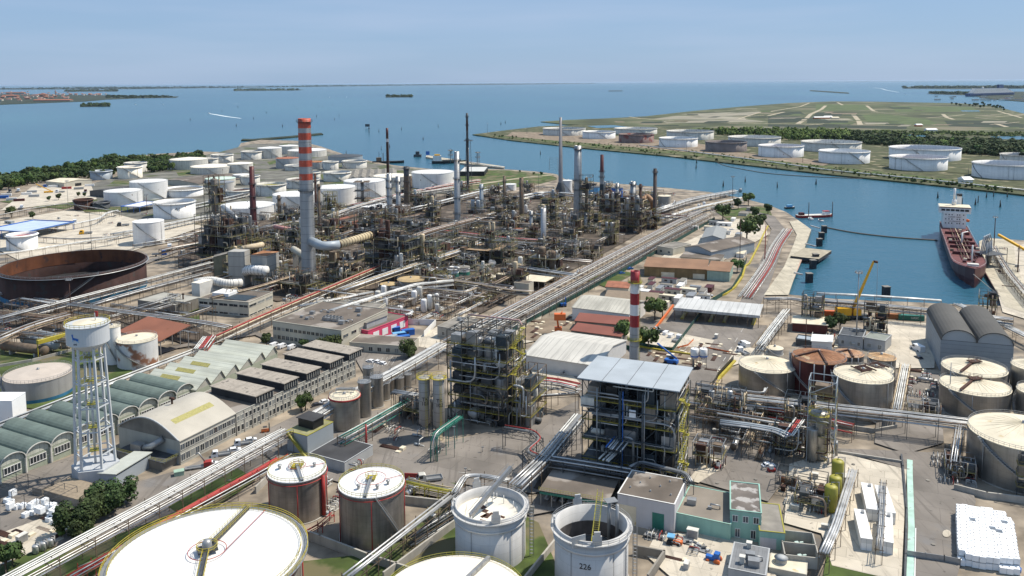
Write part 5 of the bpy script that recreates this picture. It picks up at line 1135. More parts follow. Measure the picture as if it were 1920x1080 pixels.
# sawtooth
A0=G(366,726,6.5); A1=G(520,655,6.5); ud=A1-A0; LA=ud.length; ua=math.atan2(ud.y,ud.x); t=thing('sawtooth_warehouse','six pale green sloping roof bays following the green vaults','warehouse',(A0.x,A0.y,0),ua)
nb=6; bw=LA/nb; M().bb(0,0,0,LA,rear*.98,5.0).build('wall',MATS['pale_green_render'],t)
for i in range(nb):
    x0=bw*i; rid=x0+bw*.72
    m=M(); y0,y1=-.4,rear
    m.add([(x0-.2,y0,5.1),(rid,y0,8.4),(x0+bw-.2,y0,5.1),(x0-.2,y1,5.1),(rid,y1,8.4),(x0+bw-.2,y1,5.1),(x0-.2,y0,5.3),(rid,y0,8.65),(x0+bw-.2,y0,5.3),(x0-.2,y1,5.3),(rid,y1,8.65),(x0+bw-.2,y1,5.3)],[(0,1,7,6),(1,2,8,7),(3,9,10,4),(4,10,11,5),(6,7,10,9),(7,8,11,10),(0,6,9,3),(2,5,11,8)]); m.build('sloping_roof',groof,t)
    M().add([(x0,.05,5.0),(rid,.05,8.3),(x0+bw-.3,.05,5.0)],[(0,1,2)]).build('gable_wall',grl,t)
    if i<3:
        xa,xb=x0+bw*.30,x0+bw*.50; za=lambda x:5.3+(x-x0+.2)/(bw*.72)*3.35+.05
        M().add([(xa,rear*.42,za(xa)),(xb,rear*.42,za(xb)),(xb,rear*.78,za(xb)),(xa,rear*.78,za(xa)),(xa,rear*.42,za(xa)-.04),(xb,rear*.78,za(xb)-.04)],[(0,3,2,1),(0,1,5),(0,4,3)]).build('skylight',sky_l,t)
# flat roofed office and neighbours
t,p,ang,Wd,Dp=bldg('large beige flat roofed office with rooftop machinery beside monitor workshop',(511,603),(640,621),(704,578),9.5,beige,broof,win=(('F',16,5.8,7.2,.75),('F',16,1.6,3.4,.75),('R',6,5.8,7.2,.6)),rooms=10,fr=beige)
for i in range(10): m=M(); m.box((Wd*.62+i%5*1.9-3,Dp*.3+i//5*2.5,10.4),(1.5,1.8,1.4)); m.rev([(.6,0),(.6,.4)],10,(Wd*.62+i%5*1.9-3,Dp*.3+i//5*2.5,11.1)); m.build('chiller_unit',galv,t)
bldg('lower rear wing of the flat roofed office',(560,583),(690,592),(722,570),8,beige,dconc,rooms=4)
t,p,ang,Wd,Dp=bldg('pink fronted building with white cabins on its roof','x' and (640,612),(690,622),(757,592),5.5,pink,broof,rooms=2,parapet=.5)
for i in range(4): M().bb(Wd+.02,Dp*(.12+.22*i),1,Wd+.1,Dp*(.12+.22*i)+Dp*.14,4.2).build('white_shutter',white,t)
m=M(); m.bb(Wd*.3,Dp*.1,5.7,Wd*.8,Dp*.6,8.4); m.build('roof_cabin',grey,t)
m=M(); m.bb(Wd*.28,Dp*.08,8.42,Wd*.82,Dp*.62,8.6); m.build('cabin_roof',dconc,t)
bldg('low beige building with brown roof before the round dark tree',(655,642),(768,650),(780,634),4.2,beige,broof,win=(('F',7,1,2.8,.45),),parapet=.2)
t,p,ang,Wd,Dp=bldg('cream two storey block with brown roof and blue skylight',(372,560),(466,568),(515,549),7.5,beige,broof,win=(('F',5,4.9,6.2,.85),('F',5,.6,1.6,.85),('R',3,4.9,6.2,.85),('R',3,.4,1.2,.85)),rooms=2)
M().bb(Wd*.45,Dp*.1,7.75,Wd*.9,Dp*.55,7.95).build('blue_roof_sheet',dblue,t); M().bb(Wd*.12,Dp*.3,7.7,Wd*.45,Dp*.7,9.4).build('white_roof_unit',white,t)
t,p,ang,Wd,Dp=bldg('flat grey roofed low block left of the cream block',(258,563),(328,573),(371,557),6,dconc,mat('pale_roof',(.33,.32,.28),.9,var=.15,sc=.15),rooms=2,parapet=.3); m=M(); m.tube([(Wd*.8,Dp*.6,6),(Wd*.8,Dp*.6,9)],.4,8); m.tube([(Wd*.8-.3,Dp*.6,9),(Wd*.8+.6,Dp*.6,9)],.5,8); m.build('roof_cowl',rustm,t)
bldg('open shed with sloping rust red roof, right of white rust patched tank',(222,622),(300,640),(325,616),7.5,frameb,mat('rust_red_roof',(.22,.085,.05),.85,var=.12,sc=.1,rust=.1),'mono',axis='u',rise=3.0,open_=5)
# beige heater boxes and white ducts
hb=mat('heater_cladding',(.40,.385,.35),.7,.1,var=.1,sc=.15,streak=.2,seam=6.0)
bldg('tall beige boxy furnace casing with flat top, left one of pair',(427,472),(456,473),(466,468),21,hb,hb,name='furnace',cat='furnace',parapet=0)
bldg('beige boxy furnace casing with rusty top, right one of pair',(470,478),(500,480),(521,472),19,hb,rusto,name='furnace',cat='furnace',parapet=0)
bldg('lean to shed of mossy sheets beside the furnace casing',(400,483),(424,482),(430,478),14,mat('mossy_sheet',(.20,.19,.13),.9,var=.25,sc=.3),dconc,'mono',rise=2)
def solid_tube(name,label,cat,pts,r,mt,n=12,flange=None):
    o=Vector((pts[0][0],pts[0][1],0)); m=M(o); m.tube(chain(pts,6) if len(pts)>2 else pts,r,n); t=thing(name,label,cat,o); m.build('casing',mt,t)
    if flange:
        P=chain(pts,6) if len(pts)>2 else [Vector(q) for q in pts]; f=M(o)
        for a,b in zip(P,P[1:]):
            k=max(1,int((b-a).length/flange)); d=(b-a).normalized()*.12
            for i in range(k): c=a+(b-a)*(i+.5)/k; f.tube([c-d,c+d],r*1.06,n)
        f.build('flanges',galv,t)
    return t
solid_tube('air_duct','white ribbed square duct bending at the heater boxes','duct',[G(458,520,3),G(462,505,11),G(500,508,11)],3.0,wroof,8,2.5)
solid_tube('air_duct','long white insulated duct with round pods left of heaters','duct',[G(365,530,10),G(395,525,11),G(425,532,10),G(452,530,9)],2.3,mat('white_insulation',(.62,.60,.55),.8,var=.1,sc=.3),10,3)
t,p,ang,Wd,Dp=bldg('white panelled inlet box at the left end of the insulated duct',(359,530),(374,532),(392,524),12,mat('white_insulation',(.62,.60,.55)),cream,name='inlet_box',cat='plant box',parapet=0)
solid_tube('flue_duct','pale inclined flue pipe leaving the leaning process tower','duct',[G(418,388,32),G(443,408,29),G(449,432,17)],1.7,galv,12)
solid_tube('flue_duct','orange brown arched duct beside the dark brown stack','duct',[G(1203,400,2),G(1203,378,20),G(1213,366,24),G(1224,378,20),G(1223,405,2)],2.0,mat('brown_duct',(.30,.17,.09),.7,var=.2),12)
solid_tube('flue_duct','rust curved pipe arching from the dark red topped stack','duct',[G(1132,362,18),G(1145,355,22),G(1152,372,16)],1.0,rustm,10)
# left far yard
bldg('blue edged white canopy at the far left','x' and (-30,432),(50,436),(100,415),6.5,lblue,mat('pale_blue_roof',(.42,.50,.60),.6,var=.1,sc=.2),open_=5,name='canopy',cat='canopy',parapet=.9,trim=blue)
bldg('small blue edged loading canopy by the red drums',(226,388),(262,389),(278,378),5.5,lblue,wroof,open_=3,name='canopy',cat='canopy',parapet=.8,trim=blue)
bldg('small pale warehouse beside the left wood',(86,340),(120,343),(134,334),6,beige,creamy,'gable',rise=2,doors=(('R',.5,8,4,black),),axis='u')
bldg('black shed with arched doorway left of the cone tanks',(168,358),(212,362),(250,346),6,dgrey,bkroof,'gable',rise=2)
bldg('long brown roofed shed behind the slim grey white tank',(300,338),(372,345),(385,326),5,beige,broof,'gable',rise=2.5)
for i,(x,y,c_,l) in enumerate(((6,372,blue,'blue lorry container at the far left yard'),(12,368,wroof,'white container in the far left yard'),(36,378,maroon,'dark red container at far left yard'),(22,376,wroof,'white cabin between blue and red containers'),(60,362,grey,'grey cabin beside the small pale warehouse'),(64,370,grey,'grey cabin before the orange mobile crane'),(100,352,white,'white cabin right of the small pale warehouse'),(148,356,galv,'silver tank container parked behind the verge'),(125,355,red,'red container behind the left verge'),(50,366,white,'long white cabin near the mobile crane'),(168,350,white,'white trailer beside the black shed'))):
    p=G(x,y,0); m=M(); m.bb(-5,-1.3,.2,5,1.3,3); t=thing('container',l,'container',p,R_(20)); m.build('body',c_,t); m=M(); [m.bb(-4.6+q*1.0,-1.36,.4,-4.3+q*1.0,-1.3,2.8) for q in range(10)]; m.build('ribs',c_,t)
G1='concrete kerb blocks'
# dock, waterside buildings
bldg('low black shed with pale roof at the lagoon corner',(862,322),(908,322),(912,313),6,black,mat('pale_shed_roof',(.5,.5,.47),.7,var=.06))
t,p,ang,Wd,Dp=bldg('long saw toothed grey shed behind the open stained tank',(655,335),(745,333),(752,318),7,conc,dconc,'flat',rise=2,win=(('F',9,2,4.5,.4),))
for i in range(6): 
    m=M(); x=Wd*i/6; m.add([(x,0,7.2),(x+Wd/12,0,9.5),(x+Wd/6,0,7.2),(x,Dp,7.2),(x+Wd/12,Dp,9.5),(x+Wd/6,Dp,7.2)],[(0,1,4,3),(1,2,5,4),(0,2,1),(3,4,5)]); m.build('saw_roof',dconc,t)
bldg('white canopy shed between chimney and twin columns',(677,388),(732,394),(738,384),8,galv,wroof,'mono',rise=.8,open_=4,name='canopy',cat='canopy')
bldg('rust red shed roof behind the twin stacks, upper',(625,416),(680,402),(706,392),9,frameb,mat('rust_red_roof',(.22,.085,.05)),open_=4,name='shed',cat='shed',parapet=0)
bldg('rust red shed roof, lower, right of chimney',(636,428),(690,412),(700,404),7,frameb,mat('rust_red_roof',(.22,.085,.05)),open_=4,name='shed',cat='shed',parapet=0)
bldg('two tier shed with tan roof in front of framed deck',(874,468),(930,472),(940,461),9,dconc,mat('tan_sheet_roof',(.33,.23,.14),.85,var=.1),open_=5,name='shed',cat='shed',parapet=0)
t,p,ang,Wd,Dp=bldg('grey square control room left of the long panel fronted building',(820,613),(865,620),(900,601),5.5,conc,dconc,win=(('F',2,2,3.6,.2),),rooms=3)
t,p,ang,Wd,Dp=bldg('panel fronted building with beige bays beside the main rack',(852,620),(886,628),(957,584),6,dconc,dconc,parapet=.6,rooms=8)
for i in range(9): M().bb(Wd+.02,Dp*(i+.12)/9,.3,Wd+.12,Dp*(i+.8)/9,5.3).build('beige_panel',beige,t)
bldg('small beige roofed cabin right of the panel fronted building',(975,526),(1022,531),(1040,520),4.5,conc,creamy,'mono',rise=.6,open_=4,name='shed',cat='shed')
# white fence wall near pink building, blue cabins
def wallthing(label,pts,h,mt,th=.25,name='wall',cat='wall',closed=False,posts=0):
    P=[G(x,y,0) for x,y in pts]; o=P[0]; t=thing(name,label,cat,o); m=M(o)
    for a,b in zip(P,P[1:]): d=b-a; m.box((a+b)/2+Vector((0,0,h/2)),(d.length+th,th,h),math.atan2(d.y,d.x))
    m.build('panels' if posts else 'wall_body',mt,t)
    if posts:
        m=M(o)
        for a,b in zip(P,P[1:]):
            k=max(1,int((b-a).length/posts))
            for i in range(k+1): c=a+(b-a)*i/k; m.box((c.x,c.y,h/2+.1),(.18,.18,h+.25))
        m.build('posts',galv,t)
    return t
wallthing('white panel hoarding around the sandy yard by the pink building',[(757,608),(775,609),(817,610),(795,633)],3,wroof,posts=3,name='hoarding',cat='hoarding')
for x,y,c_,l in ((738,624,blue,'blue roofed site cabin nearest the pink building'),(748,634,lblue,'pale blue roofed site cabin in front of pink building'),(733,640,bluegrey,'grey blue cabin at the left of the cabin group'),(765,628,blue,'blue cabin with white frames on its roof'),(756,640,blue,'blue fronted cabin at the front of the group')):
    p=G(x,y,0); t=thing('site_cabin',l,'cabin',p,R_(25)); M().bb(-3,-1.3,0,3,1.3,2.6).build('body',blue,t); M().bb(-3.1,-1.4,2.62,3.1,1.4,2.8).build('roof',c_,t); M().bb(-1,-1.36,.8,0,-1.31,2).build('window',glass,t)
# right middle
ribw=mat('ribbed_pale_roof',(.42,.40,.34),.8,var=.2,sc=.1,rib=2)
t,p,ang,Wd,Dp=bldg('pale ribbed gable warehouse left of the red and white stack',(1073,577),(1180,590),(1215,566),6.5,wroof,ribw,'gable',axis='u',rise=3,trim=wroof)
bldg('maroon roofed lean to in front of the pale ribbed warehouse',(1078,602),(1178,611),(1182,600),4.5,dconc,mat('maroon_roof',(.20,.07,.05),.85,var=.1,sc=.1),'mono',axis='u',rise=1.2,over=.3)
bldg('second maroon roofed shed, nearest the white warehouse',(1071,620),(1164,632),(1173,622),4,dconc,mat('maroon_roof',(.20,.07,.05)),'mono',axis='u',rise=1.2,over=.3)
bldg('row of low grey roofed stores below the maroon sheds',(1063,640),(1160,650),(1166,640),3,conc,mat('mixed_grey_roof',(.33,.31,.27),.85,var=.2,sc=.1),'mono',axis='u',rise=.6)
bldg('brown roofed shed behind the pale ribbed warehouse',(1133,560),(1230,566),(1236,553),5,beige,mat('tan_sheet_roof2',(.22,.17,.12),.85,var=.1),'mono',rise=.8,axis='u')
bldg('terracotta roofed house left of the stack top',(1136,538),(1178,541),(1182,530),5,beige,terr,'gable',axis='u',rise=1.6)
bldg('large white low gable warehouse left of roofed steel tower',(983,666),(1120,687),(1182,640),6,mat('white_wall',(.55,.55,.54),.7,var=.05),mat('cream_white_roof',(.50,.48,.43),.7,var=.1,sc=.08,rib=3,rust=.12,rcol=(.4,.33,.25)),'gable',axis='u',rise=3)
t,p,ang,Wd,Dp=bldg('gable workshop with blue grey front and brown roof',(1284,464),(1334,473),(1362,446),7,bluegrey,broof,'gable',rise=2.6,trim=bluegrey,doors=(('F',.5,14,4,dgrey),))
bldg('grey roofed rear half of the gable workshop',(1316,447),(1356,449),(1362,430),7.4,bluegrey,mat('slate_grey_roof',(.24,.25,.25),.8,var=.08),'gable',rise=2.4)
bldg('brown roofed annex before the gable workshop',(1276,482),(1350,488),(1354,480),4,beige,broof,'mono',axis='u',rise=.8)
bldg('grey two window house beside main rack',(1232,462),(1262,467),(1272,455),5,beige,dconc,win=(('F',2,1.5,3,.3),))
t,p,ang,Wd,Dp=bldg('long brown rusty shed with pale green right end',(1208,500),(1326,506),(1330,492),6,mat('ochre_sheet',(.22,.15,.07),.9,var=.3,sc=.2,streak=.3),mat('brown_sheet_roof',(.23,.13,.075),.85,var=.15,sc=.12),'mono',axis='u',rise=1.4,doors=(('F',.38,8,3.2,creamy),('F',.87,7,3.2,creamy)))
bldg('pale green corrugated shed adjoining long brown shed',(1326,507),(1368,510),(1374,496),6,mat('pale_green_sheet',(.30,.40,.34),.8,var=.1,streak=.2),mat('brown_sheet_roof',(.23,.13,.075)),'mono',axis='u',rise=1.2)
t,p,ang,Wd,Dp=bldg('wide white truck canopy on dark posts',(1263,578),(1424,593),(1440,572),6.5,dgrey,mat('canopy_white',(.50,.50,.48),.6,var=.08,sc=.1,rib=3),open_=8,name='canopy',cat='canopy',parapet=0,trim=frameb)
M().bb(-.2,-.3,5.6,Wd+.2,0.0,6.9).build('fascia',MATS['canopy_white'],t)
for i in range(6):
    x=Wd*(i+.5)/6; m=M(); m.bb(x-.8,Dp*.2,0,x+.8,Dp*.85,.5); m.build('island_kerb',yel,t); m=M(); m.box((x,Dp*.5,2.6),(2.2,2.4,.2)); [m.beam((x+a,Dp*.5+b,.4),(x+a,Dp*.5+b,4.4),.12) for a in(-1,1) for b in (-1.1,1.1)]; m.tube([(x-1,Dp*.5,4),(x+2,Dp*.4,3.4),(x+2.4,Dp*.4,1.5)],.12,5); m.build('loading_gantry',frameb,t)
t,p,ang,Wd,Dp=bldg('blue grey warehouse walls below twin dark vaults',(1764,637),(1901,649),(1871,596),13,mat('blue_slat_wall',(.26,.30,.33),.7,.1,var=.08,sc=.2,seam=1.9),dgrey,name='warehouse',cat='warehouse',parapet=0)
twr=mat('dark_vault_roof',(.085,.082,.075),.85,var=.15,sc=.06)
for i in range(2):
    m=M(); k=14; vs=[]; x0=Wd/2*i; r=Wd/4
    for y in (-.6,Dp+.3):
        for q in range(k+1): a=math.pi*q/k; vs.append((x0+r-r*math.cos(a),y,13.2+4.8*math.sin(a)))
    for y in (-.6,Dp+.3):
        for q in range(k+1): a=math.pi*q/k; vs.append((x0+r-r*math.cos(a)*.97,y,12.95+4.7*math.sin(a)))
    n=k+1; fs=[]
    for q in range(k): fs+=[(q,q+1,n+q+1,n+q),(2*n+q,3*n+q,3*n+q+1,2*n+q+1),(q,2*n+q,2*n+q+1,q+1)]
    m.add(vs,fs); m.build('vault_roof',twr,t)
    M().add([(x0+r-r*.97*math.cos(math.pi*q/k),.0,13+4.6*math.sin(math.pi*q/k)) for q in range(k+1)],[tuple(range(k+1))]).build('vault_end',bluegrey,t)
bldg('small grey container office with green roof edge behind slim grey tank',(1620,634),(1660,641),(1662,628),5,grey,mat('ribbed_grey_green',(.22,.24,.21),.8,var=.1),win=(('F',2,1.4,3,.35),))
bldg('grey cabin office with white railing left of container office',(1573,628),(1618,634),(1620,620),5.2,grey,dgrey,win=(('F',3,1.4,3,.3),),rooms=2)
bldg('long cream roofed trailer over red containers',(1486,606),(1552,612),(1556,598),4,maroon,creamy,'mono',rise=.4)
bldg('white ribbed roof cabin before the long trailer',(1522,640),(1560,644),(1564,632),3.4,wroof,wroof,'mono',rise=.5)
bldg('dark roofed store left of white ribbed cabin',(1492,636),(1522,640),(1524,632),3,dgrey,bluegrey)
for x,y,w_,l,c_,rc in ((1560,592,26,'orange red container behind the waterfront truss',orange,orange),(1665,597,30,'orange brown container at the dock fence',rusto,rusto),(1708,600,34,'dark green container beside the orange brown one',green,green)):
    p=G(x,y,0); t=thing('container',l,'container',p,R_(-12)); M().bb(-6,-1.2,0,6,1.2,2.6).build('body',c_,t); m=M(); [m.bb(-5.7+q*.95,-1.28,.2,-5.4+q*.95,-1.2,2.4) for q in range(13)]; m.build('ribs',rc,t)
    if c_ is green: text_flat(t,'UASC',1.5,(1.5,-1.35,1.4),0,wroof)
# trailer park cabins
rr=random.Random(77)
cols=[white,beige,white2,grey,creamy,wroof]
for i,(x,y,w_,d_,c_,rm) in enumerate(((1190,545,9,5,white,wroof),(1205,553,8,5,white,wroof),(1222,540,8,3,white2,maroon),(1237,548,8,3,grey,galv),(1250,541,7,3,white,dconc),(1262,552,9,4,beige,maroon),(1276,544,8,3,white,wroof),(1290,550,9,4,white2,creamy),(1304,546,6,3,grey,galv),(1318,553,9,3,white,dconc),(1252,562,10,3,beige,creamy),(1272,566,9,3,white,wroof),(1296,562,9,4,grey,galv),(1231,558,8,4,creamy,maroon),(1305,570,9,3,white,wroof),(1320,562,7,3,white,dconc),(1217,566,9,5,creamy,creamy),(1240,574,8,4,white2,creamy),(1222,532,7,3,beige,maroon),(1330,545,8,4,maroon,maroon),(1280,535,9,3,white,dconc),(1255,530,9,3,grey,maroon),(1296,418,9,3,white,creamy),(1338,422,7,3,grey,galv),(1358,424,12,5,white,wroof),(1375,415,8,3,white,wroof),(1360,440,8,4,white,galv),(1385,445,9,4,galv,galv),(1374,465,8,3,white,dconc),(1390,480,12,5,wroof,creamy),(1373,475,7,4,creamy,conc),(1352,470,7,4,beige,rusto),(1365,455,6,4,beige,terr),(1345,390,9,6,beige,wroof),(1394,404,12,7,white2,dconc),(1406,396,8,5,conc,dconc),(1330,432,8,4,white2,creamy),(1300,430,8,3,wroof,wroof),(40,425,9,3,white,white),(18,420,9,3,bluegrey,grey),(850,620,5,4,blue,blue))):
    p=G(x,y,0); t=thing('site_cabin',auto(rr.choice(('small white roofed cabin','plain site cabin','low portable cabin')),x,y),'cabin',p,R_(SITE+rr.choice((0,0,90)))); h_=rr.uniform(2.6,3.4)
    M().bb(-w_/2,-d_/2,0,w_/2,d_/2,h_).build('body',c_,t); M().bb(-w_/2-.15,-d_/2-.15,h_+.01,w_/2+.15,d_/2+.15,h_+.2).build('roof',rm,t)
    M().bb(-w_*.3,-d_/2-.05,1,-w_*.1,-d_/2-.01,2).build('window',glass,t); M().bb(w_*.1,-d_/2-.05,.05,w_*.25,-d_/2-.01,2.1).build('door',dgrey,t)
# bottom middle buildings
whr=mat('chalky_white_wall',(.50,.49,.50),.85,var=.06,sc=.2,streak=.12)
patch_roof=mat('patchy_roof',(.145,.125,.11),.9,var=.25,sc=.2,rust=.5,rcol=(.36,.34,.32),rsc=.35,bump=.2)
t,p,ang,Wd,Dp=bldg('white walled building with big brown flat roof and green door',(1158,926),(1265,947),(1294,902),8.2,whr,broof,parapet=.25,trim=wroof,doors=(('F',.72,3.2,5,green),('F',.16,5.5,5.5,creamy)))
for i in range(7): m=M(); m.rev([(.22,0),(.22,.5),(.01,.6)],8,(Wd*(.15+.12*i),Dp*(.3+.25*(i%3)),8.3)); m.build('roof_vent',galv,t)
bldg('mint green single storey wing with tan roof',(1267,962),(1370,984),(1393,930),4.8,mint,mat('tan_felt_roof',(.22,.19,.155),.9,var=.15,sc=.15,rust=.15,rcol=(.33,.3,.26)),parapet=.2,rooms=2)
bldg('mint green two storey office with patchy stained roof',(1369,957),(1428,964),(1447,912),7.8,mint,patch_roof,win=(('F',3,5,6.6,.5),('F',2,.8,3,.3),('R',4,5,6.6,.4)),parapet=.35,trim=mint,fr=wroof)
bldg('mint trimmed low building with grey panel roof beside concrete bays',(1424,996),(1472,1001),(1491,950),4.6,mint,mat('panel_roof',(.24,.22,.19),.9,var=.2,sc=.3,rust=.2,rcol=(.33,.31,.28)),parapet=.25,trim=olive,doors=(('F',.35,4,3,whr),))
# concrete bays
t=thing('concrete_bays','two roofless concrete bays holding mint machines','enclosure',G(1500,1040,0),R_(-12))
for a in ((-4.5,-6,-4.2,6),(3.6,-6,3.9,6),(-4.5,-6,3.9,-5.7),(-4.5,0,3.9,.3),(-4.5,5.7,3.9,6)): M().bb(a[0],a[1],0,a[2],a[3],3).build('bay_wall',conc,t)
for y,l in ((-3,'mint machine in the front concrete bay'),(3,'mint machine in the rear concrete bay')):
    q=G(1500,1040,0)+Matrix.Rotation(R_(-12),3,'Z')@Vector((0,y,0)); t=thing('pump_machine',l,'machine',q,.2); m=M(); m.box((0,0,.8),(2.6,1.4,.6)); m.box((-.5,.1,1.4),(1,.8,.7)); m.box((1.0,.3,1.2),(.9,.5,.5)); m.build('body',mat('mint_machine',(.45,.55,.5),.5),t); M().box((0,0,.25),(3,1.8,.5)).build('base',conc,t)
# mint pump shelter (open) under pipes
t,p,ang,Wd,Dp=bldg('mint framed pump shelter carrying pipes on its roof',(1010,920),(1140,942),(1182,892),5,mint,broof,open_=6,name='shelter',cat='shelter',parapet=0,trim=mint)
m=M(); 
for z in (5.6,6.1): m.beam((0,0,z),(Wd,0,z),.06)
for i in range(26): m.beam((Wd*i/25,0,5.1),(Wd*i/25,0,6.1),.05)
m.build('railing',olive,t)
m=M(); m.bb(.3,-.1,4.2,Wd-.3,.1,4.9); m.build('green_beam',green,t)
for i in range(9): m=M(); m.tube([(Wd*(i+.5)/9,Dp*.2,.8),(Wd*(i+.5)/9,Dp*.75,.8)],.7,10); m.box((Wd*(i+.5)/9,Dp*.5,.3),(1.6,4,.4)); m.build('pump',galv,t)
t,p,ang,Wd,Dp=bldg('grey metal deck with two square flues at the bottom edge',(1366,1066),(1436,1080),(1456,1032),3.5,grey,mat('grey_deck',(.20,.205,.21),.6,.2,var=.15,sc=.5,rib=1),parapet=.2,rooms=3)
for x,y,yt in ((1391,1082,1044),(1404,1052,1018)):
    q=G(x,y,0); hh=topz(q,yt); solo('square_flue',('front','rear')[yt<1030]+' white square flue rising from the grey metal deck','flue',M().bb(-.55,-.55,0,.55,.55,hh).bb(-.7,-.7,hh,.7,.7,hh+.3),white2,q,ang)
t,p,ang,Wd,Dp=bldg('low tan slab housing a round grey vent, bottom right',(1442,1064),(1512,1078),(1520,1052),1.6,beige,creamy,parapet=.1,name='slab_housing',cat='plant housing')
m=M(); m.rev([(1.4,1.7),(1.4,2.8),(1.7,2.9),(.3,3.3),(.01,3.3)],18,(Wd*.3,Dp*.5,0)); m.build('round_vent',grey,t)
# small hut pair and black roof building
bldg('black roofed single storey building right of white stair block','x' and (580,850),(646,868),(678,830),3.6,grey,bkroof,parapet=.2)
t,p,ang,Wd,Dp=bldg('white block with mossy roof and yellow outside stair',(538,808),(576,818),(617,790),7,bluegrey,mat('mossy_roof',(.25,.24,.12),.9,var=.3,sc=.3),parapet=.2,trim=olive)
m=M(); m.bb(Wd*.1,Dp*.35,7.2,Wd*.85,Dp*.75,10.2); m.build('roof_hut',black,t); M().bb(Wd*.05,Dp*.3,10.22,Wd*.9,Dp*.8,10.4).build('hut_roof',bkroof,t)
m=M(); m.tube([(Wd*.1,-.8,7),(Wd*1.0,-.8,.2)],.55,4,smooth=False); [m.beam((Wd*.1,-.8+s_,8),(Wd,-.8+s_,1.2),.07) for s_ in (-.5,.5)]; m.build('outside_stair',olive,t)
# bottom-left structures
bldg('long white lean to canopy at the foot of the water tower',(185,888),(217,893),(283,853),4,bluegrey,mat('lean_roof',(.42,.44,.40),.8,var=.06),'mono',rise=.6)
t,p,ang,Wd,Dp=bldg('low brown corrugated roof left of the dark bottom trees',(82,920),(148,938),(186,910),2.6,dconc,mat('corrugated_brown',(.26,.21,.15),.9,var=.15,sc=1.2),parapet=0)
bldg('small dark corrugated roof beside the brown corrugated one',(60,915),(78,918),(112,897),2.4,dconc,mat('corrugated_dark',(.16,.14,.12),.9,var=.15,sc=1),parapet=0)
for x,y,l in ((93,868,'white tall cabin against the vaults, left of tower'),(128,850,'white tall cabin against the vaults, behind tower'),(158,828,'third white cabin along the vault facade')):
    p=G(x,y,0)+Vector((0,3,0)); t=thing('site_cabin',l,'cabin',p,R_(63)); M().bb(-5,-1.6,0,5,1.6,3).build('body',whr,t); M().bb(-5.1,-1.7,3.01,5.1,1.7,3.15).build('roof',wroof,t); M().bb(-3,-1.7,.1,-1.6,-1.61,2.2).build('door',grey,t)
bldg('ribbed white enclosure at the left edge below grass','x' and (-30,752),(22,752),(28,736),8,plast,plast,parapet=.1,name='enclosure',cat='enclosure')
# container tanks
for FL,FR,BR,l in (((1625,954),(1647,957),(1652,910),'rear left white box tank of the block of four'),((1655.5,960),(1679.5,963),(1684,915),'rear right white box tank of the block of four'),((1614,1009),(1636,1012),(1645,960),'front left white box tank of the block of four'),((1649.5,1014),(1675,1019),(1679,965),'front right white box tank of the block of four')):
    t,p,ang,Wd,Dp=bldg(l,FL,FR,BR,3.6,white,wroof,name='box_tank',cat='box tank',parapet=0)
    M().bb(-.3,-.4,0,Wd+.3,Dp+.4,.25).build('base_slab',conc,t); m=M(); [m.bb(Wd*.3,Dp*q-.03,3.76,Wd*.7,Dp*q+.03,3.8) for q in (.25,.5,.75)]; m.bb(Wd*.6,Dp*.85,3.76,Wd*.85,Dp*.92,4.3); m.build('roof_hatch',galv,t)
    m=M(); [m.bb(Wd*q-.04,-.06,.3,Wd*q+.04,-.01,3.5) for q in (.02,.5,.98)]; m.build('wall_ribs',grey,t)
rack('thin silver pipes between the four white box tanks',[(1648,1030),(1652,985),(1656,905)],4.4,1.6,6,[alu,galv],(.08,.12),gap=7)
# IBC blocks
rr=random.Random(5); c0=G(1797,1037,3.4); u=G(1908,1053,3.4)-c0; v=G(1793,944,3.4)-c0; pu=u.length/8.6; pv=v.length/15; ang=math.atan2(u.y,u.x); u.normalize(); v.normalize(); c0.z=0; c0=c0+u*pu*.5+v*pv*.5
sx=pu/1.72; sy=pv/1.60
ib=None
IG='stacked white bulk containers'
for i in range(9):
    for j in range(15):
        if (j>12 and i<8 and False): continue
        for k in range(2):
            if k==0 and 0<i<8 and j>1: continue
            if k==1 and (i,j) in ((5,8),(6,8),(2,10),(8,13),(8,14),(7,11),(0,0)): continue
            if k==1 and (i==8 and j>11 or i>=6 and j==0): continue
            q=c0+u*(i*pu+rr.uniform(-.07,.07))+v*(j*pv+rr.uniform(-.06,.06)-(.7 if i>5 else 0)+.25*math.sin(i*1.7))
            z=k*1.72
            if ib is None:
                ib=thing('bulk_container','white plastic bulk container in the big stacked block','container',q+Vector((0,0,z)),ang,IG)
                m=M(); m.prism([(-.84*sx,-.70*sy),(-.70*sx,-.77*sy),(.70*sx,-.77*sy),(.84*sx,-.70*sy),(.84*sx,.70*sy),(.70*sx,.77*sy),(-.70*sx,.77*sy),(-.84*sx,.70*sy)],.2,1.66); m.build('bottle',plast,ib)
                M().rev([(.17,1.66),(.17,1.71),(.01,1.71)],10).build('cap',black,ib); m=M(); m.box((0,0,.09),(1.6,1.4,.16)); m.build('pallet',grey,ib)
            else: dup(ib,q+Vector((0,0,z)),ang+rr.uniform(-.02,.02),'white plastic bulk container in the big stacked block','container',IG)
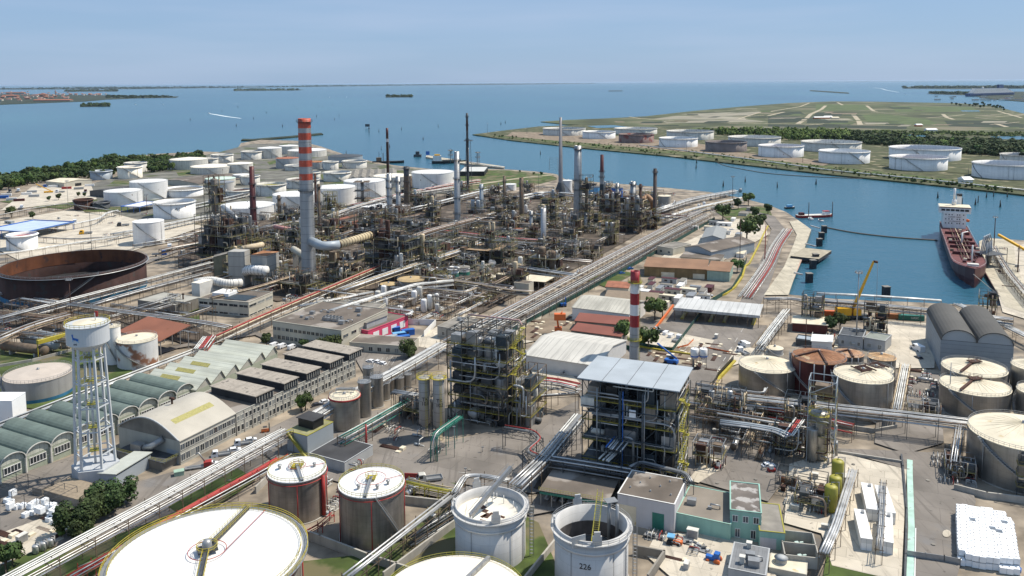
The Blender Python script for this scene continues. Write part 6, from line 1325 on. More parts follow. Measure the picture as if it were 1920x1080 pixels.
# bottom right: skip, barrels, gate
t=thing('skip_container','open rust lined skip in front of the white stack','skip',G(1842,1058,0),R_(-8)); 
for a in ((-4.4,-1.4,4.4,-1.2),(-4.4,1.2,4.4,1.4),(-4.4,-1.2,-4.2,1.2),(4.2,-1.2,4.4,1.2)): M().bb(a[0],a[1],.2,a[2],a[3],2.4).build('side_panel',dgrey,t)
M().bb(-4.2,-1.2,.2,4.2,1.2,.5).build('floor',rustm,t); M().rev([(.01,.5),(.8,.6),(.6,1.6),(.01,1.8)],10,(2.6,0,0)).build('white_bag',plast,t)
for i,(x,y) in enumerate(((1901,1068),(1908,1067),(1903,1074),(1911,1073))):
    m=M(); m.rev([(.01,0),(.45,0),(.45,.5),(.48,.52),(.45,.54),(.45,1.15),(.01,1.15)],14); solo('barrel','blue drum in the cluster at the bottom right corner','barrel',m,blue,G(x,y,0),group='blue drums')
wallthing('dark kerb wall between container tanks and mint painted strip',[(1697,1090),(1700,960),(1693,880),(1690,858)],1.2,dgrey,.5)
track_line('painted_strip',[(1706,1095),(1709,990),(1706,890),(1706,862)],1.6,mat('mint_floor_paint',(.38,.55,.47),.8,world=True,rust=.3,rcol=(.2,.2,.18),rsc=.4))
track_line('white_line',[(1715,1095),(1717,990)],.25,wroof)
patch('painted_disc',[(1775+8*math.cos(i*.52),1000+7*math.sin(i*.52)) for i in range(12)],cncr)
# ------------------------------------------------------------------ water tower
p=G(181,897,0); p=Vector((p.x,p.y,0)); zt=topz(p,606); zb=topz(p,640)
wt=mat('water_tower_paint',(.52,.54,.55),.5,.05,var=.04,sc=.15,streak=.05)
t=thing('water_tower','white water tower on six inclined concrete legs with yellow railing','water tower',p); 
Rt=38*(CAMH-zt)/(606-150)*1.0
M().rev([(1.2,zb-3.0),(Rt*.6,zb-1.8),(Rt,zb),(Rt,zt-.3),(Rt+.4,zt),(Rt,zt+.1),(.01,zt+.9)],48,smooth=False).build('tank_bowl',wt,t)
M().rev([(Rt-.3,zt+.12),(.01,zt+.95)],48).build('tank_roof',creamy,t)
m=M(); rail(m,Rt+.2,zt,26,t=.07); m.build('railing',yel,t)
rb=5.6; rt_=Rt*.70; hx=[(math.cos(i*math.pi/3+.25),math.sin(i*math.pi/3+.25)) for i in range(6)]
for c,s in hx: M().tube([(rb*c,rb*s,5),(rt_*c,rt_*s,zb-1.2)],.44,4,smooth=False).build('leg',wt,t)
for k in range(5):
    z=9+(zb-14)*k/4.0; q=(z-5)/(zb-6.2); r=rb+(rt_-rb)*q; m=M()
    for i in range(6): a,b=hx[i],hx[(i+1)%6]; m.tube([(r*a[0],r*a[1],z),(r*b[0],r*b[1],z)],.22,4,smooth=False)
    for i in (0,2,4): m.tube([(r*hx[i][0],r*hx[i][1],z),(0,0,z)],.22,4)
    m.build('ring_beam',wt,t)
    m=M(); m.box((.3,0,z+.3),(3.2,2.6,.2),.3); rail(m,1.5,z+.3,6); m.build('landing',olive,t)
m=M(); m.tube([(0,0,0),(0,0,zb)],.35,8); m.tube([(1.2,.6,0),(1.2,.6,zb)],.2,6); m.build('riser_pipe',wt,t)
m=M(); m.prism([((rb+1.2)*c,(rb+1.2)*s) for c,s in hx],0,5.0); m.build('hexagonal_base',mat('base_paint',(.42,.44,.46),.7,var=.06,streak=.1),t)
m=M(); m.tube([(2,1,zt+.5),(2,1,zt+3)],.18,6); m.build('mast',white,t); M().box((2.4,1,zt+2.6),(.9,.3,1.6)).build('red_panel',red,t)
ca=math.atan2(-p.y,-p.x)-.62
def cylpoly(t,pts,R,ang,z,mt,name):
    m=M(); m.add([((R+.06)*math.cos(ang+x/R),(R+.06)*math.sin(ang+x/R),z+y) for x,y in pts],[tuple(range(len(pts)))]); m.build(name,mt,t)
zl=(zt+zb)/2
cylpoly(t,[(-.9,.2),(.5,-.1),(1.1,-.3),(1.0,-.9),(-.1,-.7),(-.8,-.5)],Rt,ca,zl,blue,'emblem_body'); cylpoly(t,[(-1.1,1.0),(-.6,1.1),(-.5,.1),(-.9,.1)],Rt,ca,zl,blue,'emblem_head'); cylpoly(t,[(-.8,-.5),(-.5,-.5),(-.6,-1.2),(-.8,-1.2)],Rt,ca,zl,lblue,'emblem_leg'); cylpoly(t,[(.3,-.8),(.6,-.8),(1.3,-1.3),(1.1,-1.4)],Rt,ca,zl,lblue,'emblem_tail')
text_on_cyl(t,'eni',.9,Rt,zl-1.9,ca,black)
# ------------------------------------------------------------------ steel towers
def stower(label,FL,FR,BR,h,lv,nx,ny,fm,rm=None,roof=False,floors=True,vess=(),seed=1,base=None,rough=False,cat='steel tower',name='steel_tower',railmt=None,pip=20,loc=None,brace=True,solid=.55,eq=None,core=.3):
    rn=random.Random(seed); railmt=railmt or mat('tower_yellow',(.24,.205,.03),.6,var=.3,sc=.4)
    p,ang,Wd,Dp=loc or bframe(FL,FR,BR,h); t=thing(name,label,cat,p,ang)
    X=[Wd*i/nx for i in range(nx+1)]; Y=[Dp*i/ny for i in range(ny+1)]; Z=[h*k/lv for k in range(lv+1)]
    pw=.26 if h>20 else .2
    for x in X:
        m=M()
        for y in Y: m.beam((x,y,0),(x,y,h),pw)
        m.build('column_row',fm,t)
    for k in range(1,lv+1):
        m=M(); z=Z[k]
        for x in X: m.beam((x,0,z),(x,Dp,z),pw*.8)
        for y in Y: m.beam((0,y,z),(Wd,y,z),pw*.8)
        m.build('floor_beams',fm,t)
        if k<lv or not roof:
            if floors and (k<lv):
                m=M(); 
                for i in range(nx):
                    for j in range(ny):
                        if rn.random()<solid: m.bb(X[i]+.1,Y[j]+.1,z+.1,X[i+1]-.1,Y[j+1]-.1,z+.16)
                if m.v: m.build('grating_deck',dgrey,t)
            if k<lv:
                m=M()
                for (a,b) in (((0,-.1),(Wd,-.1)),((Wd+.1,0),(Wd+.1,Dp)),((-.1,0),(-.1,Dp)),((0,Dp+.1),(Wd,Dp+.1))):
                    for zz in (.55,1.1): m.beam((*a,z+zz),(*b,z+zz),.05)
                    L=math.hypot(b[0]-a[0],b[1]-a[1]); q=max(2,int(L/2))
                    for i in range(q+1): m.beam((a[0]+(b[0]-a[0])*i/q,a[1]+(b[1]-a[1])*i/q,z),(a[0]+(b[0]-a[0])*i/q,a[1]+(b[1]-a[1])*i/q,z+1.1),.05)
                    m.box(((a[0]+b[0])/2,(a[1]+b[1])/2,z+.1),(max(.1,abs(b[0]-a[0])),max(.1,abs(b[1]-a[1])),.28))
                m.build('railing',railmt,t)
    if brace:
        m=M()
        for k in range(lv):
            for i in range(nx):
                if rn.random()<.4: m.beam((X[i],0,Z[k]),(X[i+1],0,Z[k+1]),pw*.6)
            for j in range(ny):
                if rn.random()<.6: m.beam((Wd,Y[j],Z[k]),(Wd,Y[j+1],Z[k+1]),pw*.6)
                if rn.random()<.4: m.beam((0,Y[j+1],Z[k]),(0,Y[j],Z[k+1]),pw*.6)
        if m.v: m.build('braces',fm,t)
    if roof:
        M().bb(-1.2,-1.5,h+.4,Wd+1.2,Dp+1.2,h+.7).build('roof',rm,t)
        m=M()
        for i in range(1,4): m.bb(-1.2+(Wd+2.4)*i/4-.06,-1.5,h+.71,-1.2+(Wd+2.4)*i/4+.06,Dp+1.2,h+.76)
        m.build('roof_seams',dgrey,t)
    for (fx,fy,z0,z1,r,mt) in vess:
        x,y=fx*Wd,fy*Dp; m=M(); m.rev([(.01,z0),(r*.5,z0+r*.5),(r,z0+r*1.1)]+[(r,z1-r*.5)]+[(r*math.cos(i*math.pi/10),z1-r*.5+r*.5*math.sin(i*math.pi/10)) for i in range(1,5)]+[(.01,z1)],18,(x,y,0)); m.build('vessel',mt,t)
    for k in range(lv):
        for i in range(nx):
            for j in range(ny):
                if rn.random()<core:
                    x0,x1,y0,y1=X[i],X[i+1],Y[j],Y[j+1]; e=rn.uniform(.12,.3); f_=rn.uniform(.5,.9)
                    m=M(); m.bb(x0+(x1-x0)*e,y0+(y1-y0)*.2,Z[k]+.2,x1-(x1-x0)*e*.7,y1-(y1-y0)*.1,Z[k]+(h/lv)*f_); m.build('shade_filler_box',rn.choice([dgrey,black,dgrey,frameb,rustm,galv] if rough else [dgrey,dblue,dgrey,steelw,galv,black]),t)  # boxes added to fill bays, block see-through and darken the interior like shade
    pm=[alu,galv,fm,pipew,galv,dgrey,pipeb] if not rough else [pipeb,galv,pipec,pipec,frameb,pipew,rustm]
    eq=eq if eq is not None else int(lv*nx*ny*.8)
    for i in range(eq):
        k=rn.randrange(lv); x,y=rn.uniform(.08,.92)*Wd,rn.uniform(.1,.9)*Dp; z=Z[k]+.2; m=M(); q=rn.random(); s_=min(1,h/lv/5)
        if q<.4: r=rn.uniform(.5,1.1)*s_; m.tube([(x-rn.uniform(1,2.5),y,z+r+.4),(x+rn.uniform(1,2.5),y,z+r+.4)],r,10); m.box((x,y,z+.2),(1.5,r,.5)); nm='heat_exchanger'
        elif q<.7: r=rn.uniform(.5,1.3)*s_; m.rev([(r,0),(r,2.6*s_),(r*.6,3.1*s_),(.01,3.2*s_)],10,(x,y,z)); nm='small_vessel'
        else: m.box((x,y,z+.7),(rn.uniform(.8,2),rn.uniform(.8,2),1.4)); nm='equipment_box'
        m.build(nm,rn.choice([galv,dgrey,white2,steel,frameb] if not rough else [frameb,galv,rustm,steelw]),t)
    for i in range(pip):
        face=rn.random(); k=rn.randrange(lv); z=Z[k]+rn.uniform(.5,h/lv-.4); r=rn.uniform(.07,.2) if rn.random()<.8 else rn.uniform(.2,.42)
        if face<.45: y=rn.choice((rn.uniform(-.6,.3),rn.uniform(0,Dp))); x0,x1=sorted((rn.uniform(0,Wd),rn.uniform(0,Wd))); z2=min(h,max(.3,z+rn.choice((-1,1))*rn.uniform(2,10))); pts=[(x0,y,z),(x1,y,z),(x1,y,z2)]
        elif face<.75: x=rn.uniform(0,Wd) if rn.random()<.5 else Wd+rn.uniform(.1,.7); y0,y1=rn.uniform(0,Dp),rn.uniform(0,Dp); z2=min(h,max(.3,z+rn.choice((-1,1))*rn.uniform(2,8))); pts=[(x,y0,z2),(x,y0,z),(x,y1,z)]
        else: x,y=rn.uniform(0,Wd),rn.uniform(-.5,Dp*.6); pts=[(x,y,0.2),(x,y,z)]; 
        pts=[Vector(q) for q in pts]
        if all((a-b).length>.8 for a,b in zip(pts,pts[1:])): M().tube(chain(pts,3) if len(pts)>2 else pts,r,6).build('pipe',rn.choice(pm),t)
    return t,p,ang,Wd,Dp
def zig_stair(t,x,y,w_,h,lv,mt,axis='y'):
    m=M(); s=h/lv
    for k in range(lv):
        a,b=(y,y+w_) if k%2==0 else (y+w_,y); z0,z1=k*s,(k+1)*s
        for q in (0,1.0):
            if axis=='y': A,B=(x+q,a,z0),(x+q,b,z1)
            else: A,B=(a,x+q,z0),(b,x+q,z1)
            m.beam(A,B,.09); m.beam((A[0],A[1],A[2]+1),(B[0],B[1],B[2]+1),.06)
        n=int(s/.4)
        for i in range(n):
            f=(i+.5)/n; c=a+(b-a)*f; z=z0+(z1-z0)*f
            m.box((x+.5,c,z) if axis=='y' else (c,x+.5,z),(1,.35,.06) if axis=='y' else (.35,1,.06))
        m.box((x+.5,b,z1) if axis=='y' else (b,x+.5,z1),(1.6,1.8,.1)); 
    for a in (y,y+w_):
        for q in (0,1): m.beam((x+q,a,0) if axis=='y' else (a,x+q,0),(x+q,a,h) if axis=='y' else (a,x+q,h),.1)
    m.build('zig_zag_stair',mt,t)
tv=mat('tower_vessel',(.36,.36,.36),.4,.5,var=.1,sc=.3,streak=.2)
# open steel tower (left)
stl,p,ang,Wd,Dp=stower('open steel tower with yellow railings and big grey vessels inside','x' and (838,618),(950,632),(985,607),33,7,4,3,mat('tower_frame_grey',(.06,.058,.052),.6,.1,var=.3),vess=((.42,.3,17,30.5,2.0,tv),(.6,.35,17,30.5,2.1,tv),(.8,.3,19,30,2.2,white),(.42,.3,3,14,2.3,tv),(.8,.3,2,17,2.2,tv),(.2,.5,20,27,1.5,tv),(.15,.3,4,12,1.6,tv),(.6,.7,8,28,1.8,tv),(.42,.12,.2,5,2.6,grey)),seed=3,pip=99,eq=85,core=.5)
# dressing on the top: drop top half floor deck, truss, side annex
m=M()
for k in range(4):
    x0,x1=Wd*k/4,Wd*(k+1)/4; m.beam((x0,0,33),(x1,Dp/3,33),.12); m.beam((x1,0,33),(x0,Dp/3,33),.12); m.beam((x0,Dp/3,33),(x1,Dp,33),.12)
m.build('roof_bracing',dblue,stl)
M().tube([(0,Dp,34.0),(Wd*.9,Dp,34.0),(Wd,Dp*.8,33.4)],.3,8).build('pink_top_pipe',mat('pink_pipe',(.45,.28,.25),.6),stl)
zig_stair(stl,Wd+.6,Dp*.2,Dp*.5,33,7,olive)
p2=p+Matrix.Rotation(ang,3,'Z')@Vector((Wd+1.2,Dp*.1,0))
stower('lower annex frame with fat white pipes right of open tower',None,None,None,19,4,2,2,frameb,seed=9,pip=26,loc=(p2,ang,Wd*.30,Dp*.9),eq=12,vess=((.5,.4,3,13,1.0,alu),))
# roofed steel tower (right)
stl,p,ang,Wd,Dp=stower('dark blue steel tower under a pale blue grey sheet roof',(1092,710),(1268,734),(1306,696),31,5,5,3,dblue,rm=mat('blue_grey_sheet',(.36,.395,.42),.6,.1,var=.1,sc=.12),roof=True,seed=5,pip=98,eq=80,solid=.95,core=.62,vess=((.3,.4,12,29,1.3,dgrey),(.52,.5,6,20,3.8,dblue),(.75,.4,2,10,1.6,dgrey),(.12,.45,8,18,1.3,dgrey),(.85,.45,14,27,1.2,steelw)))
for x,mt,r in ((Wd*.17,galv,.2),(Wd*.42,dblue,.4),(Wd*.45,blue,.14),(Wd*.66,dgrey,.3),(Wd*.68,galv,.16)): M().tube([(x,-.7,1),(x,-.7,29)],r,8).build('riser_pipe',mt,stl)
for z in (23.2,14.5,7.2): M().tube([(0,-1.0,z),(Wd,-1.0,z)],.16,8).build('header_pipe',dblue,stl)
M().bb(Wd*.2,Dp*.9,.2,Wd*.8,Dp*.95,24).build('shade_back_panel',dgrey,stl)  # dark sheet added at the back, standing in for the shaded interior
M().box((Wd*.55,-.3,22.5),(2,.3,2.2)).build('white_panel',plast,stl)
zig_stair(stl,Wd+.8,Dp*.1,Dp*.45,28,6,olive)
M().box((Wd*.06,.5,24),(4.2,2,3)).build('control_cabin',white2,stl)
# --------------------------------------------------------------- process units
def unit(label,px,py,w_,d_,h,lv,nx,ny,seed=0,fm=None,ves=(),pip=12,eq=None,rot=0,railmt=None,solid=.4,vm=None):
    q=G(px,py,0); a=R_(SITE+rot); u=Vector((math.cos(a),math.sin(a),0)); n=Vector((-u.y,u.x,0)); p=q-u*w_/2
    return stower(label,None,None,None,h,lv,nx,ny,fm or frameb,seed=seed,rough=True,loc=(p,a,w_,d_),pip=pip,eq=eq,vess=ves,railmt=railmt or mat('faded_yellow',(.22,.19,.07),.7,var=.3,sc=.5),solid=solid,name='process_unit',cat='process unit')
FR=frameb
unit('leaning process tower lower frame, blackened, four storeys tall',400,500,30,18,34,5,5,3,1,dgrey,((.3,.4,2,30,2.6,rustm),(.7,.4,2,22,2.4,dblue),(.5,.6,6,33,2,frameb)),50,26)
unit('narrow upper tower crowning the left process complex',398,488,10,9,58,9,2,2,2,frameb,((.5,.5,30,56,2.4,steelw),),22,20)
unit('yellow edged air cooler platform beside left process complex',458,482,28,12,12,2,5,2,3,mat('mossy_yellow',(.26,.23,.08),.8,var=.3),(),10,10,solid=1,railmt=yel)
unit('burnt brown furnace frame behind the cream flue duct end',722,522,30,20,30,5,4,3,4,dgrey,((.3,.4,3,30,3,rustm),(.7,.4,3,24,3.2,dgrey),(.5,.2,22,36,1.4,rustm)),44,30,solid=.8)
unit('open lattice frame under the cream flue duct',628,532,24,14,20,3,4,2,5,frameb,(),26,12,solid=.3)
unit('framed deck with many grey columns, centre right',838,492,28,20,14,2,4,3,6,mat('mossy_frame',(.20,.20,.13),.8,var=.3),(),8,8,solid=1)
unit('long frame deck with dark roof beams before heater columns',1072,478,30,16,9,1,5,2,7,dgrey,(),10,4,solid=1)
unit('dark heater furnace below the light ribbed stack',1016,526,18,14,20,3,3,2,8,dgrey,((.35,.4,1,20,3,frameb),(.75,.4,1,18,2.4,frameb)),30,10,solid=1)
unit('cluttered frame around the thick dark column',1180,438,20,14,30,5,3,2,9,frameb,((.3,.4,2,28,1.8,galv),(.7,.5,2,30,2.0,galv),(.5,.2,2,20,1.2,frameb)),40,20)
unit('tall thin frame tower right of the pale column',1096,436,9,8,46,8,1,1,10,dgrey,((.5,.5,4,44,1.2,frameb),),16,16)
unit('frame cluster at the left foot of the pale column',1062,445,18,14,20,3,3,2,11,frameb,((.3,.4,1,18,1.5,galv),(.6,.5,1,20,1.2,galv)),30,14)
unit('frame unit between dark red topped stack and channel',1138,412,18,12,24,4,3,2,12,frameb,((.4,.4,1,22,1.6,bluegrey),(.7,.4,1,24,1.2,galv)),30,16)
unit('scaffold unit beside the orange arched duct',1214,430,16,12,16,3,3,2,13,mat('mossy_yellow',(.26,.23,.08)),((.4,.4,1,12,1.6,galv),),24,12)
unit('frame with white drums left of the banded chimney foot',545,556,22,12,14,2,3,2,14,FR,(),18,10,solid=.8)
unit('mossy roofed pipe table before the banded chimney',590,560,20,10,7,1,4,2,15,mat('mossy_yellow',(.26,.23,.08)),(),10,6,solid=1)
unit('burnt frame just right of the chimney shaft',605,478,12,12,26,4,2,2,16,dgrey,((.5,.5,2,24,2,frameb),),26,14)
unit('tangle of pipes around the twin grey columns',742,440,18,14,22,4,3,2,17,frameb,((.3,.5,1,20,1.4,galv),),30,14)
unit('green brown frame below the two tier shed',940,500,14,10,22,4,2,2,18,mat('mossy_frame',(.20,.20,.13)),(),20,8)
unit('blue grey vessel group left of the flare derrick',888,402,14,10,12,2,2,2,19,bluegrey,((.3,.4,1,13,1.8,bluegrey),(.7,.4,1,13,1.8,bluegrey)),12,6)
unit('dark round unit with platforms in the central field',928,412,14,12,12,3,2,2,20,dgrey,((.5,.5,1,12,3,frameb),),14,8)
# grid filled units
rn=random.Random(42); taken=[(o.matrix_world.translation.copy() if False else Vector(o.location)) for o in bpy.data.objects if o.get('category') in ('process unit','column','stack','chimney','tank','tower','building','shed','furnace','canopy')]
AREA=[(330,452),(420,425),(520,400),(640,392),(760,372),(860,360),(960,352),(1060,350),(1180,358),(1250,366),(1262,395),(1180,450),(1090,500),(960,560),(900,590),(840,560),(760,540),(640,535),(520,560),(420,530),(330,500)]
un=0; tries=0; placed=[]
names=('rust brown process frame','pipe cluttered steel frame','low mossy pipe table','small two storey frame','frame with upright drums','grey exchanger structure')
while un<185 and tries<9000:
    tries+=1; x,y=rn.uniform(330,1262),rn.uniform(350,590)
    if not inpoly(x,y,AREA): continue
    g=G(x,y,0)
    if any((g-q).length<9 for q in placed) or any((Vector((q.x,q.y,0))-g).length<7 for q in taken): continue
    placed.append(g); k=rn.randrange(6); w_,d_=rn.uniform(9,18),rn.uniform(6,11); h=rn.choice((4,5,6,8,9,11,14,18,22)) if y>390 and y<520 else rn.choice((4,6,8,10,13))
    lv=max(1,round(h/4.2)); mt=rn.choice([frameb,frameb,dgrey,mat('mossy_frame',(.20,.20,.13)),galv,mat('mossy_yellow',(.26,.23,.08))])
    vv=[(rn.uniform(.15,.85),rn.uniform(.2,.8),.6,h*rn.uniform(.5,1.35),rn.uniform(.6,1.6),rn.choice([galv,frameb,white2,steel,bluegrey,pipec,rustm])) for _ in range(rn.choice((0,1,2,3)))]
    unit(auto(names[k],x,y),x,y,w_,d_,h,lv,max(2,int(w_/5)),2,un+100,mt,vv,30,14,rot=rn.choice((0,0,0,90)),solid=rn.choice((.3,.6,.9))); un+=1
unit('dark scaffold tower at the left end of waterfront truss',1522,612,10,7,16,4,2,2,31,dgrey,(),20,6)
unit('dark scaffold tower in the middle of waterfront truss',1640,640,10,8,18,4,2,2,32,dgrey,(),26,8)
unit('small scaffold tower at the right end of waterfront truss',1852,590,8,6,12,3,2,1,33,dgrey,(),12,4)
unit('grey pump frame right of the roofed steel tower',1345,800,16,10,12,3,3,2,34,dblue,((.3,.5,1,11,1.0,alu),(.7,.5,1,12,1.0,alu)),50,14)
unit('silver pipe frame under the blue grey truss bridge',1480,858,10,8,10,3,2,2,35,dblue,(),40,10)
unit('pump frame at the foot of the roofed steel tower right corner',1325,880,9,7,8,2,2,2,36,galv,(),24,8)
unit('blue grey frame wrapped around the wide stainless column',1537,872,8,7,27,6,1,1,37,bluegrey,(),20,0,rot=0)
unit('pipe filled frame below the long right rack, left part',1375,815,12,9,9,2,3,2,51,dblue,(),40,12)
unit('pipe filled frame below the long right rack, middle part',1420,790,12,8,7,2,3,2,52,frameb,(),36,12)
unit('silver manifold frame beside the stainless columns',1495,812,9,8,12,3,2,2,53,dblue,(),40,8)
unit('low pump frame between right steel tanks',1730,790,10,8,6,2,2,2,54,galv,(),30,8)
unit('open timber coloured frame left of the stainless silos',783,800,12,6,10,2,2,1,38,dgrey,(),20,6)
unit('dark pump shed frame behind the TK silos',770,790,14,8,9,2,3,1,39,dgrey,(),24,6)
unit('pipe frame against the mustard vessels',1520,965,9,10,6,2,2,2,40,dgrey,(),24,8)
unit('dark twin basin frame before the mustard vessels',1500,930,14,8,5,1,3,2,41,dgrey,(),12,8)
unit('silver pump frame right of the painted disc',1800,902,8,8,6,2,2,2,42,galv,(),30,10)
unit('dark frame at the right edge beside the container stack',1936,938,8,8,13,4,2,2,43,dgrey,(),20,6)
SHM=[(grey,dconc),(beige,broof),(white2,wroof),(dgrey,mat('rust_red_roof',(.22,.085,.05))),(conc,creamy),(grey,mat('tan_sheet_roof',(.33,.23,.14))),(white2,galv)]
k=0
while k<34:
    x,y=rn.uniform(340,1250),rn.uniform(365,585)
    if not inpoly(x,y,AREA): continue
    g=G(x,y,0)
    if any((Vector((q.x,q.y,0))-g).length<6 for q in taken): continue
    k+=1; a,b=rn.choice(SHM); w_,d_,h_=rn.uniform(5,13),rn.uniform(4,8),rn.uniform(3,6)
    bldg(auto(rn.choice(('small flat roofed shed','little plant room','low store building')),x,y),(x,y),None,None,h_,a,b,rn.choice(('flat','mono')),name='plant_shed',cat='shed',rise=.7,loc=(g,R_(SITE),w_,d_),doors=(('F',.5,1.6,2.2,dgrey),),parapet=.2)
# ground level pipe runs
A2=[(0,560),(160,575),(330,590),(420,640),(360,655),(200,620),(0,610)]
A3=[(560,560),(840,535),(960,560),(900,600),(820,610),(690,600),(600,580)]
A4=[(1320,745),(1500,765),(1510,850),(1340,830)]
k=0
for ar,nn in ((AREA,140),(A2,26),(A3,34),(A4,22)):
    xs=[a[0] for a in ar]; ys=[a[1] for a in ar]; c=0
    while c<nn:
        x,y=rn.uniform(min(xs),max(xs)),rn.uniform(min(ys),max(ys))
        if not inpoly(x,y,ar): continue
        g=G(x,y,0); a=R_(SITE+rn.choice((0,0,90))); L=rn.uniform(10,34); d=Vector((math.cos(a),math.sin(a),0)); e=Vector((-d.y,d.x,0)); h_=rn.choice((1.2,2.5,4,5,6.5,8)); z=Vector((0,0,h_)); W_=[g-d*L/2+z,g+d*L/2+z]
        if rn.random()<.5: W_.append(W_[-1]+e*rn.choice((-1,1))*rn.uniform(5,12))
        c+=1; k+=1
        rack(auto(rn.choice(('short pipe run','low pipe track','brown pipe bundle','pale pipe bundle')),x,y),None,h_,rn.uniform(1.5,3.5),rn.choice((3,4,5,6)),rn.choice((mw,mm_,mp,mp,mm_,[galv,dgrey,frameb])),(.1,.32),gap=7,world=W_,name='pipe_run',sd=k)
# small plant clutter: exchangers, pump skids, valve manifolds, cabinets
def proto_hx():
    t=thing('heat_exchanger','silver heat exchanger prototype on saddles','exchanger',(0,0,-400)); M().tube([(-3,0,1.6),(3,0,1.6)],.7,12).build('shell',alu,t); m=M(); m.tube([(-3.2,0,1.6),(-2.9,0,1.6)],.85,12); m.tube([(2.9,0,1.6),(3.3,0,1.6)],.85,12); m.build('end_flange',frameb,t); m=M(); m.box((-1.8,0,.5),(.5,1.2,1)); m.box((1.8,0,.5),(.5,1.2,1)); m.build('saddle',conc,t); m=M(); m.tube([(1.5,0,2.2),(1.5,0,3.6),(1.5,2,3.6)],.18,6); m.tube([(-1.5,0,2.2),(-1.5,0,3.2),(-1.5,-2,3.2)],.18,6); m.build('nozzle_pipe',galv,t); return t
def proto_pump():
    t=thing('pump_skid','pump skid prototype with motor and pipes','pump',(0,0,-400)); M().box((0,0,.2),(3.4,1.6,.4)).build('base',conc,t); m=M(); m.tube([(-1.2,0,.9),(.2,0,.9)],.42,10); m.build('motor',bluegrey,t); m=M(); m.tube([(.4,0,.9),(.9,0,.9)],.6,12); m.build('pump_casing',galv,t); m=M(); m.tube(chain([(.7,0,1.2),(.7,0,2.6),(.7,3,2.6)]),.16,6); m.tube([(.9,0,.9),(2.6,0,.9),(2.6,0,.2)],.18,6); m.build('pipe',pipew,t); return t
def proto_man():
    t=thing('valve_manifold','valve manifold prototype with silver pipes','manifold',(0,0,-400))
    for i in range(5): M().tube(chain([(-2+i,-1.6,.3),(-2+i,-1.6,1.5+.2*(i%2)),(-2+i,1.6,1.5+.2*(i%2)),(-2+i,1.6,.3)]),.13,6).build('pipe',[alu,pipew,galv,red,alu][i],t)
    m=M()
    for i in range(5): m.tube([(-2+i,0,1.3),(-2+i,0,2.3)],.06,5); m.rev([(.3,0),(.3,.05)],8,(-2+i,0,2.3)); m.box((-2+i,0,1.6),(.35,.5,.4))
    m.build('valves',dgrey,t); M().box((0,0,.1),(5.4,4,.2)).build('base',conc,t); return t
def proto_cab():
    t=thing('equipment_cabinet','equipment cabinet prototype grey painted','cabinet',(0,0,-400)); M().box((0,0,1.1),(2.2,1.2,2)).build('body',grey,t); M().box((0,0,2.2),(2.4,1.4,.12)).build('lid',white2,t); m=M(); m.box((-.5,-.62,1.1),(.9,.04,1.7)); m.box((.5,-.62,1.1),(.9,.04,1.7)); m.build('door',galv,t); return t
def proto_tmp():
    t=thing('material_pile','pile prototype of stacked pipes and timber','pile',(0,0,-400))
    m=M()
    for i in range(7): m.tube([(-3,-.9+i*.3,.25),(3,-.9+i*.3+.1,.25)],.15,6)
    for i in range(5): m.tube([(-2.8,-.6+i*.3,.5),(2.9,-.6+i*.3,.5)],.15,6)
    m.build('pipes',rustm,t); m=M(); m.box((3.6,.4,.5),(1.2,1.6,1)); m.box((3.4,-1.4,.3),(1.4,1.0,.6)); m.build('crates',creamy,t); return t
PRO=[proto_hx(),proto_pump(),proto_man(),proto_cab(),proto_tmp()]; usedp=[False]*5
PN=(('silver heat exchanger','exchanger'),('small pump skid','pump'),('silver valve manifold','manifold'),('grey equipment cabinet','cabinet'),('pile of pipes and crates','pile'))
def clutter(i,x,y,s=1,rot=None,lab=None):
    global PRO
    g=G(x,y,0); r=R_(SITE+(rot if rot is not None else rn.choice((0,90)))); lab=lab or auto(PN[i][0],x,y)
    if not usedp[i]:
        usedp[i]=True; o=PRO[i]; o.location=g; o.rotation_euler=(0,0,r); o.scale=(s,s,s); USED.add(lab); o['label']=lab
    else: dup(PRO[i],g,r,lab,PN[i][1],None,s)
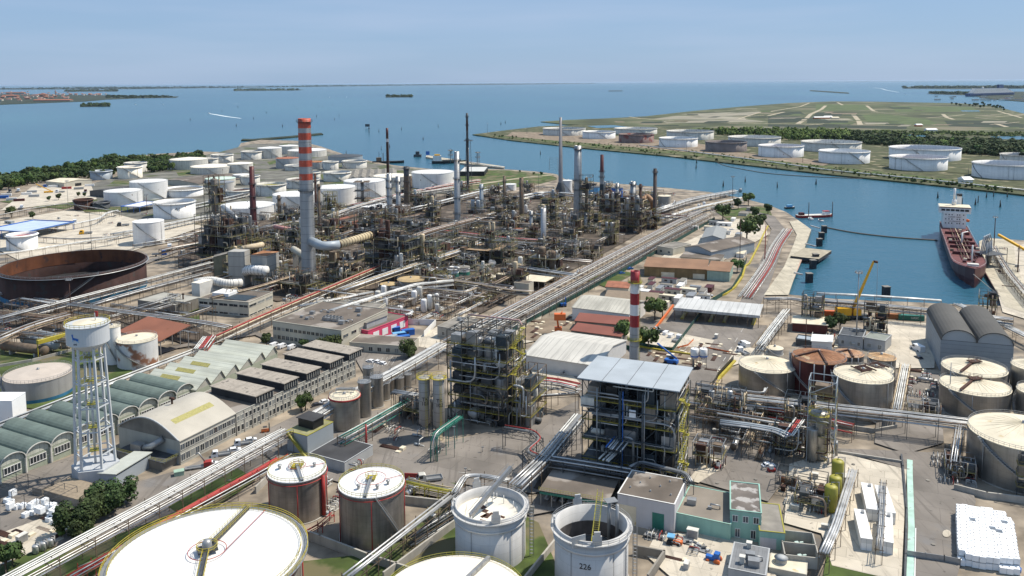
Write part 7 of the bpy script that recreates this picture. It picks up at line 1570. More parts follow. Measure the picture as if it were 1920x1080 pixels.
ZON=[(AREA,130,(3,3,3,1,2)),([(700,800),(800,825),(840,860),(720,840)],7,(1,3,2,2,1)),([(980,690),(1070,700),(1080,740),(1010,760)],5,(1,2,2,2,1)),([(1700,690),(1750,690),(1760,760),(1710,760)],5,(0,0,1,2,4)),([(480,870),(640,905),(850,905),(830,1000),(760,1010),(640,1060),(600,960),(500,900)],14,(2,3,4,1,0)),([(1330,770),(1500,790),(1510,860),(1400,850),(1330,840)],22,(2,3,6,1,0)),([(1480,890),(1590,900),(1560,1000),(1490,985)],12,(1,3,5,3,0)),([(1765,860),(1820,870),(1820,910),(1760,905)],8,(1,2,6,0,0)),([(1000,600),(1070,595),(1080,630),(1000,640)],10,(0,0,0,2,6)),([(1205,655),(1345,665),(1335,700),(1230,680)],14,(0,0,0,2,6)),([(1320,630),(1375,640),(1370,670),(1310,660)],6,(0,0,0,1,5)),([(0,575),(130,600),(130,640),(0,640)],14,(2,3,4,1,0)),([(560,575),(720,560),(850,560),(830,600),(700,610)],22,(2,3,5,2,1)),([(80,400),(330,405),(400,440),(250,470),(100,450)],16,(1,3,4,2,1)),([(1500,610),(1640,640),(1640,660),(1500,655)],10,(0,1,2,3,3)),([(1860,470),(1925,460),(1925,540),(1885,550)],10,(1,1,3,2,3)),([(430,560),(640,560),(560,585),(400,600)],12,(2,3,4,1,0)),([(0,1000),(100,975),(110,1010),(0,1050)],9,(0,0,0,1,6)),([(1260,365),(1380,372),(1340,400),(1260,420)],16,(2,3,5,1,1)),([(1690,700),(1760,720),(1765,800),(1690,800)],10,(1,3,5,0,0)),([(1230,1005),(1320,1010),(1300,1075),(1240,1060)],6,(0,1,2,1,3)),([(660,870),(700,900),(640,905)],2,(0,1,1,0,0))]
for poly,n,wts in ZON:
    xs=[a[0] for a in poly]; ys=[a[1] for a in poly]; k=0; tr=0; pl=[]
    while k<n and tr<900:
        tr+=1; x,y=rn.uniform(min(xs),max(xs)),rn.uniform(min(ys),max(ys))
        if not inpoly(x,y,poly): continue
        g=G(x,y,0)
        if any((g-q).length<5 for q in pl): continue
        pl.append(g); k+=1; clutter(rn.choices(range(5),wts)[0],x,y,rn.uniform(.8,1.3))
for i,o in enumerate(PRO):
    if not usedp[i]: clutter(i,1700,720)
# ------------------------------------------------------------------ vehicles
def car(label,px,py,rot,col=None,kind='car',s=1.0):
    g=G(px,py,0); t=thing('parked_car' if kind=='car' else kind,label,kind if kind!='car' else 'car',g,R_(rot)); col=col or carw
    if kind=='car': prof=[(-2.1,.35),(-2.15,.8),(-1.75,.98),(-1.35,1.42),(.35,1.45),(1.05,1.0),(2.0,.85),(2.1,.4)]; glz=[(-1.55,1.02,-1.25,1.36),(.38,1.38,.98,1.0)]; L=2.1
    elif kind=='van': prof=[(-2.4,.35),(-2.45,1.9),(-2.2,2.05),(1.0,2.05),(1.6,1.3),(2.35,1.05),(2.4,.4)]; L=2.3
    else: prof=[(.6,.5),(.6,2.2),(1.0,2.4),(2.2,2.4),(2.7,1.5),(2.8,.5)]; L=2.6
    n=len(prof); vs=[(x,-.85,z) for x,z in prof]+[(x,.85,z) for x,z in prof]
    m=M(); m.add(vs,[tuple(range(n))[::1],tuple(range(n,2*n))[::-1]]+[(i,n+i,n+(i+1)%n,(i+1)%n) for i in range(n)]); m.build('body' if kind!='truck' else 'cab',col,t)
    m=M()
    if kind=='car':
        for s_ in (-.87,.87): m.add([(-1.45,s_,1.0),(.75,s_,1.0),(.25,s_,1.36),(-1.2,s_,1.36)],[(0,1,2,3)])
        m.add([(1.02,-.7,1.05),(1.02,.7,1.05),(.42,.7,1.43),(.42,-.7,1.43)],[(0,1,2,3)]); m.add([(-1.78,-.7,1.0),(-1.78,.7,1.0),(-1.4,.7,1.41),(-1.4,-.7,1.41)],[(0,1,2,3)])
    elif kind=='van':
        for s_ in (-.87,.87): m.add([(.2,s_,1.25),(1.45,s_,1.25),(.95,s_,1.85),(.2,s_,1.85)],[(0,1,2,3)])
        m.add([(1.58,-.7,1.38),(1.58,.7,1.38),(1.06,.7,2.02),(1.06,-.7,2.02)],[(0,1,2,3)])
    else:
        for s_ in (-.87,.87): m.add([(1.3,s_,1.5),(2.4,s_,1.5),(2.1,s_,2.2),(1.3,s_,2.2)],[(0,1,2,3)])
        m.add([(2.69,-.7,1.58),(2.69,.7,1.58),(2.26,.7,2.34),(2.26,-.7,2.34)],[(0,1,2,3)])
        M().bb(-3.2,-.95,.7,.4,.95,.95).build('cargo_bed',galv,t)
        f=M(); f.bb(-3.2,-1.0,.95,.4,-.93,1.35); f.bb(-3.2,.93,.95,.4,1.0,1.35); f.bb(-3.27,-1,.95,-3.2,1,1.35); f.build('bed_side',grey,t)
    m.build('windows',glass,t)
    for x in (-L*.62,L*.62):
        for y in (-.82,.82): M().tube([(x,y-.12,.36),(x,y+.12,.36)],.36,12).build('wheel',tyre,t)
    t.scale=(s,s,s); return t
for a in ((694,680,150,'white hatchback, left of three before the low beige building'),(706,681,150,'white hatchback, middle of three before the low beige building'),(716,684,150,'white hatchback, right of three before the low beige building')): car(a[3],a[0],a[1],a[2])
car('dark hatchback partly under the main pipe rack',738,696,160,card); car('dark parked car between silos and monitor workshop',595,762,35,card); car('white parked car behind the red rimmed tank',610,756,35)
car('white hatchback parked at the arched hall corner',397,873,20); car('white saloon beside white lorry at arched hall',440,847,20); car('white saloon nearest the hall corner, upper row',470,828,25)
car('white flat bed truck with small cab before the hall windows',455,836,200,None,'truck'); car('blue and white pick up truck by the arched hall',413,857,200,None,'truck')
car('white van at right end of the parking row',515,650,60,None,'van'); car('white van in the middle of the office parking',530,652,60,None,'van'); car('white van left in the office parking',548,654,60,None,'van')
car('dark blue car in the parking row by the orange barrier',1240,624,55,card); car('white van, first after the dark blue car',1249,628,55,None,'van'); car('white van, second after the dark blue car',1259,633,55,None,'van'); car('white flat bed lorry beside the two white vans',1270,640,55,None,'truck',1.2); car('small pale car left of the dark blue car',1232,618,55)
car('white car on the quay road near canopy',1330,556,0); car('white car near the small white house',1372,389,20); car('blue car beside the green fence',1182,505,30,blue); car('second blue car beside the green fence',1166,514,30,blue)
car('silver pickup lorry on the road behind dismantled tank',803,905,195,white2,'truck',1.3); solo('red_board','red sheet panel leaning before the silver pickup lorry','board',M().bb(-3.2,-.1,0,3.2,.1,2.6),red,G(778,903,0),R_(-6)); car('white car parked at the gable workshop yard',1372,432,10); car('parked white car behind the gable workshop',1390,466,10); car('white car near the twin tanks at the yard edge',1916,857,10)
car('white tractor unit in the yard left of the twin vaults',1720,658,100,None,'van',1.5); car('dark car behind the white tractor unit',1722,673,100,card); car('white car at the kerb corner by stainless columns',1441,876,10)
car('white van cab at the construction yard entrance',1395,650,110,None,'van',1.3); car('white lorry beside the construction fence',1392,664,110,None,'truck',1.2)
def blocky(name,label,cat,px,py,rot,parts,z=0):
    g=G(px,py,0); t=thing(name,label,cat,g,R_(rot))
    for nm,mt,kind,*a in parts:
        m=M()
        if kind=='b': m.bb(*a)
        elif kind=='t': m.tube(*a)
        elif kind=='w':
            for x,y,r in a: m=M(); m.tube([(x,y-.25,r),(x,y+.25,r)],r,12); m.build(nm,mt,t)
            continue
        m.build(nm,mt,t)
    return t
W4=[(-1.8,-1.0,.6),(1.8,-1.0,.6),(-1.8,1.0,.6),(1.8,1.0,.6)]
blocky('tractor','blue cabbed farm tractor beside the trolleys','tractor',1340,1055,150,[('body',blue,'b',.1,-.6,.8,2.2,.6,1.6),('cab',blue,'b',-1.2,-.8,1.0,.1,.8,2.8),('cab_window',glass,'b',-1.24,-.6,1.7,.14,.6,2.6),('wheel',orange,'w',(-.8,-1,.8),(-.8,1,.8),(1.6,-.8,.5),(1.6,.8,.5))])
blocky('tractor','orange tractor with blue roof by the green door','tractor',1262,1022,-20,[('body',orange,'b',.1,-.6,.8,2.4,.6,1.5),('cab',glass,'b',-1.2,-.8,1.0,.1,.8,2.3),('roof',lblue,'b',-1.5,-1,2.3,.4,1,2.6),('wheel',tyre,'w',(-.8,-1,.8),(-.8,1,.8),(1.6,-.8,.5),(1.6,.8,.5))])
for x,y,l in ((1228,1010,'flat trolley piled with pale sacks by the green door'),(1300,1024,'flat trolley with scrap, left of two'),(1314,1035,'flat trolley with timber and sheets, right of two')):
    t=thing('trolley',l,'trolley',G(x,y,0),R_(-30)); M().bb(-2.8,-1,.7,2.8,1,.85).build('bed',galv,t)
    for i in range(8): M().box((rn.uniform(-2.3,2.3),rn.uniform(-.7,.7),1.1),(rn.uniform(.5,1.4),rn.uniform(.3,.8),rn.uniform(.3,.6)),rn.uniform(0,3)).build('load',rn.choice([creamy,grey,dgrey,conc]),t)
    for xx in (-2,2):
        for yy in (-1,1): M().tube([(xx,yy-.1,.4),(xx,yy+.1,.4)],.4,10).build('wheel',tyre,t)
blocky('tanker_lorry','white red forklift truck by the roofed tower kerb','forklift',1347,880,10,[('body',red,'b',-1.2,-.7,.4,1,.7,1.3),('cab',white,'b',-.8,-.6,1.3,.4,.6,2.4),('fork',galv,'b',1,-.5,.1,2.2,.5,.2),('wheel',tyre,'w',(-.8,-.7,.4),(-.8,.7,.4),(.7,-.7,.4),(.7,.7,.4))]).name='forklift'
blocky('forklift','white red forklift before the stainless columns','forklift',1447,886,10,[('body',red,'b',-1.2,-.7,.4,1,.7,1.3),('cab',white,'b',-.8,-.6,1.3,.4,.6,2.4),('fork',galv,'b',1,-.5,.1,2.2,.5,.2),('wheel',tyre,'w',(-.8,-.7,.4),(-.8,.7,.4),(.7,-.7,.4),(.7,.7,.4))])
blocky('forklift','orange forklift near the white stair block','forklift',498,812,20,[('body',orange,'b',-1.4,-.7,.4,1.1,.7,1.3),('mast',dgrey,'b',1.1,-.5,.1,1.4,.5,3.4),('guard',dgrey,'b',-.8,-.6,2.2,.5,.6,2.35),('wheel',tyre,'w',(-.8,-.7,.4),(-.8,.7,.4),(.7,-.7,.4),(.7,.7,.4))])
blocky('crane_truck','grey flat truck with red crane by the arched hall','crane truck',372,880,20,[('bed',galv,'b',-4,-1.1,.8,1.6,1.1,1.1),('crane_body',red,'b',1.6,-1,.8,4,1,2.3),('crane_arm',galv,'t',[(2,0,2.3),(.2,0,5.4),(-.6,0,5.0)],.25,6),('wheel',tyre,'w',*[(x,y,.5) for x in (-3,-1.6,2.6) for y in(-1,1)])])
solo('waste_bin','large mint green waste bin left of crane truck','waste bin',M().prism([(-1.4,-1),(1.4,-1),(1.4,1),(-1.4,1)],.2,1.7).bb(-1.5,-1.1,1.7,1.5,1.1,1.9),mat('mint_bin',(.30,.42,.33),.6),G(336,893,0),R_(25))
# excavator, blue telehandler, cranes
blocky('excavator','orange digger parked left of the white warehouse','excavator',1047,627,0,[('tracks',dgrey,'b',-2.6,-1.6,0,2.6,1.6,1),('cab',orange,'b',-1.8,-1.3,1.1,1.6,1.3,3.6),('boom',orange,'t',[(0,0,3),(-.6,0,8),(1.8,0,11),(1.2,0,7.5)],.45,6),('bucket',orange,'b',-2.0,-1.5,7.2,3.4,1.5,10.2)])
blocky('telehandler','blue telescopic handler in the construction yard','telehandler',1258,683,150,[('chassis',blue,'b',-3,-1.3,.8,2.6,1.3,2.2),('cab',glass,'b',-1,-1.3,2.2,.8,-.2,3.4),('boom',blue,'t',[(-2.8,.6,3),(6,.6,8.5)],.4,6),('wheel',tyre,'w',*[(x,y,.8) for x in (-2,2) for y in(-1.3,1.3)])])
blocky('telehandler','small blue lift truck by the main rack','telehandler',1056,575,20,[('chassis',blue,'b',-1.6,-1,.6,1.6,1,2),('mast',blue,'b',1.2,-.3,1,1.6,.3,5),('wheel',tyre,'w',*[(x,y,.5) for x in (-1,1) for y in(-1,1)])])
g=G(1597,598,0)
t=thing('mobile_crane','yellow mobile crane with long raised jib at the dock','mobile crane',g,0); M().bb(-8,-2,1,8,2,2.2).build('chassis',dgrey,t); M().bb(-8,-2,2.3,-1,2,6).build('upper_body',craney,t); M().bb(0,-2,2.3,4,2,5.2).build('cab',craney,t)
for x in (-6.5,-4,-1.5,1.5,4,6.5):
    for y in (-2,2): M().tube([(x,y-.3,.9),(x,y+.3,.9)],.9,12).build('wheel',tyre,t)
m=M(); m.tube([(0,0,4),(9,-2,30)],.9,4,.55,smooth=False); m.build('jib',craney,t); m=M(); m.tube([(9,-2,30),(11,-2,29.6)],.6,6); m.build('jib_head',rustm,t); M().tube([(11,-2,29.5),(11.4,-2,6)],.1,5).build('hoist_cable',galv,t); M().box((11.4,-2,5.6),(1.2,1.2,1.4)).build('hook_block',black,t)
def mast(label,px,py,yt,head=True,mt=None,r=.28,name='light_mast'):
    p=G(px,py,0); h=topz(p,yt); t=thing(name,label,'light mast' if head else 'pole',p); M().tube([(0,0,0),(0,0,h)],r,8,r*.6).build('pole',mt or rustm,t)
    if head and r<.2: M().box((0,0,h),(.9,.4,.25)).build('lamp_head',galv,t)
    elif head:
        m=M(); m.box((0,0,h),(2.6,2.6,.2)); rail(m,1.4,h,6)
        for i in range(6): a=i*1.05; m.box((1.5*math.cos(a),1.5*math.sin(a),h+.5),(.5,.5,.4),a)
        m.build('lamp_head',galv,t)
    return t
for a in ((1605,650,512,'tall light mast at the yellow crane jib',1,galv,.35),(1510,660,598,'rust brown pole left of container office',0,rustm,.3),(134,600,525,'rusty light mast in front of the huge rusty tank',1,rustm,.3),(172,470,398,'dark pole in the left yard by blue canopy',0,dgrey,.2),(128,388,340,'light mast in the left verge',1,galv,.2),(276,400,366,'dark red light mast by the small loading canopy',1,maroon,.3),(1434,490,424,'red quay pole beside the pipe bundle',0,red,.35),(1387,492,408,'dark pole left of the quay road bend',0,rustm,.25),(1373,385,332,'tall light mast near the channel shore',1,dgrey,.3),(1125,260,237,'pole on the far bank beside left tanks',0,dgrey,.3),(988,252,236,'small pole at the far bank tip',0,dgrey,.3),(1287,285,264,'mast in front of clean white far tank',1,galv,.3),(914,250,232,'lone mast at the far bank point',1,dgrey,.3),(1505,305,283,'mast between far bank front tanks',0,rustm,.3),(1815,340,312,'far bank mast near lower right tank',0,dgrey,.3),(852,860,800,'short yard mast',1,galv,.1),(687,842,796,'red painted pole in the asphalt yard',0,red,.45),(1863,470,408,'rust mast on the right quay with lamp',1,rustm,.4),(1908,512,460,'brown mast on the right quay edge',0,rustm,.4),(1568,610,560,'dark post at the left of the truss rack',0,dgrey,.3),(905,850,838,'tiny white lamp post by the road',1,galv,.1),(1010,372,322,'thin pole left of the thin grey stack',0,dgrey,.2),(873,908,878,'slim lamp post behind dismantled tank',1,galv,.12),(1779,770,680,'slim steel pole against the right tank pair',0,galv,.2),(1662,760,698,'slim pole beside the square hatch tank',0,galv,.15),(1300,690,655,'grey flue pole by the white silos',0,galv,.4)):
    mast(a[3] if len(a[3].split())>=4 else 'short yard mast beside green pipe bridge',a[0],a[1],a[2],a[4],a[5],a[6])
for i,(x,y,c_,l) in enumerate(((18,362,card,'dark lorry in the far left yard row, first'),(34,360,carw,'white lorry in the far left yard row, second'),(80,352,blue,'blue lorry beside the small pale warehouse'),(112,362,carw,'white lorry right of the mobile yard crane'),(160,362,maroon,'maroon lorry before the black shed'),(40,392,carw,'white lorry on the pale yard by verge'),(140,420,carw,'white lorry in the middle of the pale left yard'),(230,425,card,'dark lorry near the white blank tank'),(300,480,blue,'blue lorry parked right of the huge rusty tank'),(318,468,carw,'white lorry beside the blue lorry near rusty tank'),(160,440,craney,'yellow flatbed in the pale left yard'))): car(l,x,y,rn.choice((20,110,200)),c_,'truck',1.6)
blocky('mobile_crane','orange yellow mobile crane in the far left yard','mobile crane',92,362,30,[('chassis',craney,'b',-5,-1.3,.8,4,1.3,2.4),('jib',craney,'t',[(2,0,2.4),(-12,0,11)],.6,4),('wheel',tyre,'w',*[(x,y,.6) for x in (-4,-1.5,3) for y in(-1.2,1.2)])])
for i,(x,y) in enumerate(((146,388),(152,390),(158,389),(164,391))): vessel('red_drum',('first','second','third','fourth')[i]+' red upright drum in the row by squat tanks','drum',x,y,2.0,6,.5,red,None)
# fences and dike walls
def fence(label,pts,h,mt): return wallthing(label,pts,h,mt,.12,'fence','fence',posts=3)
gnet=mat('green_netting',(.02,.07,.055),.9,var=.2)
fence('dark green netted fence along the main rack',[(860,690),(985,610),(1150,520),(1275,450),(1340,412)],2.4,gnet); fence('dark green netting along the quay road',[(1190,650),(1260,662),(1330,570),(1372,545),(1392,512),(1400,488)],2.4,gnet); fence('orange netting round the construction yard left',[(1270,655),(1290,650),(1300,640)],1.2,orange); fence('orange netting fence at construction yard centre',[(1325,655),(1350,660),(1368,664)],1.2,orange); fence('black netted fence beside the lower yellow barrier',[(1333,738),(1346,710),(1375,678)],2.6,black); fence('green netting left of the stack row',[(1195,660),(1130,650),(1065,640)],2.4,gnet)
fence('wire fence before the white container yard',[(1700,1046),(1770,1056),(1800,1062)],2,galv)
for l,pts,h in (('concrete dike wall left of the steel clad tanks',[(480,925),(500,905)],2.2),('concrete dike between big white tank and red piped tanks',[(573,1010),(600,1020),(690,1055),(780,1085)],2.5),('long concrete dike under the twin silver lines',[(720,1090),(860,985),(850,950)],2.5),('concrete sump wall behind steel clad tank',[(760,945),(850,955),(1000,965)],2.5),('concrete dike right of the dismantled tank',[(985,1095),(1045,1020)],2.2),('dike wall around the grey concrete tank',[(0,690),(60,680),(135,660),(180,650)],1.6),('low grey dike by the grass bank',[(0,745),(50,715)],1.4),('retaining wall right of tank 226',[(1190,1040),(1245,1050),(1215,1095)],2.6),('curved dike before the grey steel tanks',[(1480,770),(1560,800),(1640,812),(1680,805)],1.6),('dike wall beside the largest right tank',[(1790,920),(1850,935),(1930,945)],2.0),('low wall of the white slab yard',[(1560,850),(1690,870)],1.2),('concrete kerb wall along the far left yard',[(0,500),(120,480),(250,470)],1.0)): wallthing(l,pts,h,conc if 'retaining' not in l else dconc,.5)
# white and grey blocks stored bottom left under the frame
t=thing('pergola','black open pergola frame over the white container store','frame',G(60,945,0),R_(-22)); m=M()
for i in range(6):
    m.beam((-14+i*5,-3,0),(-14+i*5,-3,4.5),.12); m.beam((-14+i*5,6,0),(-14+i*5,6,4.5),.12); m.beam((-14+i*5,-3,4.5),(-14+i*5,6,4.5),.1)
for j in range(8): m.beam((-14,-3+j*1.3,4.5),(11,-3+j*1.3,4.5),.06)
m.build('frame',dgrey,t)
for i in range(34):
    x,y=rn.uniform(5,112),0; y=940+rn.uniform(-6,22)+x*.22; dup(ib,G(x,y,0)+Vector((0,0,1.7*(i%3==0))),R_(-22),'white bulk container stored under the black pergola frame','container','containers under the pergola')
for i in range(3):
    x,y=68+i*14,1040-i*6; vessel('filter_vessel',('left','middle','right')[i]+' silver filter vessel on the bottom left lawn','vessel',x,y,.9,2.8,.8,alu,None)
# ------------------------------------------------------------------ ships, boats, marine things
def hullmesh(L,B,h,bowf=.25,bf=1.0,sheer=1.0,n=18):
    vs=[];S=[]
    for i in range(n+1):
        s=i/n; y=L*s
        w_=B/2*(1-max(0,(s-(1-bowf))/bowf)**1.9) if s>1-bowf else B/2*(.86+.14*min(1,s/.1))
        z=h+(sheer*max(0,(s-.82)/.18)**1.5); S.append((y,max(w_,.12),z))
    for y,w_,z in S:
        vs+= [(-w_,y,z),(-w_*.97,y,0.4*z),(-w_*.7,y,-2),(w_*.7,y,-2),(w_*.97,y,.4*z),(w_,y,z)]
    fs=[]
    for i in range(n):
        for k in range(5): a=i*6+k; fs.append((a,a+1,a+7,a+6))
        fs.append((i*6+5,i*6,i*6+6,i*6+11))
    fs.append((0,5,4,3,2,1)); fs.append(tuple(n*6+k for k in range(6)))
    return M().add(vs,fs),S
# tanker ship: stern far (near accommodation), bow towards us
bow=G(1826,540,-1.8); st=G(1783,436,-1.8); d=(bow-st); L=d.length; a=math.atan2(d.y,d.x)-math.pi/2
t=thing('tanker_ship','dark red tanker ship with white bridge moored at the right quay','ship',(st.x,st.y,-1.8),a)
B=19.5
m,S=hullmesh(L,B,8.5,.22,1,3.0); m.build('hull',hullr,t)
m=M(); 
for i in range(len(S)-1): pass
m.add([(-w_+.4,y,z+.05) for y,w_,z in S]+[(w_-.4,y,z+.05) for y,w_,z in S],[(i,len(S)+i,len(S)+i+1,i+1) for i in range(len(S)-1)]); m.build('deck',deckr,t)
m=M()
for s_ in (-1,1):
    for (y0,w0,z0),(y1,w1,z1) in zip(S,S[1:]): 
        m.beam((s_*(w0-.1),y0,z0+1.1),(s_*(w1-.1),y1,z1+1.1),.07); m.beam((s_*(w0-.1),y0,z0),(s_*(w0-.1),y0,z0+1.1),.07)
m.build('deck_rail',white,t)
M().bb(-B*.40,L*.03,8.7,B*.40,L*.16,21).build('accommodation_block',white,t)
M().bb(-B*.56,L*.06,20,B*.56,L*.155,24.5).build('bridge',white,t)
m=M()
for i in range(6): x=-B*.48+i*B*.165; m.bb(x,L*.155+.05,21.7,x+B*.135,L*.155+.2,23.2)
m.build('bridge_windows',glass,t)
M().bb(-B*.56,L*.155+.02,24.1,B*.56,L*.155+.3,24.6).build('red_stripe',maroon,t); M().bb(-B*.54,L*.065,24.55,B*.54,L*.15,24.8).build('bridge_roof',creamy,t)
m=M()
for z in (18.6,15.2,12):
    for x in (-6.2,-3.6,-2.0,1.6,3.6,5.8): m.bb(x,L*.16+.02,z,x+.7,L*.16+.12,z+.9)
m.build('portholes',glass,t)
text_flat(t,'SAFETY FIRST',1.5,(0,L*.16+.08,17.2),math.pi,maroon); text_flat(t,'NO SMOKING',1.3,(0,L*.16+.08,13.9),math.pi,maroon)
M().bb(-5.6,L*.03,24.8,-2.4,L*.055,31).build('funnel',white,t); M().bb(-5.9,L*.028,31,-2.1,L*.057,32.6).build('funnel_cap',black,t)
m=M(); m.tube([(0,L*.09,24.8),(0,L*.09,29)],1.6,10); m.tube([(0,L*.09,29),(0,L*.09,38)],.9,8); [m.beam((-3,L*.09,z),(3,L*.09,z),.12) for z in (32,36,38)]; m.build('radar_mast',white,t)
for x,mt in ((-4.4,maroon),(-2.2,frameb),(0,pipec),(1.6,maroon),(3.2,frameb)): M().tube([(x,L*.2,9.8),(x,L*.80,9.8)],.28,8).build('deck_pipe',mt,t)
for y in (.30,.42,.50,.58,.70): m=M(); m.bb(-8,L*y,8.7,8,L*y+1.0,10.4); m.build('pipe_support',maroon,t)
for i in range(16): m=M(); m.bb(-1,0,0,1,1.6,1.2); o=m.build('hatch',rn.choice([maroon,maroon,frameb,creamy]),t); o.location=(rn.uniform(-8.5,8.5),L*rn.uniform(.2,.85),8.8)
m=M(); m.tube([(0,L*.52,8.7),(0,L*.52,17)],.6,8); m.tube([(0,L*.52,17),(-5,L*.42,15)],.35,6); m.build('deck_crane',white,t)
m=M(); m.tube([(0,L*.9,10),(0,L*.9,22)],.45,8); m.beam((-1.5,L*.9,19),(1.5,L*.9,19),.15); m.build('fore_mast',white,t)
m=M(); m.tube([(-B*.52,L*.05,12),(-B*.52,L*.09,13)],1.2,10); m.build('lifeboat',orange,t)
m=M(); m.bb(-3,L*.93,11,3,L*.95,12.2); m.build('windlass',white2,t)
rope=[G(1825,514,8),G(1850,535,3),G(1878,558,.4)]; m=M(rope[0]); m.tube(rope,.18,5); solo('mooring_rope','pale mooring rope from the tanker bow to quay','rope',m,conc,rope[0])
# floating boom
P=[G(1545,426,-1.6),G(1600,437,-1.6),G(1680,446,-1.6),G(1758,451,-1.6)]; m=M(P[0]); m.tube(chain(P,4),.7,6); solo('floating_boom','long dark floating boom from left quay to tanker','boom',m,mat('boom_brown',(.10,.08,.06),.9),P[0])
P=[G(1345,305,-1.6),G(1362,312,-1.6),G(1440,326,-1.6),G(1530,332,-1.6),G(1640,336,-1.6)]; m=M(P[0]); m.tube(chain(P,4),.6,5); solo('floating_boom','thin dark boom across the channel near far bank','boom',m,MATS['boom_brown'],P[0])
def boat(name,label,cat,px,py,L,B,h,rot,hm,dm,extra=(),sheer=.6,z=-1.8):
    g=G(px,py,z); t=thing(name,label,cat,g,R_(rot)); m,S=hullmesh(L,B,h,.25,1,sheer,8)
    m.v=[(a,b-L/2,c) for a,b,c in m.v]; m.build('hull',hm,t); m=M(); m.add([(-w_+.15,y-L/2,q+.03) for y,w_,q in S]+[(w_-.15,y-L/2,q+.03) for y,w_,q in S],[(i,len(S)+i,len(S)+i+1,i+1) for i in range(len(S)-1)]); m.build('deck',dm,t)
    for nm,mt,*b in extra: M().bb(*b).build(nm,mt,t)
    return t
t=boat('dredging_barge','long red dredging barge with cabin and two spud poles','barge',1528,407,34,8,2.2,-82,red,white2,(('cabin',white,-2.2,8,2.2,2.2,13,5),('cabin_roof',red,-2.4,7.8,5,2.4,13.2,5.4),('deck_machine',maroon,-2,-15,2.2,2,-11,4.5)))
for y in (-8,14.5): M().tube([(3.6,y,0),(3.6,y,14)],.35,6).build('spud_pole',dgrey,t)
boat('work_boat','small dark workboat with pale blue top near the quay head','boat',1481,391,10,4,1.6,-80,black,grey,(('cabin',lblue,-1.5,-3,1.6,1.5,2,3.6),))
boat('motor_boat','white motorboat moored left at the quay head','boat',1520,412,7,2.6,1.2,10,white,white2,(('cabin',white,-.9,-1,1.2,.9,1.5,2.2),)); boat('motor_boat','white motorboat moored right at the quay head','boat',1539,415,7,2.6,1.2,10,white,white2,(('cabin',glass,-.9,-1,1.2,.9,1.5,2.0),))
boat('coastal_ship','dark hulled ship with white and yellow bridge at the jetty','ship',842,306,52,11,4,-78,black,mat('ship_deck',(.14,.2,.18),.8),(('bridge',white,-4,-24,4,4,-12,12),('yellow_top',craney,-3,-22,12,3,-14,14),('hold',dgrey,-4,-10,4,4,18,5.2)))
boat('coastal_ship','low black ship moored behind the saw toothed shed','ship',728,306,48,9,3.4,-80,black,dgrey,(('bridge',frameb,-3,-18,3.4,3,-10,9),('mast',frameb,-.4,-8,3.4,.4,-7,16),('derrick',dgrey,-.4,-14,9,.4,-13.4,18)))
boat('tug_boat','black barge lying along the far bank','barge',1560,325.5,22,5,1.4,-76,black,dgrey); boat('barge','dark barge lying at the lower right far bank','barge',1895,362,20,5,1.4,-76,black,dgrey); boat('motor_boat','small boat tied at far bank right landing','boat',1905,360,8,3,1.2,-76,dgrey,white2)
for x,y,L,l in ((392,213,9,'speedboat leading the long white wake'),(618,182.5,8,'speedboat on the far lagoon left of the islet'),(1630,163,20,'small ship heading along the distant right channel'),(1685,173,9,'boat with wake near the wooded right island'),(1698,177.5,14,'dark boat nearest the marsh shore'),(1662,164.5,16,'orange ship in the distant right channel'),(265,185.5,9,'boat off the long left spit'),(305,195.5,8,'small boat in the left lagoon'),(254,196.5,8,'second small boat in the left lagoon'),(650,182.2,8,'white boat left of the central islet')):
    boat('boat',l,'boat',x,y,L,3.4,2.2,-70,white,white2,(('cabin',white if 'dark' not in l else black,-1.2,-2,2.2,1.2,2,4),))
wk=mat('foam_wake',(.65,.70,.72),.9,var=.1,world=True)
for pts in ([(393,213),(405,215),(425,218.5),(452,222)],[(592,182.7),(617,182.5)],[(1640,164.3),(1652,166),(1662,169),(1684,173)],[(1628,164),(1645,165.5)],[(440,195),(450,194.6)]):
    Pp=[G(x,y,-1.72) for x,y in pts]; m=M(); vs=[]
    for i,q in enumerate(Pp):
        dd=(Pp[min(i+1,len(Pp)-1)]-Pp[max(i-1,0)]).normalized(); nn=Vector((-dd.y,dd.x,0))*(7-5*abs(2*i/(len(Pp)-1)-1)*.8); vs+=[tuple(q-nn),tuple(q+nn)]
    m.add(vs,[(2*i,2*i+2,2*i+3,2*i+1) for i in range(len(Pp)-1)]); struct('wake',m,wk)
# cruise ship
g0,g1=G(1814,181,-1.8),G(1902,178,-1.8); d=g1-g0; L=300; a=math.atan2(d.y,d.x)-math.pi/2; Lc=d.length
t=thing('cruise_ship','distant white cruise ship with dark blue hull and funnel','cruise ship',g0,a)
m,S=hullmesh(Lc,42,22,.2,1,6,14); m.build('hull',mat('navy_hull',(.03,.06,.16),.5),t)
for k in range(7): M().bb(-19,Lc*(.06+.012*k),22+k*5.0,19,Lc*(.93-.03*k),26.4+k*5.0).build('deck_tier',white,t); M().bb(-19.3,Lc*(.07+.012*k),26.4+k*5,19.3,Lc*(.92-.03*k),27+k*5).build('window_tier',glass,t)
M().bb(-8,Lc*.62,57,8,Lc*.72,84).build('funnel',MATS['navy_hull'],t); M().rev([(8,0),(8,8),(.01,12)],12,(0,Lc*.30,57)).build('dome',white,t)
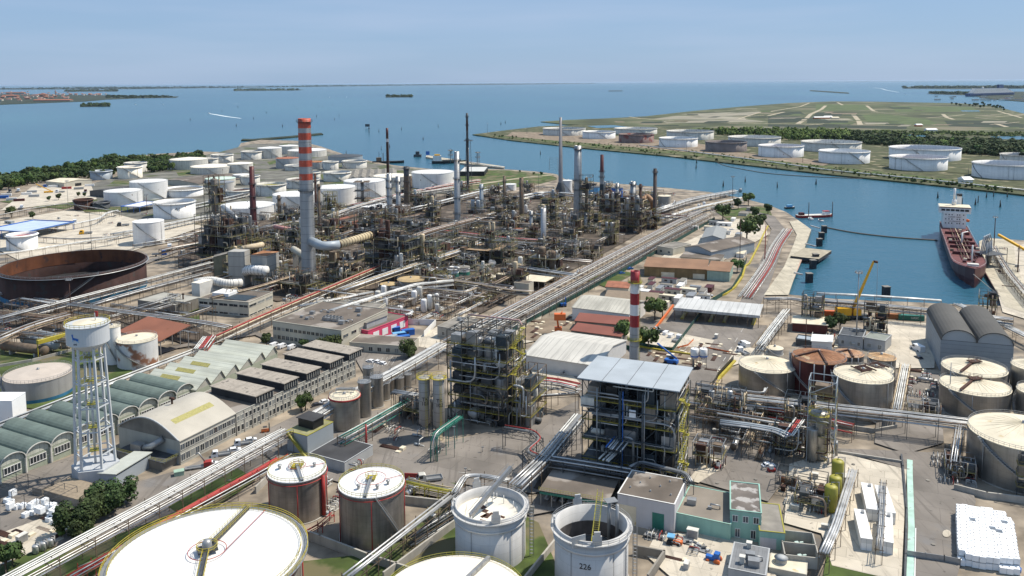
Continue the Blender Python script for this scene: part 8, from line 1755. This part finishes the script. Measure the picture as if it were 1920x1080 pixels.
# far ships on horizon
for x,y,L,l in ((8,162.6,260,'grey freighter on the far left horizon'),(140,162.2,300,'long freighter on the left horizon'),(310,159.7,160,'small freighter on the horizon'),(535,157.2,200,'freighter on the horizon above the central lagoon'),(612,156.5,160,'distant freighter right of the central one')):
    boat('freighter',l,'ship',x,y,L,60,14,-88,mat('far_hull',(.12,.13,.16),.7),dgrey,(('bridge',mat('far_white',(.5,.52,.55)),-20,-L*.45,14,20,-L*.35,50),('crane',dgrey,-6,0,14,6,8,44)))
# channel poles (briccole)
BP=None; PG='wooden channel marker piles'
for i,(x,y) in enumerate([(rn.uniform(340,760),rn.uniform(196,245)) for _ in range(19)]+[(1457,322+30),(1455,318),(1530,346),(1578,329),(1632,333),(1758,372),(1804,384),(1829,385),(1850,371),(1834,380),(1863,369),(1888,370),(1875,389),(1306,306),(1356,350),(1305,316),(1013,290),(1397,342)]+[(rn.uniform(560,960),rn.uniform(225,300)) for _ in range(10)]):
    g=G(x,y,-2)
    if BP is None:
        BP=thing('mooring_pile','wooden pile group standing in the open lagoon','pile',g,0,PG); m=M(); m.tube([(0,0,-1),(0,0,7)],.35,7); m.tube([(.9,.3,-1),(.1,.1,5.5)],.3,7); m.tube([(-.8,.5,-1),(-.1,.1,5.5)],.3,7); m.build('piles',mat('tarred_wood',(.05,.042,.035),.9),BP); m=M(); m.rev([(.5,0),(.5,.25)],8,(0,0,5)); m.build('band',galv,BP)
    else: dup(BP,g,rn.uniform(0,6),'wooden pile group standing in the open lagoon','pile',PG,1.0 if y>260 else 1.15)
# dolphins in the basin
for x,y,l in ((1545,437,'square dark mooring dolphin farthest up the left quay'),(1540,450,'square dark mooring dolphin second from the quay head'),(1536,462,'square dark mooring dolphin third from the quay head'),(1529,492,'square dark mooring dolphin below the wooden landing'),(1524,504,'square dark mooring dolphin fifth from the quay head'),(1517,530,'square dark mooring dolphin nearest the dock head'),(1661,556,'round dark bollard pile near the truss rack')):
    g=G(x,y,-2); t=thing('mooring_dolphin',l,'dolphin',g,.1); m=M(); m.bb(-1.7,-1.7,-1,1.7,1.7,5.6); m.build('body',mat('dark_timber',(.04,.042,.045),.9,var=.3,streak=.4),t); M().bb(-1.9,-1.9,5.6,1.9,1.9,6.0).build('cap',dconc,t)
t,p,ang,Wd,Dp=bldg('wooden landing stage jutting from the left quay',(1482,480),(1535,486),(1538,468),2.0,mat('dark_timber',(.04,.042,.045)),mat('wood_deck',(.34,.30,.22),.9,var=.2,sc=.3),name='landing_stage',cat='landing stage',parapet=0)
for l,pts in (('pale gangway from the quay to upper dolphin',[(1520,423),(1537,428)]),('pale gangway near the landing stage',[(1510,457),(1530,462)]),('pale gangway on the lower left quay',[(1489,511),(1505,515)])):
    P=[G(x,y,1) for x,y in pts]; m=M(P[0]); m.tube(P,.6,4,smooth=False); solo('gangway',l,'gangway',m,alu,P[0])
wallthing('red and tan coping along the lower left quay edge',[(1504,482),(1474,553)],.6,mat('coping',(.42,.27,.2),.8,var=.3,sc=.3),1.5); wallthing('red coping along the right quay edge',[(1848,512),(1868,545),(1884,574)],.5,maroon,1.0)
# right quay loading arms, yellow arm
t=thing('marine_loader','cluster of grey marine loading arms on the right quay','loading arms',G(1858,500,0),.2)
for i in range(4):
    M().tube([(i*3-4,i*2,0),(i*3-4,i*2,16)],.5,8).build('riser',galv,t); M().tube(chain([(i*3-4,i*2,16),(i*3-8,i*2-2,22),(i*3-11,i*2-3,9)],3),.35,8).build('arm',bluegrey,t)
m=M(); [m.beam((x,y,0),(x,y,13),.25) for x in (-7,7) for y in (-5,8)]; [m.beam((-7,-5,z),(7,-5,z),.2) for z in (4,8.5,13)]; m.bb(-7,-5,8.5,7,8,8.7); m.build('support_frame',dgrey,t)
P=[G(1872,440,16),G(1925,470,10)]; t=thing('crane_boom','orange yellow crane boom lying over the right quay','crane boom',Vector((P[0].x,P[0].y,0))); M(t.location).tube(P,1.0,4,smooth=False).build('boom',craney,t); M(t.location).beam(P[1],(P[1].x,P[1].y,0),.8).build('post',craney,t)
t=thing('catwalk','yellow catwalk over the blue grey drums','catwalk',G(76,640,0)); P=[G(70,642,8),G(130,626,8)]; m=M(t.location); m.tube(P,1.2,4,smooth=False); m.build('deck',yel,t); m=M(t.location); [m.beam(P[0]+(P[1]-P[0])*i/10,P[0]+(P[1]-P[0])*i/10+Vector((0,0,1.6)),.1) for i in range(11)]; m.beam(P[0]+Vector((0,0,1.6)),P[1]+Vector((0,0,1.6)),.1); m.build('railing',yel,t); M(t.location).beam(P[0],(P[0].x,P[0].y,0),.3).build('leg',yel,t); M(t.location).beam(P[1],(P[1].x,P[1].y,0),.3).build('leg',yel,t)
# jetty behind the derrick
m=M(); P=[(798,294),(860,305),(945,315),(946,312),(860,300),(800,291)]
sheet('jetty',P,quay,.5,thick=3)
for x,y,l in ((845,305,'loading tower on the jetty, left'),(896,309,'loading tower on the jetty, right')):
    lattice('loading_tower',l,'tower',x,y,y-24,7,5,frameb,4,.6,(.6,.95))
solo('blue_sign','blue square board standing at the jetty end','sign',M().bb(-3,-.2,3,3,.2,9).bb(-.2,-.2,0,.2,.2,3),blue,G(802,294,0)); solo('channel_hut','dark hut block at the tip of the jetty','hut',M().bb(-6,-5,-2,6,5,3).bb(-3,-3,3,3,3,8),dgrey,G(783,293,-1)); solo('channel_hut','dark channel board on piles in the lagoon','board',M().bb(-6,-.5,5,6,.5,12).tube([(-4,0,-2),(-4,0,6)],.4,6).tube([(4,0,-2),(4,0,6)],.4,6),dgrey,G(689,241,-2)); solo('channel_beacon','dark beacon tripod in the lagoon left of the derrick','beacon',M().tube([(-2,0,-2),(0,0,12)],.4,6).tube([(2,0,-2),(0,0,12)],.4,6).bb(-1.5,-1.5,11,1.5,1.5,14),dgrey,G(692,250,-2))
# houses on the far left island
HG='small buildings on the far left island'; hp=None
hm=[terr,beige,mat('far_brick',(.30,.16,.11),.9),white2,conc]
for i in range(90):
    x=rn.uniform(-5,200)**1; y=rn.uniform(174,186) if x>90 else rn.uniform(172.5,192)
    if x>130: y=rn.uniform(177,179.5)
    g=G(x,y,0); w_,d_,h=rn.uniform(14,40),rn.uniform(12,26),rn.uniform(6,14)
    t=thing('island_house','small tile roofed building on the far left island','building',g,rn.uniform(-.4,.4),HG); M().bb(-w_/2,-d_/2,0,w_/2,d_/2,h).build('wall',rn.choice([beige,MATS['far_brick'],beige,white2]),t)
    M().add([(-w_/2,-d_/2,h),(w_/2,-d_/2,h),(w_/2,d_/2,h),(-w_/2,d_/2,h),(-w_/2,0,h+4),(w_/2,0,h+4)],[(0,1,5,4),(2,3,4,5),(0,4,3),(1,2,5)]).build('roof',terr,t)
for x,y,w_,h,l in ((30,176,260,18,'long brick red hall on the far left island'),(82,181,70,22,'brick tower block on the far left island'),(100,190,280,9,'long grey quay building on the left island'),(20,182,160,14,'broad pink roofed hall on the left island')):
    g=G(x,y,0); t=thing('island_hall',l,'building',g,-.1); M().bb(-w_/2,-20,0,w_/2,20,h).build('wall',MATS['far_brick'] if 'grey' not in l else dconc,t); M().add([(-w_/2-1,-21,h),(w_/2+1,-21,h),(w_/2+1,21,h),(-w_/2-1,21,h),(-w_/2,0,h+7),(w_/2,0,h+7)],[(0,1,5,4),(2,3,4,5),(0,4,3),(1,2,5)]).build('roof',terr,t)
g=G(104,178,0); t=thing('bell_tower','thin bell tower on the far left island','tower',g); M().bb(-4,-4,0,4,4,48).build('shaft',MATS['far_brick'],t); M().rev([(5,48),(.01,60)],4).build('spire',terr,t)
for i in range(22):
    x=rn.uniform(1755,1925); g=G(x,rn.uniform(181,189),0); w_=rn.uniform(12,40); t=thing('shore_building','low building on the cruise ship shore','building',g,rn.uniform(-.3,.3),'buildings on the cruise ship shore'); M().bb(-w_/2,-8,0,w_/2,8,7).build('wall',white2,t); M().bb(-w_/2-.5,-8.5,7.1,w_/2+.5,8.5,8).build('roof',rn.choice([wroof,white2,terr,dconc]),t)
for x,y,l,mt,w_ in ((1540,222.5,'orange and white camp shed on the marsh',orange,50),(1552,221,'white domed store on the marsh',wroof,26),(1565,223,'brown shed beside the domed store',creamy,24),(1722,237,'orange shed beside the marsh track',orange,16),(1745,246,'white shed on the inlet shore',white,26),(1810,342,'white roofed pavilion on the far bank',white,11)):
    g=G(x,y,0); t=thing('marsh_shed',l,'shed',g,.1); M().bb(-w_/2,-6,0,w_/2,6,4).build('wall',mt,t); M().add([(-w_/2-1,-7,4),(w_/2+1,-7,4),(w_/2+1,7,4),(-w_/2-1,7,4),(-w_/2,0,7),(w_/2,0,7)],[(0,1,5,4),(2,3,4,5),(0,4,3),(1,2,5)]).build('roof',wroof if mt is not creamy else creamy,t)
# yard paint: parking bays, lane lines, manholes
wl=mat('worn_white_line',(.42,.41,.38),.9,var=.3,sc=.6,world=True)
zc[0]+=.01
def lines(pairs,w_=.18,z=None):
    z=zc[0]; m=M()
    for a,b in pairs:
        A,B=G(*a,z),G(*b,z); d=(B-A).normalized(); n=Vector((-d.y,d.x,0))*w_/2; m.add([A-n,B-n,B+n,A+n],[(0,1,2,3)])
    struct('painted_lines',m,wl)
lines([((400+i*14,888-i*7.3),(412+i*14,896-i*7.3)) for i in range(9)])
lines([((1236+i*9,630+i*3.1),(1228+i*9,640+i*3.1)) for i in range(8)])
lines([((689+i*9,690-i*1),(700+i*9,672-i*1)) for i in range(6)],.15)
lines([((1345+i*11,695-i*18),(1350+i*11,687-i*18)) for i in range(7)],.25)
lines([((860+i*45,885+i*5),(882+i*45,887.5+i*5)) for i in range(3)],.2)
lines([((1400,540),(1406,541)),((1401,537),(1407,538)),((1403,534),(1409,535)),((1404,531),(1410,532))],.8)
for x,y in ((735,838),(1417,898),(1345,905),(880,880),(960,880),(1750,1020),(1740,900),(1600,870),(700,880),(430,900),(520,835),(1420,660)):
    g=G(x,y,zc[0]+.004); struct('manhole_cover',M().disc(.55,g.z,14,(g.x,g.y)),dconc)
# steam wisps
sm=bpy.data.materials.new('steam'); sm.use_nodes=True; N=sm.node_tree.nodes; N.remove(N['Principled BSDF']); pv=N.new('ShaderNodeVolumePrincipled'); pv.inputs['Density'].default_value=.35; pv.inputs['Color'].default_value=(1,1,1,1); sm.node_tree.links.new(pv.outputs[0],N['Material Output'].inputs['Volume'])
for x,y,l in ((656,488,'white puff of steam before the furnace'),(924,495,'white puff of steam below the two tier shed')):
    q=G(x,y,10); m=M()
    for i in range(6): c=(rn.uniform(-1.2,1.2),rn.uniform(-1,1),rn.uniform(-1.4,1.4)); r=rn.uniform(.8,1.6); m.rev([(.01,-r)]+[(r*math.cos(k*math.pi/8-math.pi/2),r*math.sin(k*math.pi/8-math.pi/2)) for k in range(1,8)]+[(.01,r)],12,c)
    o=m.build('steam_puff',sm); o.location=q; o['kind']='stuff'
# ------------------------------------------------------------------ haze
hm_=bpy.data.materials.new('haze_air'); hm_.use_nodes=True; N=hm_.node_tree.nodes; N.remove(N['Principled BSDF']); pv=N.new('ShaderNodeVolumePrincipled'); pv.inputs['Density'].default_value=HAZE; pv.inputs['Color'].default_value=(.62,.80,1,1); pv.inputs['Anisotropy'].default_value=.2; hm_.node_tree.links.new(pv.outputs[0],N['Material Output'].inputs['Volume'])
if HAZE>0: struct('haze',M().bb(-61000,-2100,-6,61000,91000,124),hm_,'stuff')
if BADL: print('LABELS',len(BADL),BADL[:25])
print('OBJ',len(bpy.data.objects))
